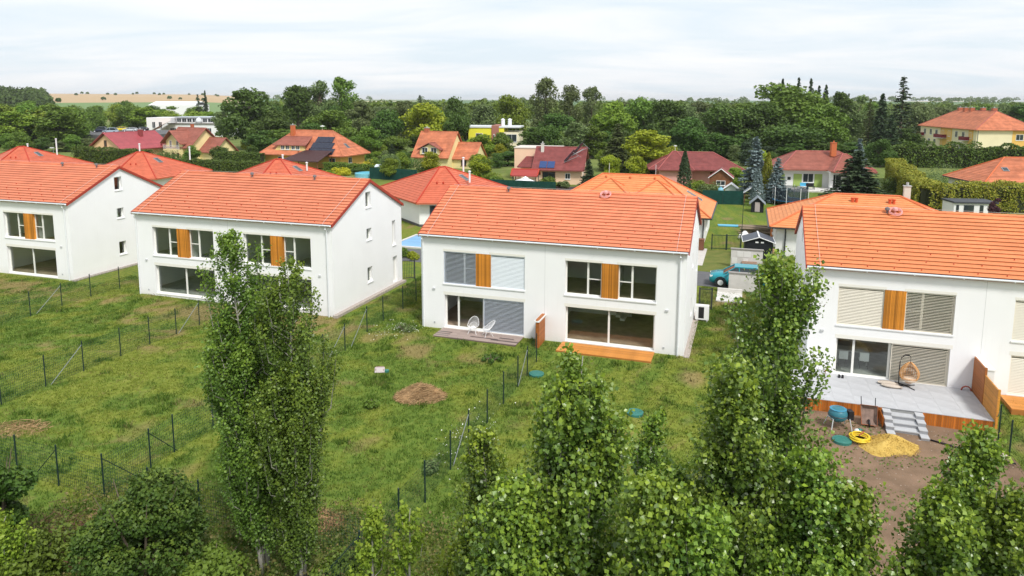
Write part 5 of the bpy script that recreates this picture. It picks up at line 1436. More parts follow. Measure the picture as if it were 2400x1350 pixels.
# ------------------------------------------------------------------ the lane between the houses on the right
def at_(u, v, dz=0): x, y = est(u, v); return (x, y, gz(x, y) + dz)
q = thing('utility_wall', 'pale concrete meter wall with cabinet doors before the black shed', 'wall', at_(17.9, 22.9), TH)
MB().box(0, 2.55, -.12, .12, -.3, 1.58).build('wall_slab', CONCL, q); MB().box(-.05, 2.60, -.18, .18, 1.582, 1.65).build('coping', mat('grey_coping', (.30, .28, .26)), q)
for x0, x1, z0, z1 in ((.5, .98, .95, 1.4), (1.02, 1.6, .95, 1.4), (.08, .5, .35, .85), (1.0, 1.4, .1, .82)):
    MB().box(x0, x1, -.14, -.118, z0, z1).build('cabinet_door', mat('white_cabinet', (.70, .69, .66)), q)
q = thing('utility_wall', 'pale concrete wall hiding the rear of the teal car', 'wall', at_(17.95, 15.1), TH)
MB().box(0, 2.1, -.12, .12, -.3, 1.34).build('wall_slab', CONCL, q); MB().box(-.05, 2.15, -.18, .18, 1.342, 1.41).build('coping', mat('grey_coping', (.30, .28, .26)), q)
q = thing('utility_wall', 'low pale concrete slab wall before the lane wall', 'wall', at_(17.2, 14.35), TH)
MB().box(0, 1.75, -.10, .10, -.3, .30).box(0, 1.75, -2.6, -.102, -.3, .06).build('wall_slab', CONCL, q)
q = thing('pallet_stack', 'stack of brown pallets beside the pale meter wall', 'pallets', at_(19.4, 22.35), TH)
for k in range(4):
    w = MB()
    for i in range(5): w.box(-.6, .6, -.4 + i * .18, -.28 + i * .18, k * .16 + .11, k * .16 + .135)
    for y in (-.38, 0, .36): w.box(-.6, .6, y - .04, y + .04, k * .16 + .01, k * .16 + .108)
    w.build('pallet', mat('grey_brown_pallet', (.26, .17, .12), .8, objvar=.2), q)
q = thing('garden_shed', 'black garden shed with a dark blue-grey gable roof and white trim', 'shed', at_(19.0, 25.4), TH + .05)
MB().prism([(0, 0, -.3), (2.3, 0, -.3), (2.3, 0, 1.75), (1.15, 0, 2.15), (0, 0, 1.75)], (0, 2.6, 0)).build('wall', BLACKW, q)
RSH = mat('dark_blue_grey_sheet', (.07, .08, .10), .5, var=.1)
for s, x0 in ((-1, 1.15), (1, 1.15)):
    rr = MB().add([(1.15, -.15, 2.26), (1.15 + s * 1.35, -.15, 1.80), (1.15 + s * 1.35, 2.75, 1.80), (1.15, 2.75, 2.26), (1.15, -.15, 2.21), (1.15 + s * 1.35, -.15, 1.75), (1.15 + s * 1.35, 2.75, 1.75), (1.15, 2.75, 2.21)], [(0, 1, 2, 3), (7, 6, 5, 4), (0, 1, 5, 4), (1, 2, 6, 5), (2, 3, 7, 6)]).build('roof_panel', RSH, q)
tm_ = MB().box(1.09, 1.21, -.17, 2.77, 2.262, 2.30)
for s in (-1, 1): tm_.tube([(1.15, -.16, 2.25), (1.15 + s * 1.36, -.16, 1.78), (1.15 + s * 1.36, 2.76, 1.78)], .035, 5)
tm_.build('roof_trim', WHITEP, q)
for x in (.85, 1.3): MB().box(x, x + .25, -.015, -.002, 1.72, 1.84).build('vent', WHITEP, q)
# gates
def gate(p0, p1, h, label, m, n_bars, group=None, mesh_fill=False):
    a, b_ = Vector(est(*p0)), Vector(est(*p1)); L = (b_ - a).length
    t_ = thing('garden_gate', label, 'gate', (a.x, a.y, gz(a.x, a.y)), math.atan2(b_.y - a.y, b_.x - a.x), group)
    for x in (0, L): MB().box(x - .045, x + .045, -.045, .045, -.3, h + .08).build('post', m, t_)
    MB().box(.046, L - .046, -.02, .02, .10, .14).box(.046, L - .046, -.02, .02, h - .05, h).build('gate_frame', m, t_)
    bm_ = MB().box(-.011, .011, -.011, .011, .141, h - .051).mesh('bar', m)
    for i in range(n_bars): link('bar', bm_, t_).location = (.046 + (L - .092) * (i + .5) / n_bars, 0, 0)
    return t_
gate((16.0, 29.7), (17.3, 29.95), 1.42, 'left leaf of the green garden gate beyond the verge', GREENP, 10)
gate((17.35, 29.95), (18.6, 30.25), 1.42, 'right leaf of the green garden gate beyond the verge', GREENP, 10)
gate((16.2, 9.6), (17.0, 9.7), 1.42, 'narrow dark gate between the middle and the right white houses', DARKM, 8)
gate((-6.3, 9.3), (-5.45, 9.9), 1.5, 'dark double-bar gate beside the second white house', DARKM, 7)
def far_fence(label, pts, h=1.6, m=None, screen_m=None, step=2.4, post=GREENP):
    P = [Vector((x, y, gz(x, y))) for x, y in pts]; t_ = thing('garden_fence', label, 'fence', P[0])
    for a, b_ in zip(P, P[1:]):
        d = b_ - a; n = max(1, int(d.length / step))
        for i in range(n + 1): link('post', SLAT_CACHE['fpost'], t_).location = a + d * i / n - P[0]
        if screen_m:
            nn_ = Vector((d.y, -d.x, 0)).normalized() * .012; c_ = (a + b_) / 2 - P[0] + Vector((0, 0, h / 2))
            MB().obox(c_, d / 2, nn_, (0, 0, h / 2)).build('fence_screen', screen_m, t_)
        else:
            w = MB(); k = int(d.length / .15)
            for i in range(k + 1):
                c_ = a + d * i / k - P[0]; w.add([c_ + Vector((-.003, 0, .05)), c_ + Vector((.003, 0, .05)), c_ + Vector((.003, 0, h)), c_ + Vector((-.003, 0, h))], [(0, 1, 2, 3)])
            for z in np.arange(.1, h + .01, .25):
                w.add([a - P[0] + Vector((0, 0, z)), b_ - P[0] + Vector((0, 0, z)), b_ - P[0] + Vector((0, 0, z + .006)), a - P[0] + Vector((0, 0, z + .006))], [(0, 1, 2, 3)])
            w.build('wire_panel', WIREM, t_)
    return t_
NET = mat('dark_green_netting', (.012, .055, .045), .8, .1, var=.2, nscale=2)
far_fence('green wire fence dividing the two narrow back gardens', [est(18.65, 30.3), est(18.6, 61)])
far_fence('dark green netting across the end of the narrow back garden', [est(13.2, 60.2), est(18.5, 61)], screen_m=NET, h=1.9)
far_fence('dark green netting behind the red tented roof, below the amber house', [(-25.5, 125), (-20.5, 122.8), (-16.5, 121.3)], screen_m=NET, h=2.0)
far_fence('dark green netting along the garden of the apricot house', [(-3.5, 107), (6.5, 103.5)], screen_m=NET, h=2.0)
o = MB().box(-1.2, 1.2, -.45, .45, .0, .10).prism([(1.2, -.45, .0), (1.5, 0, .02), (1.2, .45, .0)], (0, 0, .1)).build('paddle_board', BLUEP, None); o.location = at_(17.2, 43.3, .03); o.rotation_euler = (0, 0, TH + .12); tag(o, 'bright blue paddling board lying on the narrow back lawn', 'board')
q = thing('waste_bin', 'brown wheeled waste bin against the bungalow wall', 'bin', at_(15.05, 29.0), TH)
MB().add([(-.24, -.28, .06), (.24, -.28, .06), (.24, .28, .06), (-.24, .28, .06), (-.29, -.34, 1.0), (.29, -.34, 1.0), (.29, .34, 1.0), (-.29, .34, 1.0)], [(3, 2, 1, 0), (0, 1, 5, 4), (1, 2, 6, 5), (2, 3, 7, 6), (3, 0, 4, 7)]).build('bin_body', mat('brown_plastic', (.20, .085, .05), .5), q)
MB().box(-.31, .31, -.37, .37, 1.0, 1.08).build('lid', mat('brown_plastic', (.20, .085, .05), .5), q); 
for s in (-1, 1): MB().tube([(s * .2, .3, .1), (s * .29, .3, .1)], .1, 10).build('wheel', BLACKP, q)
q = thing('heat_pump', 'white heat pump unit with a dark fan grille beside the white wall', 'heat pump', at_(16.55, 6.95), TH)
MB().box(-.42, .42, -.19, .19, .12, 1.05).build('housing', WHITEP, q); MB().box(-.22, .12, -.20, -.192, .22, .96).build('fan_grille', BLACKP, q)
for x in (-.32, .32): MB().box(x - .04, x + .04, -.2, .2, -.2, .118).build('foot', CONC, q)
# log pile and clutter behind the shed
q = thing('log_pile', 'pile of grey logs and boards in the narrow garden', 'log pile', at_(20.1, 39.5), TH)
rr_ = random.Random(5)
for i in range(22):
    w = MB().tube([(-1.6 + rr_.uniform(-.3, .3), rr_.uniform(-.7, .7), .1 + (i % 5) * .17), (1.5 + rr_.uniform(-.4, .4), rr_.uniform(-.7, .7), .1 + (i % 5) * .17)], rr_.uniform(.06, .13), 7)
    w.build('log', mat('grey_log', (.24, .19, .14), .9, objvar=.35), q)
for (u_, v_), col, lab, nm in (((18.95, 36.6), WHITEP, 'white and blue plastic sacks by the garden fence', 'sack'), ((22.0, 36.6), mat('orange_panel', (.55, .17, .05)), 'orange board leaning in the clutter beside the black shed', 'leaning_board'), ((22.3, 33.2), mat('yellow_drum', (.62, .38, .06)), 'yellow drum by the corner of the orange-roofed bungalow', 'drum'), ((21.7, 29.2), mat('pale_crate', (.58, .40, .22)), 'pale wooden crate behind the black shed', 'crate')):
    p = at_(u_, v_)
    if nm == 'sack': o = MB().lathe([(.3, 0), (.42, .2), (.36, .5), (.12, .75)], n=10).lathe([(.3, 0), (.4, .2), (.2, .5)], (-.5, -.5, 0), 10).build(nm, col, None, True)
    elif nm == 'drum': o = MB().lathe([(.3, 0), (.32, .1), (.3, .2), (.32, .55), (.3, .9), (.05, .92)], n=14).build(nm, col, None, True)
    elif nm == 'crate':
        o = MB(); [o.box(-.4, .4, -.3, -.27, .02 + k * .16, .13 + k * .16).box(-.4, .4, .27, .3, .02 + k * .16, .13 + k * .16).box(-.42, -.4, -.3, .3, .02 + k * .16, .13 + k * .16).box(.4, .42, -.3, .3, .02 + k * .16, .13 + k * .16) for k in range(4)]; o = o.build(nm, col, None)
    else: o = MB().obox((0, 0, .7), (.5, 0, 0), (0, .25, .7), (0, -.03, .01)).box(-.6, -.5, -.3, .1, 0, 1.3).build(nm, col, None)
    o.location = p; tag(o, lab, nm.replace('_', ' '))
q = thing('trampoline', 'round blue trampoline with a dark net and white poles', 'trampoline', (*est(24.6, 63.5), 0), 0)
MB().lathe([(1.95, .62), (2.3, .64), (2.32, .70), (1.95, .70)], n=28, caps=False).build('edge_pad', mat('trampoline_blue', (.03, .16, .34), .5), q)
MB().lathe([(1.95, .66), (.02, .64)], n=28, caps=False).build('mat', BLACKP, q)
ntm = bpy.data.materials.new('dark_net'); t, nd, lk, b = nodes_of(ntm)
b.inputs['Base Color'].default_value = (.02, .035, .06, 1); tpn = nd.new('ShaderNodeBsdfTransparent'); ms = nd.new('ShaderNodeMixShader'); ms.inputs[0].default_value = .62
lk.new(tpn.outputs[0], ms.inputs[1]); lk.new(b.outputs[0], ms.inputs[2]); lk.new(ms.outputs[0], nd['Material Output'].inputs[0])
MB().lathe([(2.2, .7), (2.2, 2.4)], n=28, caps=False).build('net', ntm, q)
for i in range(8):
    a = math.pi * 2 * i / 8 + .2; MB().tube([(2.3 * math.cos(a), 2.3 * math.sin(a), -.1), (2.32 * math.cos(a), 2.32 * math.sin(a), 2.5)], .04, 6).build('pole', WHITEP, q)
def little_house(label, x, y, w_, d, h, hr, wm, rm, open_=False, name='playhouse', cat='playhouse', trim=None):
    q = thing(name, label, cat, (x, y, 0), TH)
    if open_:
        for sx_ in (-1, 1):
            for sy_ in (-1, 1): MB().box(sx_ * w_ / 2 - .06, sx_ * w_ / 2 + .06, sy_ * d / 2 - .06, sy_ * d / 2 + .06, -.2, h).build('post', wm, q)
    else: MB().prism([(-w_ / 2, -d / 2, -.2), (w_ / 2, -d / 2, -.2), (w_ / 2, -d / 2, h), (0, -d / 2, hr), (-w_ / 2, -d / 2, h)], (0, d, 0)).build('wall', wm, q)
    w = MB()
    for s in (-1, 1):
        sl_ = (hr - h) / (w_ / 2); xo = w_ / 2 + .25
        w.prism([(0, -d / 2 - .25, hr + .02), (s * xo, -d / 2 - .25, hr + .02 - sl_ * xo), (s * xo, -d / 2 - .25, hr + .10 - sl_ * xo), (0, -d / 2 - .25, hr + .10)], (0, d + .5, 0))
    w.build('roof', rm, q)
    if trim:
        w = MB()
        for s in (-1, 1): w.tube([(0, -d / 2 - .27, hr + .06), (s * (w_ / 2 + .25), -d / 2 - .27, hr + .06 - (hr - h) / (w_ / 2) * (w_ / 2 + .25))], .06, 4)
        w.build('roof_trim', trim, q)
    return q
q = little_house('black wooden playhouse with a grey roof in the narrow garden', *est(20.3, 55.6), 1.5, 1.7, 1.2, 1.9, BLACKW, mat('grey_blue_roof', (.22, .25, .28)))
MB().box(-.3, .3, -.9, -.86, .1, 1.3).build('door', mat('pale_figure', (.42, .36, .36)), q)
little_house('open garden shelter with a white-edged roof behind the black playhouse', *est(19.6, 63.5), 1.9, 1.6, 1.5, 2.2, WOODB, mat('grey_blue_roof', (.22, .25, .28)), True, 'garden_shelter', 'shelter', WHITEP)
q = little_house('brown wooden shed with a grey roof and white gable trim', 33.6, 112, 3.4, 3.2, 2.0, 3.3, WOODB, MAROON, False, 'garden_shed', 'shed', WHITEP)
win(q, 'f', -1.6, 0, .7, 1.4, .8)
q = little_house('small white greenhouse in front of the brown shed', 32.9, 104.5, 1.7, 1.8, 1.1, 1.75, mat('greenhouse_pane', (.55, .62, .58), .3), WHITEP, False, 'greenhouse', 'greenhouse', WHITEP)
q = thing('water_barrel', 'light blue water barrel beside the small white greenhouse', 'barrel', (31.2, 104, 0))
MB().lathe([(.38, 0), (.42, .3), (.42, .8), (.36, 1.1), (.1, 1.15)], n=14).build('barrel_body', mat('pale_blue_plastic', (.22, .48, .60)), q, True); MB().lathe([(.2, 0), (.2, .15)], (0, 0, 1.13), 10).build('lid', mat('pale_blue_plastic', (.22, .48, .60)), q)
# white garden cabin
q = thing('garden_cabin', 'white flat-roofed garden cabin with dark doors before the tall hedge', 'cabin', (54.2, 83, 0), -.12)
MB().box(-1.9, 1.9, -1.4, 1.4, -.3, 2.15).build('wall', WHITEP, q); MB().box(-2.0, 2.9, -1.6, 1.6, 2.16, 2.36).build('roof', mat('dark_cabin_roof', (.06, .065, .075)), q)
for x, w_ in ((-1.5, .3), (-.25, 1.1), (1.15, .4)): MB().box(x - w_ / 2, x + w_ / 2, -1.44, -1.405, .1 if w_ > .5 else .7, 1.95).build('door' if w_ > .5 else 'window', DGLASS, q)
# white gazebos
def gazebo(label, x, y, r, h):
    q = thing('gazebo', label, 'gazebo', (x, y, 0), .3, 'white garden gazebos')
    w = MB(); c_ = [(r * sx_, r * sy_, h) for sx_, sy_ in ((-1, -1), (1, -1), (1, 1), (-1, 1))]
    for i in range(4): w.poly([c_[i], c_[(i + 1) % 4], (0, 0, h + r * .42)]).poly([c_[i], c_[(i + 1) % 4], tuple(Vector(c_[(i + 1) % 4]) - Vector((0, 0, .25))), tuple(Vector(c_[i]) - Vector((0, 0, .25)))])
    w.build('canopy', mat('white_canvas', (.74, .76, .78), .8), q)
    MB().add([(-.4, -.4, h + r * .36), (.4, -.4, h + r * .36), (.4, .4, h + r * .36), (-.4, .4, h + r * .36), (0, 0, h + r * .36 + .3)], [(0, 1, 4), (1, 2, 4), (2, 3, 4), (3, 0, 4)]).build('canopy_cap', mat('white_canvas', (.74, .76, .78), .8), q)
    for c in c_: MB().box(c[0] - .05, c[0] + .05, c[1] - .05, c[1] + .05, -.2, h).build('pole', GALV, q)
gazebo('larger white canvas gazebo in front of the apricot house', 2.1, 109, 1.6, 1.4)
gazebo('smaller white canvas gazebo left of the larger one', -.85, 109, .85, .95)
q = thing('garden_terrace', 'dark brown paved yard in front of the apricot house', 'yard', (8.8, 110.5, 0), -.2)
MB().box(-5.5, 4.0, -3, 3.5, -.2, .05).build('yard_paving', mat('dark_yard', (.06, .045, .045), .9, var=.3, nscale=1.5), q)
# pool slats and kerb by the red bungalow
q = thing('pool_cover', 'light blue slatted pool cover with a white kerb beside the bungalow', 'pool cover', (-9.9, 66.5, 0), TH)
sm2 = MB().box(0, 4.6, 0, .40, .03, .10).mesh('cover_slat', mat('pool_blue', (.20, .42, .66), .35, .5, objvar=.10))
for i in range(13): link('cover_slat', sm2, q).location = (-1.6, -.4 + i * .43, 0)
MB().box(-1.9, 3.2, -.75, -.45, -.1, .14).box(-1.9, -1.64, -.44, 5.3, -.1, .14).build('kerb', CONCL, q)
# street lamp left of the dark hedge
q = thing('street_lamp', 'slim street lamp standing on the grass left of the dark hedge', 'street lamp', ((124 - 1200) / FPX * 140, 140, 0))
MB().lathe([(.07, -.2), (.05, 4.3)], n=8).build('pole', GALV, q); MB().obox((-.25, 0, 4.32), (.38, 0, 0), (0, .13, 0), (0, 0, .07)).build('lamp_head', WHITEP, q)
o = MB().lathe([(.03, 0), (.03, 1.2)], (0, 0, 2.2), 5)
q = thing('blue_pool', 'light blue garden pool with a grey umbrella-like cover below the amber house', 'pool', (-26.5, 128, 0), -.1)
MB().lathe([(2.3, 0), (2.3, .75), (2.1, .8), (2.1, .6)], n=24, caps=False).build('pool_wall', mat('pale_pool_blue', (.18, .48, .58)), q); MB().lathe([(2.1, .6), (.02, .6)], n=24, caps=False).build('water', mat('pool_water', (.10, .40, .50), .05, .6), q)
q = thing('swing_seat', 'pale canopied garden swing seat behind the blue pool', 'swing seat', (-24.4, 129.6, 0), -.1)
MB().obox((0, 0, 1.9), (1.0, 0, 0), (0, .6, .18), (0, -.02, .05)).build('canopy', mat('pale_canopy', (.60, .66, .72)), q); MB().box(-.9, .9, -.3, .3, .5, .6).build('seat', mat('pale_canopy', (.60, .66, .72)), q)
for s in (-1, 1): MB().tube([(s * 1.0, -.7, 0), (s * 1.0, 0, 1.9), (s * 1.0, .7, 0)], .03, 5).build('frame', GALV, q)

# ------------------------------------------------------------------ cars
def car(label, loc, rz, m, L=4.2, W=.88, H=1.58, suv=True, group=None):
    q = thing('parked_car', label, 'car', loc, rz, group)
    st = [(-L / 2, .42, .72, .78), (-L / 2 + .08, .30, .86, .86), (-L / 2 + .5, .22, .95, .95), (-L / 2 + 1.25, .20, 1.02, .98), (0, .20, 1.02, 1.0), (L / 2 - .8, .22, 1.04, .98), (L / 2 - .12, .30, 1.02, .92), (L / 2, .45, .92, .84)]
    V = []; F = []; n = 8
    for x, zb, zt, wf in st:
        w_ = W * wf
        V += [(x, -w_ * .9, zb), (x, -w_, zb + (zt - zb) * .35), (x, -w_ * .98, zb + (zt - zb) * .8), (x, -w_ * .86, zt), (x, w_ * .86, zt), (x, w_ * .98, zb + (zt - zb) * .8), (x, w_, zb + (zt - zb) * .35), (x, w_ * .9, zb)]
    for i in range(len(st) - 1):
        for k in range(n): F.append((i * n + k, i * n + (k + 1) % n, (i + 1) * n + (k + 1) % n, (i + 1) * n + k))
    F += [tuple(reversed(range(n))), tuple(range((len(st) - 1) * n, len(st) * n))]
    MB().add(V, F).build('body', m, q, True)
    g = [(-L / 2 + .95, -L / 2 + 1.0), (-L / 2 + 1.75, H), (L / 2 - 1.1, H - .03), (L / 2 - .28, 1.06)]
    xs = [-L / 2 + 1.0, -L / 2 + 1.85, L / 2 - .85, L / 2 - .18]; zs = [1.0, H - .08, H - .08, 1.03]; ws = [.80, .66, .66, .76]
    V = []; 
    for x, z, w_ in zip(xs, zs, ws): V += [(x, -W * w_ * 1.06, z), (x, W * w_ * 1.06, z)]
    b0 = [(xs[0], -W * .86, .98), (xs[0], W * .86, .98), (xs[3], -W * .84, .98), (xs[3], W * .84, .98)]
    w = MB().add(V + b0, [(0, 1, 3, 2), (4, 5, 7, 6), (0, 2, 4, 6, 10, 8), (1, 3, 5, 7, 11, 9)]); w.build('window_glass', DGLASS, q)
    w = MB().box(xs[1] - .05, xs[2] + .1, -W * .70, W * .70, H - .085, H); w.build('roof', m, q)
    for x0, x1, z0, z1 in ((xs[0], xs[1], 1.0, H - .06), (xs[2] + .08, xs[3], H - .06, 1.03), (.1, .02, 1.0, H - .06)):
        for s in (-1, 1): MB().tube([(x0, s * W * .86, z0), (x1, s * W * .70, z1)], .045, 5).build('pillar', m, q)
    for s in (-1, 1):
        for x in (-L / 2 + .82, L / 2 - .78):
            wh = MB().tube([(x, s * (W - .19), .34), (x, s * (W + .02), .34)], .34, 20).build('wheel', BLACKP, q)
            rm_ = MB().tube([(x, s * (W + .021), .34), (x, s * (W + .03), .34)], .21, 16)
            rm_.build('rim', ZINC, wh)
        MB().ring((-L / 2 + .82, s * W * .985, .36), .40, .04, 18, 5, (1, 0, 0), (0, 0, 1)).ring((L / 2 - .78, s * W * .985, .36), .40, .04, 18, 5, (1, 0, 0), (0, 0, 1)).build('wheel_arch', BLACKP, q)
        MB().obox((-L / 2 + .14, s * W * .66, .78), (.10, 0, .02), (0, .18, 0), (-.01, 0, .055)).build('headlight', WHITEP, q)
        MB().obox((L / 2 - .06, s * W * .66, .86), (.06, 0, 0), (0, .16, 0), (0, 0, .08)).build('tail_light', mat('red_lens', (.4, .02, .02), .2), q)
        MB().obox((-L / 2 + 1.35, s * (W + .08), 1.08), (.07, 0, 0), (0, .1, 0), (0, 0, .06)).build('mirror', m, q)
    MB().box(-L / 2 - .012, -L / 2 + .05, -.5, .5, .42, .58).build('grille', BLACKP, q)
    return q
TEALC = mat('teal_car_paint', (.015, .26, .32), .25, .6)
car('teal compact SUV on the lane partly behind a pale wall', at_(18.6, 16.6, .03), TH + .02, TEALC)
for px_, Y_, m_, lab, rz in ((238, 236, mat('dark_car_paint', (.02, .025, .05), .25, .6), 'dark blue van on the school car park', .1), (262, 228, mat('silver_blue_paint', (.36, .44, .52), .25, .6), 'silver blue car in front of the dark van on the school car park', .05), (285, 245, mat('yellow_car_paint', (.70, .55, .03), .25, .6), 'yellow car on the school car park', .1), (308, 240, mat('silver_car_paint', (.50, .53, .55), .25, .6), 'silver car right of the yellow one on the school car park', .08), (334, 246, mat('black_car_paint', (.02, .02, .025), .25, .6), 'black car nearest the white school on the car park', .05)):
    car(lab, ((px_ - 1200) / FPX * Y_, Y_, 2.92), rz, m_, 4.6, .9, 1.9 if 'van' in lab else 1.5, group='cars on the school car park')
q = tag(MB().box(-148, -112, 218, 255, -1, 2.9).build('car_park', ASPH, None), 'raised asphalt car park beside the white school', kind='structure')
# ------------------------------------------------------------------ leaf colours
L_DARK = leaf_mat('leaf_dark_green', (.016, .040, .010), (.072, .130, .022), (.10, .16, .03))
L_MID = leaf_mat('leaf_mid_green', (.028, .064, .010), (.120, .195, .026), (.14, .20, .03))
L_BRIGHT = leaf_mat('leaf_bright_green', (.045, .095, .010), (.17, .255, .026), (.20, .26, .03))
L_YELLOW = leaf_mat('leaf_yellow_green', (.11, .155, .010), (.25, .29, .020), (.33, .34, .03))
L_GREY = leaf_mat('leaf_grey_green', (.040, .068, .022), (.135, .180, .062), (.14, .17, .06))
L_WOOD = leaf_mat('leaf_bright_wood', (.040, .085, .010), (.200, .275, .034), (.26, .30, .04))  # brighter yellow-green leaves for the wood at the left
L_SPRUCE = leaf_mat('needle_dark_green', (.012, .030, .014), (.042, .072, .032), (.07, .10, .04), trans=.1)
L_BLUE = leaf_mat('needle_blue_grey', (.060, .095, .095), (.165, .215, .220), (.22, .27, .27), trans=.1)
L_THUJA = leaf_mat('leaf_thuja', (.022, .050, .010), (.060, .105, .016), (.10, .15, .02), trans=.15)
L_HEDGE = leaf_mat('leaf_golden_hedge', (.075, .100, .012), (.215, .240, .024), (.28, .25, .03), trans=.2, objvar=.04)
L_POP = leaf_mat('poplar_leaf', (.018, .044, .007), (.095, .165, .026), (.19, .27, .03), trans=.25, objvar=.07, rough=.42, spec=.35)
L_POPN = leaf_mat('near_poplar_leaf', (.018, .045, .006), (.090, .160, .026), (.22, .30, .03), trans=.22, objvar=.07, rough=.34, spec=.5)
L_BUSH = leaf_mat('bush_leaf', (.014, .044, .010), (.055, .115, .018), (.15, .23, .035), trans=.25)
L_GOLD = leaf_mat('leaf_golden_shrub', (.22, .22, .010), (.42, .38, .02), (.5, .45, .03))
L_PURPLE = leaf_mat('leaf_purple', (.05, .018, .024), (.10, .04, .045), (.1, .04, .04))

# ------------------------------------------------------------------ foreground poplars
def poplar(label, base, H, W, leaf, nleaf, seed, m=None, z0=1.6, zdense=0.0, lean=(0, 0), stems=1, widest=.42, group='poplars standing in a row in the foreground', name='poplar_tree', bark=None, tipk=1.0, spread=.9, tpow=1.65):
    r = np.random.default_rng(seed); x, y = base; zb = gz(x, y)
    t = thing(name, label, 'tree', (x, y, zb), 0, group)
    tr = MB(); LP = []; TP = []; OUT = []
    tot = 0; br = []
    for s in range(stems):
        a = 6.283 * s / max(1, stems) + r.uniform(0, 1); off = (0 if stems == 1 else .35 * W / 2)
        hs = H * (1 if s == 0 else r.uniform(.62, .82))
        bx, by = (0, 0) if stems == 1 else (.12 * math.cos(a), .12 * math.sin(a))
        tx, ty = lean[0] + off * math.cos(a) * (s > 0), lean[1] + off * math.sin(a) * (s > 0)
        wob = r.normal(0, .05, (9, 2))
        def stem(q, bx=bx, by=by, tx=tx, ty=ty, hs=hs, wob=wob):
            k = q * 8; i = min(7, int(k)); f = k - i
            o = wob[i] * (1 - f) + wob[i + 1] * f
            e_ = q ** 1.2
            return np.array([bx + (tx - bx) * e_ + o[0] * q, by + (ty - by) * e_ + o[1] * q, hs * q])
        tr.tube([tuple(stem(q)) for q in np.linspace(0, 1, 12)], (.03 + .0075 * H) / (1 + .22 * (stems - 1)), 7, .008)
        nb = int(19 * hs / 2.2)
        for i in range(nb):
            q = r.uniform(z0 / hs, .985)
            p0 = stem(q)
            rel = (q - z0 / hs) / (1 - z0 / hs)
            prof = max(.30, (rel / widest)) ** .55 if rel < widest else max(.06, 1 - ((rel - widest) / (1 - widest)) ** tpow) ** .8
            az = r.uniform(0, 6.283); el = r.uniform(.85, 1.25)
            Rr = W / 2 * prof * r.uniform(.45, 1.12) / (1 if stems == 1 else 1.25) + .05
            L = min(Rr / math.cos(el), 2.6)
            d = np.array([math.cos(az) * math.cos(el), math.sin(az) * math.cos(el), math.sin(el)])
            hv = np.array([math.cos(az), math.sin(az), 0]) * Rr; p1 = p0 + hv * .80 + np.array([0, 0, min(.30 * L, (hs - p0[2]) * .25)]); p2 = p0 + hv + np.array([0, 0, min(1.02 * L, (hs - p0[2]) * .75 + .12)])
            br.append((p0, p1, p2, L, rel))
    w_ = np.array([(b_[3] + .22) * (1 if b_[0][2] > zdense else .30) for b_ in br]); w_ /= w_.sum()
    for (p0, p1, p2, L, rel), wk in zip(br, w_):
        if L > .4: tr.tube([tuple(p0), tuple(p1), tuple(p2)], .016 + .004 * L, 4, .004, cap=False)
        n = int(nleaf * wk)
        if n < 1: continue
        q = r.uniform(.10, 1.0, n) ** .8
        P = ((1 - q) ** 2)[:, None] * p0 + (2 * q * (1 - q))[:, None] * p1 + (q ** 2)[:, None] * p2
        # short leafy twigs: leaves sit in small sprays round the branch
        ns = max(2, n // 34); sp = r.normal(0, .125 * spread, (ns, 3)) * min(1.0, .5 + L * .4); k = r.integers(0, ns, n)
        P = P + sp[k] + r.normal(0, .055 * spread, (n, 3))
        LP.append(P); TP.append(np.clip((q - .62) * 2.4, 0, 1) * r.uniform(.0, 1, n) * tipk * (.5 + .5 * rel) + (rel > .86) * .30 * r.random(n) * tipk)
        c_ = P - np.array([p0[0], p0[1], 0]); c_[:, 2] = 0
        OUT.append(c_ / (np.linalg.norm(c_, axis=1)[:, None] + .2))
    tr.build('trunk', bark or BARKP, t, True)
    P = np.concatenate(LP)
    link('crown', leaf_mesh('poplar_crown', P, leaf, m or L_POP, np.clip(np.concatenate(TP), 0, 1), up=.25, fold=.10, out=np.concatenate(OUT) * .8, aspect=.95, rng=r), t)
    return t
def pbase(px, Y, z=0.0):
    k = Y * math.cos(PITCH) + (14.05 - z) * math.sin(PITCH)
    return ((px - 1200) / FPX * k, Y)
def ztop(py, Y): return ray_at(1200, py, Y).z
B0 = pbase(640, 20.0)
poplar('left tree of the tall pair of poplars in the centre-left foreground', pbase(612, 19.8, 3), 10.6, 2.7, .070, 80000, 101, z0=.5, lean=(-.65, .1), stems=3, widest=.42, tpow=1.55)
poplar('right tree of the tall pair of poplars in the centre-left foreground', pbase(698, 19.4, 3), 10.0, 2.55, .070, 76000, 102, z0=.4, lean=(.0, -.1), stems=3, widest=.42, tpow=1.5)
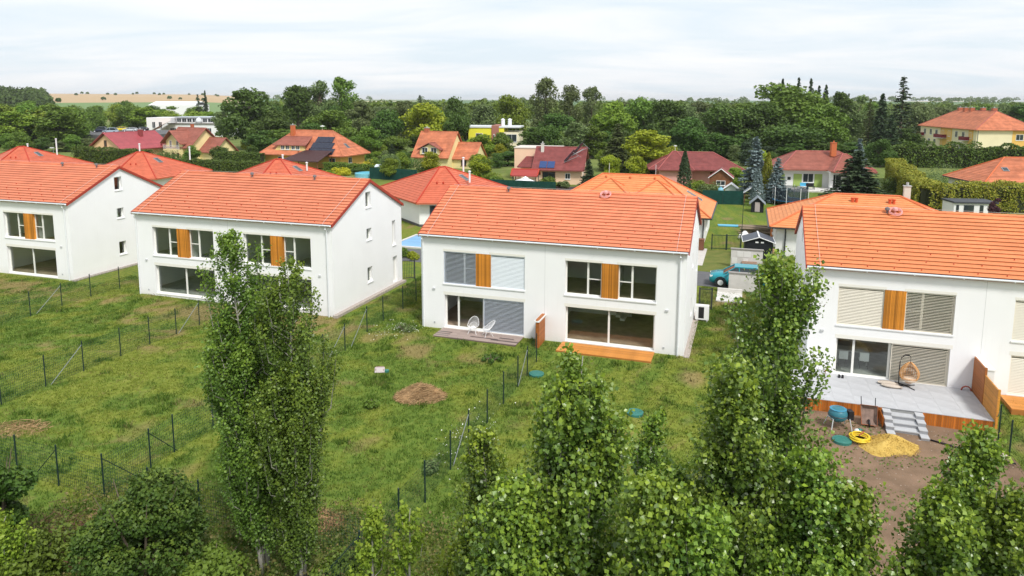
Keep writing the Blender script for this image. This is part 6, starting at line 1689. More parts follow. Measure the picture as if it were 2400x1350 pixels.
NEAR = [  # column in the photo, row of its top, distance, crown width, leaves, label
 (1362, 836, 10.2, 2.15, 20000, 'big-leaved poplar whose top stands before the small orange deck', 2, (.0, 0)),
 (1738, 862, 10.4, 1.75, 17000, 'big-leaved poplar top just left of the tallest right-hand poplar', 1, (-.05, 0)),
 (1808, 598, 13.4, 3.1, 29000, 'tallest right-hand poplar covering the left corner of the beige-blind house', 2, (.1, 0)),
 (2008, 1150, 9.8, 1.15, 7000, 'poplar top before the bare soil, right of the tallest right-hand poplar', 1, (-.1, 0)),
 (1885, 1075, 9.9, 1.5, 10000, 'poplar top rising in front of the tallest right-hand poplar', 1, (.1, 0)),
 (2300, 1022, 11.0, 1.55, 11000, 'poplar with its narrow top on the soil left of the right-edge fence', 1, (-.05, 0)),
 (2195, 1165, 9.4, 1.45, 9500, 'lower poplar top directly left of the narrow right-hand one', 1, (.05, 0)),
 (2385, 1150, 9.6, 1.2, 7500, 'poplar top cut by the right edge of the photo', 1, (0, 0)),
 (1128, 1012, 13.6, 1.5, 12000, 'yellowish poplar left of the big-leaved poplar by the fence braces', 2, (.05, 0)),
 (1215, 1150, 9.6, 1.5, 10000, 'low poplar top at the bottom edge left of the big-leaved poplar', 1, (0, 0)),
 (1530, 985, 13.8, .85, 4200, 'slender young poplar on the lawn right of the big-leaved poplar', 1, (0, 0)),
 (1590, 1115, 11.4, 1.0, 5500, 'small poplar top between the two big-leaved poplars', 1, (0, 0)),
 (1530, 1135, 8.9, 1.35, 8500, 'low bright poplar top at the bottom edge between the big-leaved poplars', 1, (0, 0)),
 (1655, 1205, 8.8, 1.2, 7000, 'lowest poplar top at the bottom edge under the tallest right-hand poplar', 1, (0, 0)),
]
for k, (px_, py_, Y_, W_, n_, lab, st_, ln) in enumerate(NEAR):
    H_ = ztop(py_, Y_) - gz(*pbase(px_, Y_))
    zt_ = ztop(py_ + 60, Y_)
    zd = ztop(1360, Y_) - .8
    poplar(lab, pbase(px_, Y_, zt_), H_, W_ * .78, .067 if Y_ < 12 else .068, int(n_ * 2.1), 200 + k, m=L_POPN, z0=2.0, zdense=zd, lean=ln, stems=st_, widest=.5, spread=1.0, tipk=1.15 if k not in (8,) else 1.5)
for k, (px_, py_, Y_, W_, lab) in enumerate(((880, 1205, 17.5, .75, 'thin yellow-green sapling by the fence brace at the bottom edge'), (968, 1195, 16.5, .8, 'bright yellow-green sapling at the foot of the foreground fence'), (1065, 1285, 15.5, .9, 'low yellow-green sapling under the yellowish poplar'), (30, 1215, 18.5, .9, 'pale thin sapling at the left edge over the brushwood'))):
    poplar(lab, pbase(px_, Y_), ztop(py_, Y_) - gz(*pbase(px_, Y_)), W_, .085, 4200, 300 + k, m=L_BRIGHT, z0=.25, group='yellow-green saplings at the bottom edge', name='sapling', tipk=1.8)

# ------------------------------------------------------------------ bushes
def bush(label, loc, rx, rz_, n, leaf, m, seed, name='bush', cat='bush', group=None, lobes=14, stems=True, tip=.5, flat=1.0):
    r = np.random.default_rng(seed); t = thing(name, label, cat, loc, 0, group)
    P = []; O = []; T_ = []
    for i in range(lobes):
        a = r.uniform(0, 6.283); q = r.random() ** .5
        c_ = np.array([rx * .62 * q * math.cos(a), rx * .62 * q * math.sin(a) * flat, rz_ * (.22 + .56 * r.random() * (1 - .35 * q))])
        R_ = r.uniform(.22, .46) * min(rx, rz_) * (14 / max(14, lobes)) ** .25
        k = n // lobes
        d = r.normal(size=(k, 3)); d /= np.linalg.norm(d, axis=1)[:, None]
        rr = R_ * r.uniform(.55, 1.12, k) ** .6
        p = c_ + d * rr[:, None] * np.array([1.15, 1.15, .85])
        p[:, 2] = np.maximum(p[:, 2], .03)
        P.append(p); O.append(d); T_.append(np.clip(d[:, 2], 0, 1) * r.random(k) * tip)
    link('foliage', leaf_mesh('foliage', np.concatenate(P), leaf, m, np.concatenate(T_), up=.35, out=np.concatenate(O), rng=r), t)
    if stems:
        w = MB()
        for i in range(7):
            a = 6.283 * i / 7; w.tube([(0, 0, -.2), (rx * .3 * math.cos(a), rx * .3 * math.sin(a), rz_ * .4), (rx * .55 * math.cos(a), rx * .55 * math.sin(a), rz_ * .75)], .03 + .008 * rz_, 5, .008)
        w.build('stems', BARK, t)
    return t
def gp(px, Y, dz=0): x, y = pbase(px, Y); return (x, y, gz(x, y) + dz)
bush('large round dark green bush at the foot of the foreground fence corner', gp(340, 19.6), 2.1, 3.9, 26000, .105, L_BUSH, 41, lobes=40, tip=.9)
bush('dark leafy bush cut by the left edge of the photo', gp(-8, 19.8), 1.25, 4.9, 8500, .12, L_BUSH, 42, lobes=20)
bush('low bright bush at the bottom edge between the round bush and the poplars', gp(500, 19.4), 1.5, 1.0, 4200, .13, L_MID, 43)
bush('low bush at the bottom left corner under the brushwood', gp(60, 19.4), 1.6, 1.6, 5000, .12, L_MID, 44)
bush('shrub cut by the bottom edge right of the poplar feet', gp(800, 19.2), 1.0, .9, 2600, .11, L_MID, 45)
bush('grey-green thistle clump beside the foreground fence', on(7.7, -15.0), .45, .55, 500, .09, L_GREY, 46, lobes=6)
bush('tall green weed clump left of the straw heap', on(2.6, -10.8), .5, .38, 420, .09, L_MID, 47, lobes=6)
bush('green weed clump on the bank before the silver-blind house', on(5.9, -3.4), .8, .35, 700, .09, L_DARK, 48, lobes=8)
bush('flowering weed clump at the corner of the silver-blind house', on(-.6, -1.2), .8, .45, 700, .08, L_GREY, 49, lobes=8)
# brushwood at the lower left
r = np.random.default_rng(77); n = 900
t = thing('brushwood', 'tangle of dark reddish brushwood at the lower left corner', 'brushwood', gp(165, 21.0))
P = np.stack([r.normal(0, 1.5, n), r.normal(0, .7, n), r.uniform(0, .75, n)], 1); d = r.normal(size=(n, 3)); d[:, 2] = np.abs(d[:, 2]) * .6; d /= np.linalg.norm(d, axis=1)[:, None]
sd_ = np.cross(d, r.normal(size=(n, 3))); sd_ /= np.linalg.norm(sd_, axis=1)[:, None]; l_ = r.uniform(.25, .8, (n, 1))
V = np.stack([P - d * l_ * .5 - sd_ * .012, P - d * l_ * .5 + sd_ * .012, P + d * l_ * .5], 1).reshape(-1, 3)
tag(link('twigs', np_mesh('twigs', V, tris=np.arange(n * 3).reshape(-1, 3), m=mat('reddish_twig', (.13, .065, .05), .9, .1, islvar=.6)), t), kind='stuff')
o = MB().tube([(0, 0, -.2), (.02, 0, .7), (.06, 0, 1.5)], .03, 6, .02).build('stake', mat('grey_stake', (.36, .34, .30), .9), None); o.location = gp(55, 20.2, -.1); tag(o, 'pale wooden stake standing in the brushwood corner', 'stake')
# undergrowth along the foot of the slope
n = 40000; x = r.uniform(-16, 9, n); y = 18.2 + 4.4 * r.random(n) ** 1.5 * (1 + .35 * (x < -8)) + .5 * np.sin(x * .8); z = terrain(x, y) + r.random(n) ** 2 * (.20 + .75 * vnoise(x, y, 1.3, 51))
tag(link('undergrowth', leaf_mesh('undergrowth', np.stack([x, y, z], 1), .085, leaf_mat('undergrowth_leaf', (.022, .048, .012), (.095, .135, .03), (.20, .16, .06), objvar=0), r.random(n) ** 2, up=.3, rng=r)), 'tangled weeds and undergrowth along the bottom edge', 'undergrowth', kind='stuff')
# white flower heads in the grass by the fences
n = 260; u_ = np.concatenate([r.normal(8.0, .5, 130), r.normal(-.8, .8, 130)]); v_ = np.concatenate([r.normal(-12.0, 1.6, 130), r.normal(-1.6, .8, 130)])
x = EO.x + u_ * EU.x + v_ * EV.x; y = EO.y + u_ * EU.y + v_ * EV.y
tag(link('wild_flowers', leaf_mesh('wild_flowers', np.stack([x, y, terrain(x, y) + r.uniform(.15, .4, n)], 1), .05, mat('white_petals', (.75, .75, .68), .8), up=1.0, fold=.02, rng=r)), 'small white wild flowers in the grass by the fences', 'flowers', kind='stuff')

# ------------------------------------------------------------------ trees behind the houses: templates, then copies
TEMPL = {}
def template(kind, seed):
    r = np.random.default_rng(seed); w = MB(); P = []; O = []; TT = []; AL = None
    if kind in ('round', 'oval', 'birch'):
        H, W = {'round': (12., 10.), 'oval': (14., 7.5), 'birch': (18., 8.)}[kind]
        w.tube([(0, 0, -.5), (.1, 0, H * .25), (.05, .1, H * .6), (0, 0, H * .85)], .035 * H * .7, 7, .06)
        nl = {'round': 26, 'oval': 24, 'birch': 30}[kind]
        for i in range(nl):
            a = r.uniform(0, 6.283); hz = r.uniform(-.10, 1)
            prof = math.sin(math.pi * (.20 + .74 * max(0, hz))) ** .7
            q = (r.random() ** .55) * prof
            c_ = np.array([W * .5 * .74 * q * math.cos(a), W * .5 * .74 * q * math.sin(a), H * (.20 + .68 * hz)])
            R_ = r.uniform(.13, .22) * W * (.6 + .55 * prof)
            if kind == 'birch': R_ *= .72
            w.tube([(0, 0, max(.2 * H, c_[2] - W * .28)), tuple(c_)], .012 * H, 4, .02, cap=False)
            k = {'round': 330, 'oval': 300, 'birch': 190}[kind]
            d = r.normal(size=(k, 3)); d /= np.linalg.norm(d, axis=1)[:, None]
            rr = R_ * r.uniform(.35, 1.15, k) ** .55 * (1 + .25 * np.sin(3 * d[:, 0] * 2 + i) * np.cos(4 * d[:, 2] + i))
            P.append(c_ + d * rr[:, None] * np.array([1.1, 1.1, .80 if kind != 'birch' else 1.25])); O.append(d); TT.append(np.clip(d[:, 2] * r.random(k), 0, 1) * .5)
        lf = {'round': .52, 'oval': .50, 'birch': .46}[kind]
        up = .25
    elif kind in ('spruce', 'fir', 'larch'):
        H, W = (16., 6.0) if kind != 'larch' else (18., 7.)
        w.tube([(0, 0, -.5), (0, 0, H)], .016 * H, 7, .02)
        nlay = 44 if kind != 'larch' else 30
        ALs = []
        for i in range(nlay):
            q = (i + .5) / nlay; z = H * (.06 + .93 * q); R_ = W / 2 * (1 - q) ** .85 * r.uniform(.8, 1.1) + .12
            nb = max(4, int((9 if kind != 'larch' else 6) * (1 - q) + 4))
            for b_ in range(nb):
                a = r.uniform(0, 6.283); L = R_ * r.uniform(.7, 1.12); k = int(10 + 24 * L / (W / 2)) if kind != 'larch' else int(6 + 15 * L / (W / 2))
                s = r.random(k) ** .7
                dr = -.28 * s * L + .14 * s ** 2 * L
                p = np.stack([math.cos(a) * s * L, math.sin(a) * s * L, z + r.uniform(-.25, .25) + dr], 1) + r.normal(0, .10, (k, 3)) * np.array([1, 1, .6])
                P.append(p); O.append(np.tile(np.array([math.cos(a) * .5, math.sin(a) * .5, .5]), (k, 1))); TT.append((s > .8) * r.random(k) * .6)
                ALs.append(np.tile(np.array([math.cos(a), math.sin(a), -.35]), (k, 1)))
                w.tube([(0, 0, z), (math.cos(a) * L * .8, math.sin(a) * L * .8, z - .2 * L)], .04, 3, .01, cap=False)
        lf = .48; up = .3; AL = np.concatenate(ALs)
    else:        # thuja column
        H, W = 6., 1.9
        w.tube([(0, 0, -.3), (0, 0, H * .9)], .10, 6, .02)
        n = 2600; q = r.random(n); a = r.uniform(0, 6.283, n)
        R_ = W / 2 * np.where(q < .25, (q / .25) ** .5 * .9 + .1, (1 - (q - .25) / .75) ** .75 + .03) * r.uniform(.6, 1.12, n) * (1 + .12 * np.sin(4 * a + 9 * q))
        P.append(np.stack([R_ * np.cos(a), R_ * np.sin(a), H * q], 1)); O.append(np.stack([np.cos(a), np.sin(a), .4 + 0 * a], 1)); TT.append(r.random(n) ** 3 * .6)
        lf = .26; up = .2; AL = np.tile(np.array([0, 0, 1.0]), (n, 1))
    P = np.concatenate(P); O = np.concatenate(O); TT = np.concatenate(TT)
    if kind in ('round', 'oval', 'birch'):                       # grow the crown to its full nominal size
        kz = H / np.percentile(P[:, 2], 99.7); kr = (W / 2) / np.percentile(np.hypot(P[:, 0], P[:, 1]), 97)
        P = P * np.array([kr, kr, kz])
    return dict(H=H, W=W, trunk=w.mesh('trunk', BARK), P=P, O=O, T=TT, lf=lf, up=up, al=AL, seed=seed, crowns={})
NVAR = {'round': 5, 'oval': 3, 'birch': 2, 'spruce': 2, 'larch': 2, 'thuja': 2, 'fir': 1}
for kd, nv in NVAR.items(): TEMPL[kd] = [template(kd, 900 + i + 17 * len(kd)) for i in range(nv)]
_tree_i = [0]
def tree(kind, X, Y, H, W, m, label, group, name=None, rot=None):
    i = _tree_i[0]; _tree_i[0] += 1
    T = TEMPL[kind][i % len(TEMPL[kind])]
    if m.name not in T['crowns']:
        T['crowns'][m.name] = leaf_mesh('crown', T['P'], T['lf'], m, T['T'], up=T['up'], out=T['O'], along=T['al'], rng=np.random.default_rng(T['seed']), aspect=.9 if T['al'] is None else .55)
    nm = name or {'round': 'deciduous_tree', 'oval': 'deciduous_tree', 'birch': 'birch_tree', 'spruce': 'spruce_tree', 'fir': 'spruce_tree', 'larch': 'conifer_tree', 'thuja': 'thuja_tree'}[kind]
    t = thing(nm, label, 'tree', (X, Y, gz(X, Y)), (i * 2.399) % 6.283 if rot is None else rot, group)
    t.scale = (W / T['W'], W / T['W'], H / T['H'])
    link('trunk', T['trunk'], t); link('crown', T['crowns'][m.name], t)
    return t
def ptree(kind, px, py, Y, wpx, m, label, group=None):
    X = (px - 1200) / FPX * Y
    return tree(kind, X, Y, ztop(py, Y) - gz(X, Y), wpx * Y / FPX * 1.05, m, label, group)
G1 = 'tall trees behind the village houses'
for a in [
 ('round', 590, 214, 200, 125, L_DARK, 'large dark round tree left of the amber house, beside the school'),
 ('oval', 527, 255, 245, 45, L_GREY, 'thin brownish tree right of the white school roof'),
 ('larch', 470, 222, 300, 34, L_SPRUCE, 'dark conifer behind the white school, left of its taller twin'),
 ('spruce', 487, 214, 305, 22, L_SPRUCE, 'tall slim conifer spire behind the white school'),
 ('round', 650, 262, 190, 90, L_DARK, 'dark tree filling the gap above the amber house chimney'),
 ('oval', 700, 204, 232, 72, L_DARK, 'dark tall tree left of the feathery treetops above the amber house'),
 ('birch', 752, 192, 236, 60, L_GREY, 'feathery pale treetop above the amber house'),
 ('birch', 803, 184, 240, 66, L_MID, 'tallest feathery treetop above the right half of the amber house'),
 ('round', 775, 262, 185, 110, L_MID, 'broad green tree directly behind the amber house ridge'),
 ('oval', 850, 240, 205, 66, L_GREY, 'grey-green tree right of the amber house aerial'),
 ('round', 905, 262, 182, 80, L_DARK, 'dark tree between the amber house and the steep yellow house'),
 ('oval', 868, 298, 160, 48, L_MID, 'smaller green tree behind the end of the amber roof'),
 ('birch', 948, 238, 226, 60, L_GREY, 'grey-green tree rising above the gap left of the steep yellow house'),
 ('round', 1000, 246, 180, 108, L_YELLOW, 'bright yellow-green tree right behind the steep yellow house'),
 ('larch', 985, 222, 262, 44, L_SPRUCE, 'dark pine top behind the bright yellow-green tree'),
 ('round', 1062, 232, 215, 64, L_DARK, 'dark tree behind the right end of the steep yellow roof'),
 ('round', 1072, 270, 176, 56, L_DARK, 'dark tree left of the lemon yellow modern house'),
 ('round', 1130, 246, 245, 78, L_GREY, 'pale tree behind the left end of the lemon yellow house'),
 ('round', 1198, 226, 232, 80, L_BRIGHT, 'rounded bright tree above the lemon yellow house'),
 ('birch', 1278, 184, 214, 64, L_GREY, 'tallest birch in the middle of the tree line'),
 ('birch', 1335, 200, 222, 52, L_GREY, 'airy birch right of the tallest one'),
 ('birch', 1385, 204, 226, 50, L_GREY, 'airy birch second right of the tallest one'),
 ('round', 1300, 268, 190, 104, L_DARK, 'dark tree under the tall birches'),
 ('oval', 1252, 300, 165, 66, L_DARK, 'dark tree right of the lemon yellow house'),
 ('oval', 1350, 288, 158, 62, L_GREY, 'weeping grey-green tree behind the apricot house roof'),
 ('round', 1432, 240, 198, 104, L_BRIGHT, 'bright broad tree behind the tilted solar frames'),
 ('round', 1505, 232, 206, 92, L_MID, 'green tree above the yellow-green pointed tree'),
 ('round', 1560, 236, 196, 106, L_DARK, 'dark tree above the pink bungalow'),
 ('spruce', 1448, 288, 140, 92, L_GREY, 'grey-green larch right of the apricot house'),
 ('oval', 1523, 306, 130, 98, L_YELLOW, 'bright yellow-green pointed tree left of the pink bungalow'),
 ('round', 1612, 276, 176, 86, L_DARK, 'dark tree behind the ridge of the pink bungalow'),
 ('round', 1690, 246, 184, 112, L_DARK, 'massive dark tree right behind the pink bungalow'),
 ('round', 1640, 238, 300, 70, L_GREY, 'pale far tree between the dark masses above the pink bungalow'),
 ('round', 1845, 198, 190, 178, L_MID, 'highest broad tree, right of centre behind the lime green bungalow'),
 ('round', 1785, 240, 182, 110, L_DARK, 'dark lower shoulder left of the highest broad tree'),
 ('round', 1925, 246, 178, 110, L_MID, 'green lower shoulder right of the highest broad tree'),
 ('round', 1850, 292, 160, 130, L_DARK, 'dark tree right behind the brown roof of the lime green bungalow'),
 ('spruce', 1826, 182, 226, 36, L_SPRUCE, 'leftmost of the spruce tips over the highest broad tree'),
 ('spruce', 1863, 179, 224, 40, L_SPRUCE, 'second spruce tip over the highest broad tree'),
 ('spruce', 1891, 181, 222, 40, L_SPRUCE, 'third spruce tip over the highest broad tree'),
 ('spruce', 1911, 198, 218, 36, L_SPRUCE, 'fourth spruce tip, stepping down to the right'),
 ('spruce', 1927, 196, 220, 38, L_SPRUCE, 'rightmost of the five spruce tips'),
 ('oval', 1965, 216, 206, 56, L_DARK, 'dark tree right of the five spruce tips'),
 ('oval', 2002, 224, 210, 58, L_GREY, 'grey tree with a bare reddish top right of the spruce tips'),
 ('larch', 2032, 226, 168, 60, L_GREY, 'shaggy half-dead spruce left of the tallest conifer'),
 ('spruce', 2060, 216, 165, 60, L_SPRUCE, 'drooping dark spruce beside the tallest conifer'),
 ('larch', 2106, 175, 172, 100, L_SPRUCE, 'tallest conifer, left of the apartment block'),
 ('spruce', 2085, 268, 158, 64, L_SPRUCE, 'dark spruce at the foot of the tallest conifer'),
 ('round', 2150, 246, 235, 74, L_GREY, 'pale tree between the tallest conifer and the apartment block'),
 ('oval', 2128, 300, 168, 60, L_DARK, 'dark tree just left of the wine red balconies'),
 ('spruce', 2014, 322, 101, 66, L_BLUE, 'blue-grey spruce top rising behind the big garden spruce'),
 ('spruce', 2012, 350, 93, 150, L_SPRUCE, 'big dark garden spruce covering the corner of the lime green bungalow'),
 ('fir', 1772, 318, 101, 84, L_BLUE, 'tall blue spruce left of the lime green bungalow'),
 ('fir', 1826, 368, 97, 66, L_BLUE, 'smaller blue spruce before the lime green wall'),
 ('thuja', 1802, 356, 99, 30, L_HEDGE, 'orange-tinged columnar conifer between the two blue spruces'),
 ('thuja', 1780, 392, 93, 30, L_BLUE, 'grey-green column at the foot of the tall blue spruce'),
 ('thuja', 1606, 354, 97, 34, L_SPRUCE, 'slim dark cypress before the pink bungalow'),
 ('spruce', 1380, 372, 112, 46, L_SPRUCE, 'young spruce at the right gable of the apricot house'),
 ('spruce', 918, 338, 140, 36, L_SPRUCE, 'small blue-green spruce right of the amber house'),
 ('round', 838, 394, 133, 36, L_DARK, 'clipped dark ball shrub left of the blue pool'),
 ('round', 1725, 392, 116, 44, L_BRIGHT, 'bright green shrub at the corner of the pink bungalow'),
 ('oval', 2345, 462, 78, 26, L_PURPLE, 'small purple-leaved tree before the tall hedge at the right'),
 ('oval', 1190, 356, 150, 60, L_DARK, 'dark garden tree left of the apricot flat wing'),
 ('round', 1128, 316, 165, 66, L_BRIGHT, 'bright shrubby tree in front of the lemon yellow house'),
 ('round', 1176, 312, 168, 56, L_MID, 'green shrubby tree before the white end of the lemon yellow house'),
]: ptree(*a, group=G1)
# far layer: trees nothing in the photograph sets apart
rt = random.Random(21)
ORD = 'first second third fourth fifth sixth seventh eighth ninth tenth eleventh twelfth thirteenth fourteenth fifteenth sixteenth'.split()
def fill(n, px0, px1, Y0, Y1, top0, top1, ws, mats, label, group, kinds=('round', 'oval', 'round')):
    c = 0
    for i in range(n):
        px_ = px0 + (px1 - px0) * (i + rt.uniform(.1, .9)) / n; Y_ = rt.uniform(Y0, Y1)
        if 1080 < px_ < 1245 and Y_ < 184: continue                # the lemon yellow house stands clear
        ptree(rt.choice(kinds), px_, rt.uniform(top0, top1), Y_, rt.uniform(*ws), rt.choice(mats), label + ', ' + ORD[c] + ' from left', group); c += 1
LW = 'wood at the left edge'
fill(10, -60, 185, 196, 214, 246, 276, (66, 94), (L_WOOD, L_BRIGHT, L_WOOD, L_MID), 'mid green tree in the front row of the left-edge wood', LW)
fill(8, -60, 190, 220, 240, 246, 266, (60, 84), (L_WOOD, L_MID, L_BRIGHT), 'tree in the second row of the left-edge wood', LW)
fill(13, -60, 520, 262, 300, 246, 270, (48, 70), (L_WOOD, L_BRIGHT, L_MID, L_GREY), 'tree in the wood behind the car park and the school', LW)
fill(12, -60, 480, 310, 360, 240, 258, (40, 60), (L_DARK, L_MID), 'dark tree in the back row of the wood behind the school', LW)
fill(8, -40, 222, 186, 192, 312, 336, (36, 56), (L_DARK, L_MID, L_GREY), 'low shrubby tree at the foot of the left-edge wood', LW)
fill(14, 560, 1080, 262, 330, 240, 258, (48, 70), (L_GREY, L_MID, L_DARK), 'tree in the hazy row behind the village, left of the tall birches', 'hazy tree row behind the village')
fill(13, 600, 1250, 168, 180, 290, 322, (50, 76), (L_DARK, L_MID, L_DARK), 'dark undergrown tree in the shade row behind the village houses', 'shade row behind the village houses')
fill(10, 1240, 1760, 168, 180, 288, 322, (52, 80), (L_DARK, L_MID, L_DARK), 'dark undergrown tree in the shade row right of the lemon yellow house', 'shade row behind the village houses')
fill(14, 1400, 2160, 250, 330, 238, 254, (50, 72), (L_GREY, L_MID), 'tree in the hazy row behind the village, right of the tall birches', 'hazy tree row behind the village')
fill(9, 2140, 2440, 262, 330, 240, 252, (44, 66), (L_GREY, L_MID, L_DARK), 'tree showing over the apartment block roof', 'trees over the apartment block')
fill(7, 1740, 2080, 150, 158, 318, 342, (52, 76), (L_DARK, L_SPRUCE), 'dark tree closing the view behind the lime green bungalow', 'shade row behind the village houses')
# garden shrubs
SH = 'garden shrubs between the village houses'
for i, (px_, Y_, w_, h_, m, lab) in enumerate((
 (868, 139, 1.9, 2.4, L_GOLD, 'golden shrub beside the amber house hedge'), (918, 127, 1.6, 1.8, L_GOLD, 'golden shrub before the green netting, right of the blue pool'), (800, 130, 1.9, 1.8, L_GOLD, 'golden shrub left of the ball shrub'), (775, 128, 1.5, 1.4, L_BRIGHT, 'bright shrub at the edge of the brown shelter roof'),
 (890, 139, 3.2, 3.4, L_MID, 'green shrub behind the blue pool'), (945, 137, 3.4, 3.6, L_DARK, 'dark shrub left of the steep yellow house'), (990, 139, 2.9, 2.8, L_DARK, 'dark shrub hiding the foot of the steep yellow house'), (1118, 136, 2.2, 1.8, L_MID, 'shrub beside the annex of the steep yellow house'), (1150, 122, 2.0, 1.8, L_BRIGHT, 'bright shrub left of the maroon garden pavilion'), (1165, 116, 1.6, 1.6, L_MID, 'round shrub in front of the maroon garden pavilion'),
 (1285, 113, 2.0, 1.9, L_MID, 'green shrub before the brown door of the apricot house'), (1320, 112, 1.2, 1.5, L_GREY, 'thin shrub beside the apricot wall'), (1632, 108, 2.6, 2.0, L_BRIGHT, 'bright ornamental grass right of the slim cypress'), (1660, 106, 2.4, 1.8, L_GREY, 'reddish garden shrub left of the brown shed'), (1400, 112, 2.0, 2.2, L_DARK, 'dark shrub right of the apricot house'),
 (2332, 75.5, 1.5, 1.35, L_YELLOW, 'dome-shaped yellow-green bush before the white cabin'), (178, 148, 1.8, 2.3, L_YELLOW, 'yellow-green shrub at the left end of the dark thuja hedge'), (392, 150, 3.4, 3.4, L_DARK, 'dark shrubs between the magenta roof and the balcony house'), (375, 158, 2.5, 2.6, L_GREY, 'grey-green shrub behind the dark shrubs'), (2210, 112, 4.2, 4.2, L_GREY, 'grey-green bush between the two hedges at the right'), (2195, 102, 3.2, 2.6, L_GREY, 'pale bare bush before the grey-green one'),
 (948, 62, 1.0, .9, L_MID, 'spiky green plant by the dark double-bar gate'), (966, 61, .8, .8, L_YELLOW, 'yellow-green plant by the dark double-bar gate'),
 (2090, 108, 2.2, 2.6, L_DARK, 'dark shrub at the foot of the golden hedge'), (1715, 500, 1, 1, L_MID, None))):
    if lab: bush(lab, gp(px_, Y_), w_, h_, 1500, .20 if Y_ > 90 else .12, m, 600 + i, name='garden_shrub', cat='shrub', group=SH, lobes=9, stems=False)

# loose garden greenery filling the gaps between the village houses
ZONES = ((640, 'below the magenta and balcony houses'), (975, 'left of the steep yellow house'), (1200, 'around the dark shed left of the apricot house'), (1600, 'behind the yellow-green pointed tree'), (3000, 'between pink and lime green bungalows'))
spots = []
for i in range(46):
    px_ = rt.choice([rt.uniform(380, 620), rt.uniform(860, 1200), rt.uniform(860, 1200), rt.uniform(1390, 1580), rt.uniform(1720, 1850), rt.uniform(1400, 1700)]); Y_ = rt.uniform(122, 166)
    h_ = rt.uniform(1.4, 3.4)
    if (1180 < px_ < 1420 and Y_ < 135) or (955 < px_ < 1130 and 138 < Y_ < 158) or (1540 < px_ < 1760 and 112 < Y_ < 132): continue
    spots.append((px_, Y_, h_))
cnt = {}
for px_, Y_, h_ in sorted(spots):
    zone = next(z_ for lim, z_ in ZONES if px_ < lim); c = cnt.get(zone, 0); cnt[zone] = c + 1
    X_, _ = pbase(px_, Y_); tree('round', X_, Y_, h_ * 1.25, h_ * 1.2, rt.choice((L_MID, L_DARK, L_BRIGHT, L_GREY, L_YELLOW)), 'bushy little garden tree ' + zone + ', ' + ORD[c] + ' from left', 'bushy garden trees ' + zone, name='garden_tree')

# ------------------------------------------------------------------ hedges
def hedge(label, pts, width, height, m, leaf=.22, dens=75, seed=1, bumpy=.12, name='hedge'):
    r = np.random.default_rng(seed); P = [Vector((x, y, gz(x, y))) for x, y in pts]; t = thing(name, label, 'hedge', P[0])
    PP = []; OO = []; core = MB()
    for a, b_ in zip(P, P[1:]):
        d = b_ - a; L = d.length; dn = d.normalized(); sd_ = Vector((dn.y, -dn.x, 0))
        area = L * (2 * height + width); n = int(area * dens)
        s = r.random(n) * (L + width * .6) - width * .3; q = r.random(n) * (2 * height + width)
        side = np.where(q < height, -1, np.where(q > height + width, 1, 0))
        off = np.where(side == 0, q - height - width / 2, side * width / 2); z = np.where(side == -1, q, np.where(side == 1, q - height - width, height))
        bz = (vnoise(s + 31 * seed, z, .9, seed) - .5) * 2 * bumpy + (vnoise(s + 7 * seed, s * 0, 1.6, seed + 5) - .5) * 2 * bumpy
        off = off * (1 + bz / width * 1.2); z = z * (1 + bz / height * .9)
        base = np.array(a - P[0])
        p = base + np.outer(s, np.array(dn)) + np.outer(off, np.array(sd_)); p[:, 2] += z
        p += r.normal(0, .07, p.shape)
        PP.append(p); OO.append(np.outer(np.sign(off) * (side != 0), np.array(sd_)) + np.outer(side == 0, np.array([0, 0, 1.])))
        core.obox((a + b_) / 2 - P[0] + Vector((0, 0, height * .45)), dn * (L / 2 + width * .15), sd_ * width * .40, (0, 0, height * .45))
    PP = np.concatenate(PP)
    link('foliage', leaf_mesh('foliage', PP, leaf, m, r.random(len(PP)) ** 2, up=.3, out=np.concatenate(OO), rng=r), t)
    core.build('dark_core', mat('dark_hedge_core', (.035, .04, .02), .95, .05), t)  # solid dark box added inside so nothing shows through between the leaves
    return t
def pp(px, Y): return pbase(px, Y)
hedge('tall golden-green hedge running along the right gardens', [pp(2092, 126), pp(2125, 104), pp(2172, 87), pp(2270, 88), pp(2470, 90)], 2.2, 3.5, L_HEDGE, leaf=.20, seed=61, bumpy=.38, dens=75)
hedge('dark tree hedge below the apartment block', [pp(2085, 152), pp(2190, 150), pp(2310, 148), pp(2460, 142)], 3.0, 4.6, L_THUJA, leaf=.34, seed=62, bumpy=.7, dens=30)
hedge('dark thuja hedge before the magenta-roofed house', [pp(186, 150), pp(345, 146)], 2.0, 3.5, L_THUJA, seed=63, bumpy=.35)
hedge('clipped green hedge below the pale yellow balcony house', [pp(418, 139), pp(610, 132)], 1.6, 2.2, L_THUJA, seed=64)
hedge('taller clipped hedge between the balcony house and the amber house', [pp(515, 150), pp(612, 146)], 1.6, 2.9, L_THUJA, seed=65)
hedge('small clipped hedge in front of the amber house', [pp(765, 140), pp(880, 135)], 1.2, 1.5, L_MID, seed=66)
hedge('bright low hedge along the lane left of the amber house', [pp(575, 200), pp(640, 190)], 2.0, 2.2, L_YELLOW, seed=67)

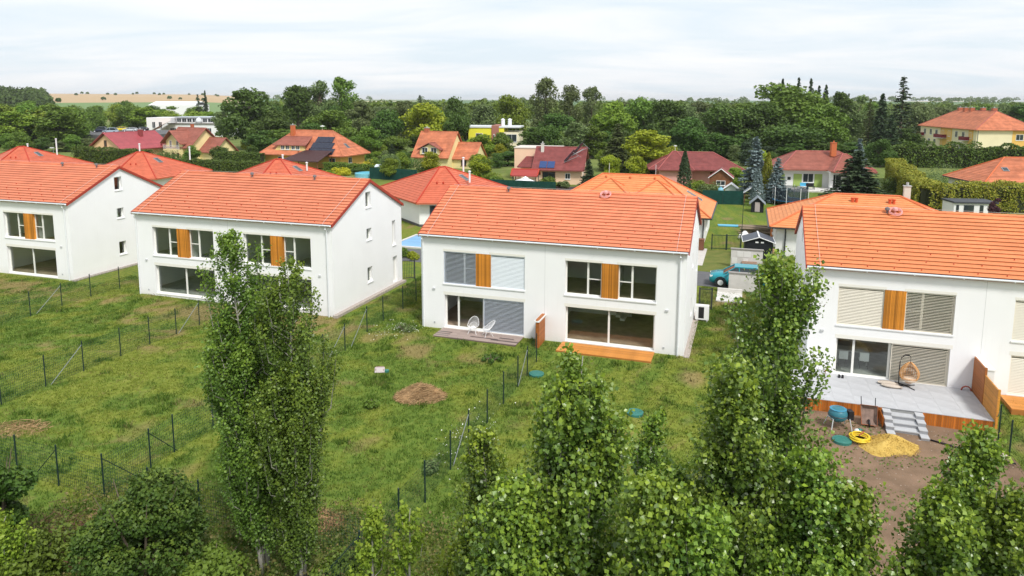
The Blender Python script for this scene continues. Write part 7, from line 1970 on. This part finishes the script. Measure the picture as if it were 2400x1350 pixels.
# ------------------------------------------------------------------ far woods as masses
def far_wood(label, n, pxr, Yr, hr, m, seed, cond=None):
    r = np.random.default_rng(seed); Y = r.uniform(*Yr, n); px_ = r.uniform(*pxr, n); X = (px_ - 1200) / FPX * Y
    if cond is not None: k = cond(X, Y); X, Y = X[k], Y[k]; n = len(X)
    Z = terrain(X, Y); H = r.uniform(*hr, n); K = 130
    d = r.normal(size=(n, K, 3)); d /= np.linalg.norm(d, axis=2)[..., None]; d[..., 2] = np.abs(d[..., 2]) * 1.0 - .25
    lob = 1 + .28 * np.sin(4 * d[..., 0] + np.arange(n)[:, None]) * np.cos(5 * d[..., 1] + np.arange(n)[:, None])
    P = np.stack([X, Y, Z + H * .50], 1)[:, None, :] + d * lob[..., None] * np.stack([H * .48, H * .48, H * .52], 1)[:, None, :]
    o = link('far_wood', leaf_mesh('far_wood', P.reshape(-1, 3), 2.1, m, up=.3, out=d.reshape(-1, 3), rng=r))
    return tag(o, label, 'woodland', kind='stuff')
far_wood('distant wooded plain fading towards the horizon', 520, (600, 2480), (340, 760), (9, 14), L_MID, 71)
far_wood('pale strip of woods near the horizon', 420, (300, 2520), (800, 2000), (9, 14), L_GREY, 72, cond=lambda X, Y: vnoise(X, Y, 260, 73) > .50 if True else None)
far_wood('dark wooded hill at the far left edge', 170, (-120, 120), (560, 720), (10, 15), L_DARK, 74)
far_wood('scattered trees along the pale stubble fields', 60, (90, 640), (700, 1600), (3, 6), L_DARK, 75, cond=lambda X, Y: vnoise(X, Y, 120, 76) > .6)

# ------------------------------------------------------------------ thin air between here and the horizon
hz = MB().box(-7600, 7600, -1800, 9600, -3.0, 62).build('haze', None, None)
hm = bpy.data.materials.new('thin_haze'); hm.use_nodes = True
t = hm.node_tree
for n_ in list(t.nodes): t.nodes.remove(n_)
ho = t.nodes.new('ShaderNodeOutputMaterial'); pv = t.nodes.new('ShaderNodeVolumePrincipled')
pv.inputs['Color'].default_value = (.97, .985, 1.0, 1); pv.inputs['Density'].default_value = .0001; pv.inputs['Anisotropy'].default_value = .2
t.links.new(pv.outputs[0], ho.inputs['Volume'])
hz.data.materials.append(hm)
tag(hz, 'thin pale summer haze over the plain', 'haze', kind='stuff')
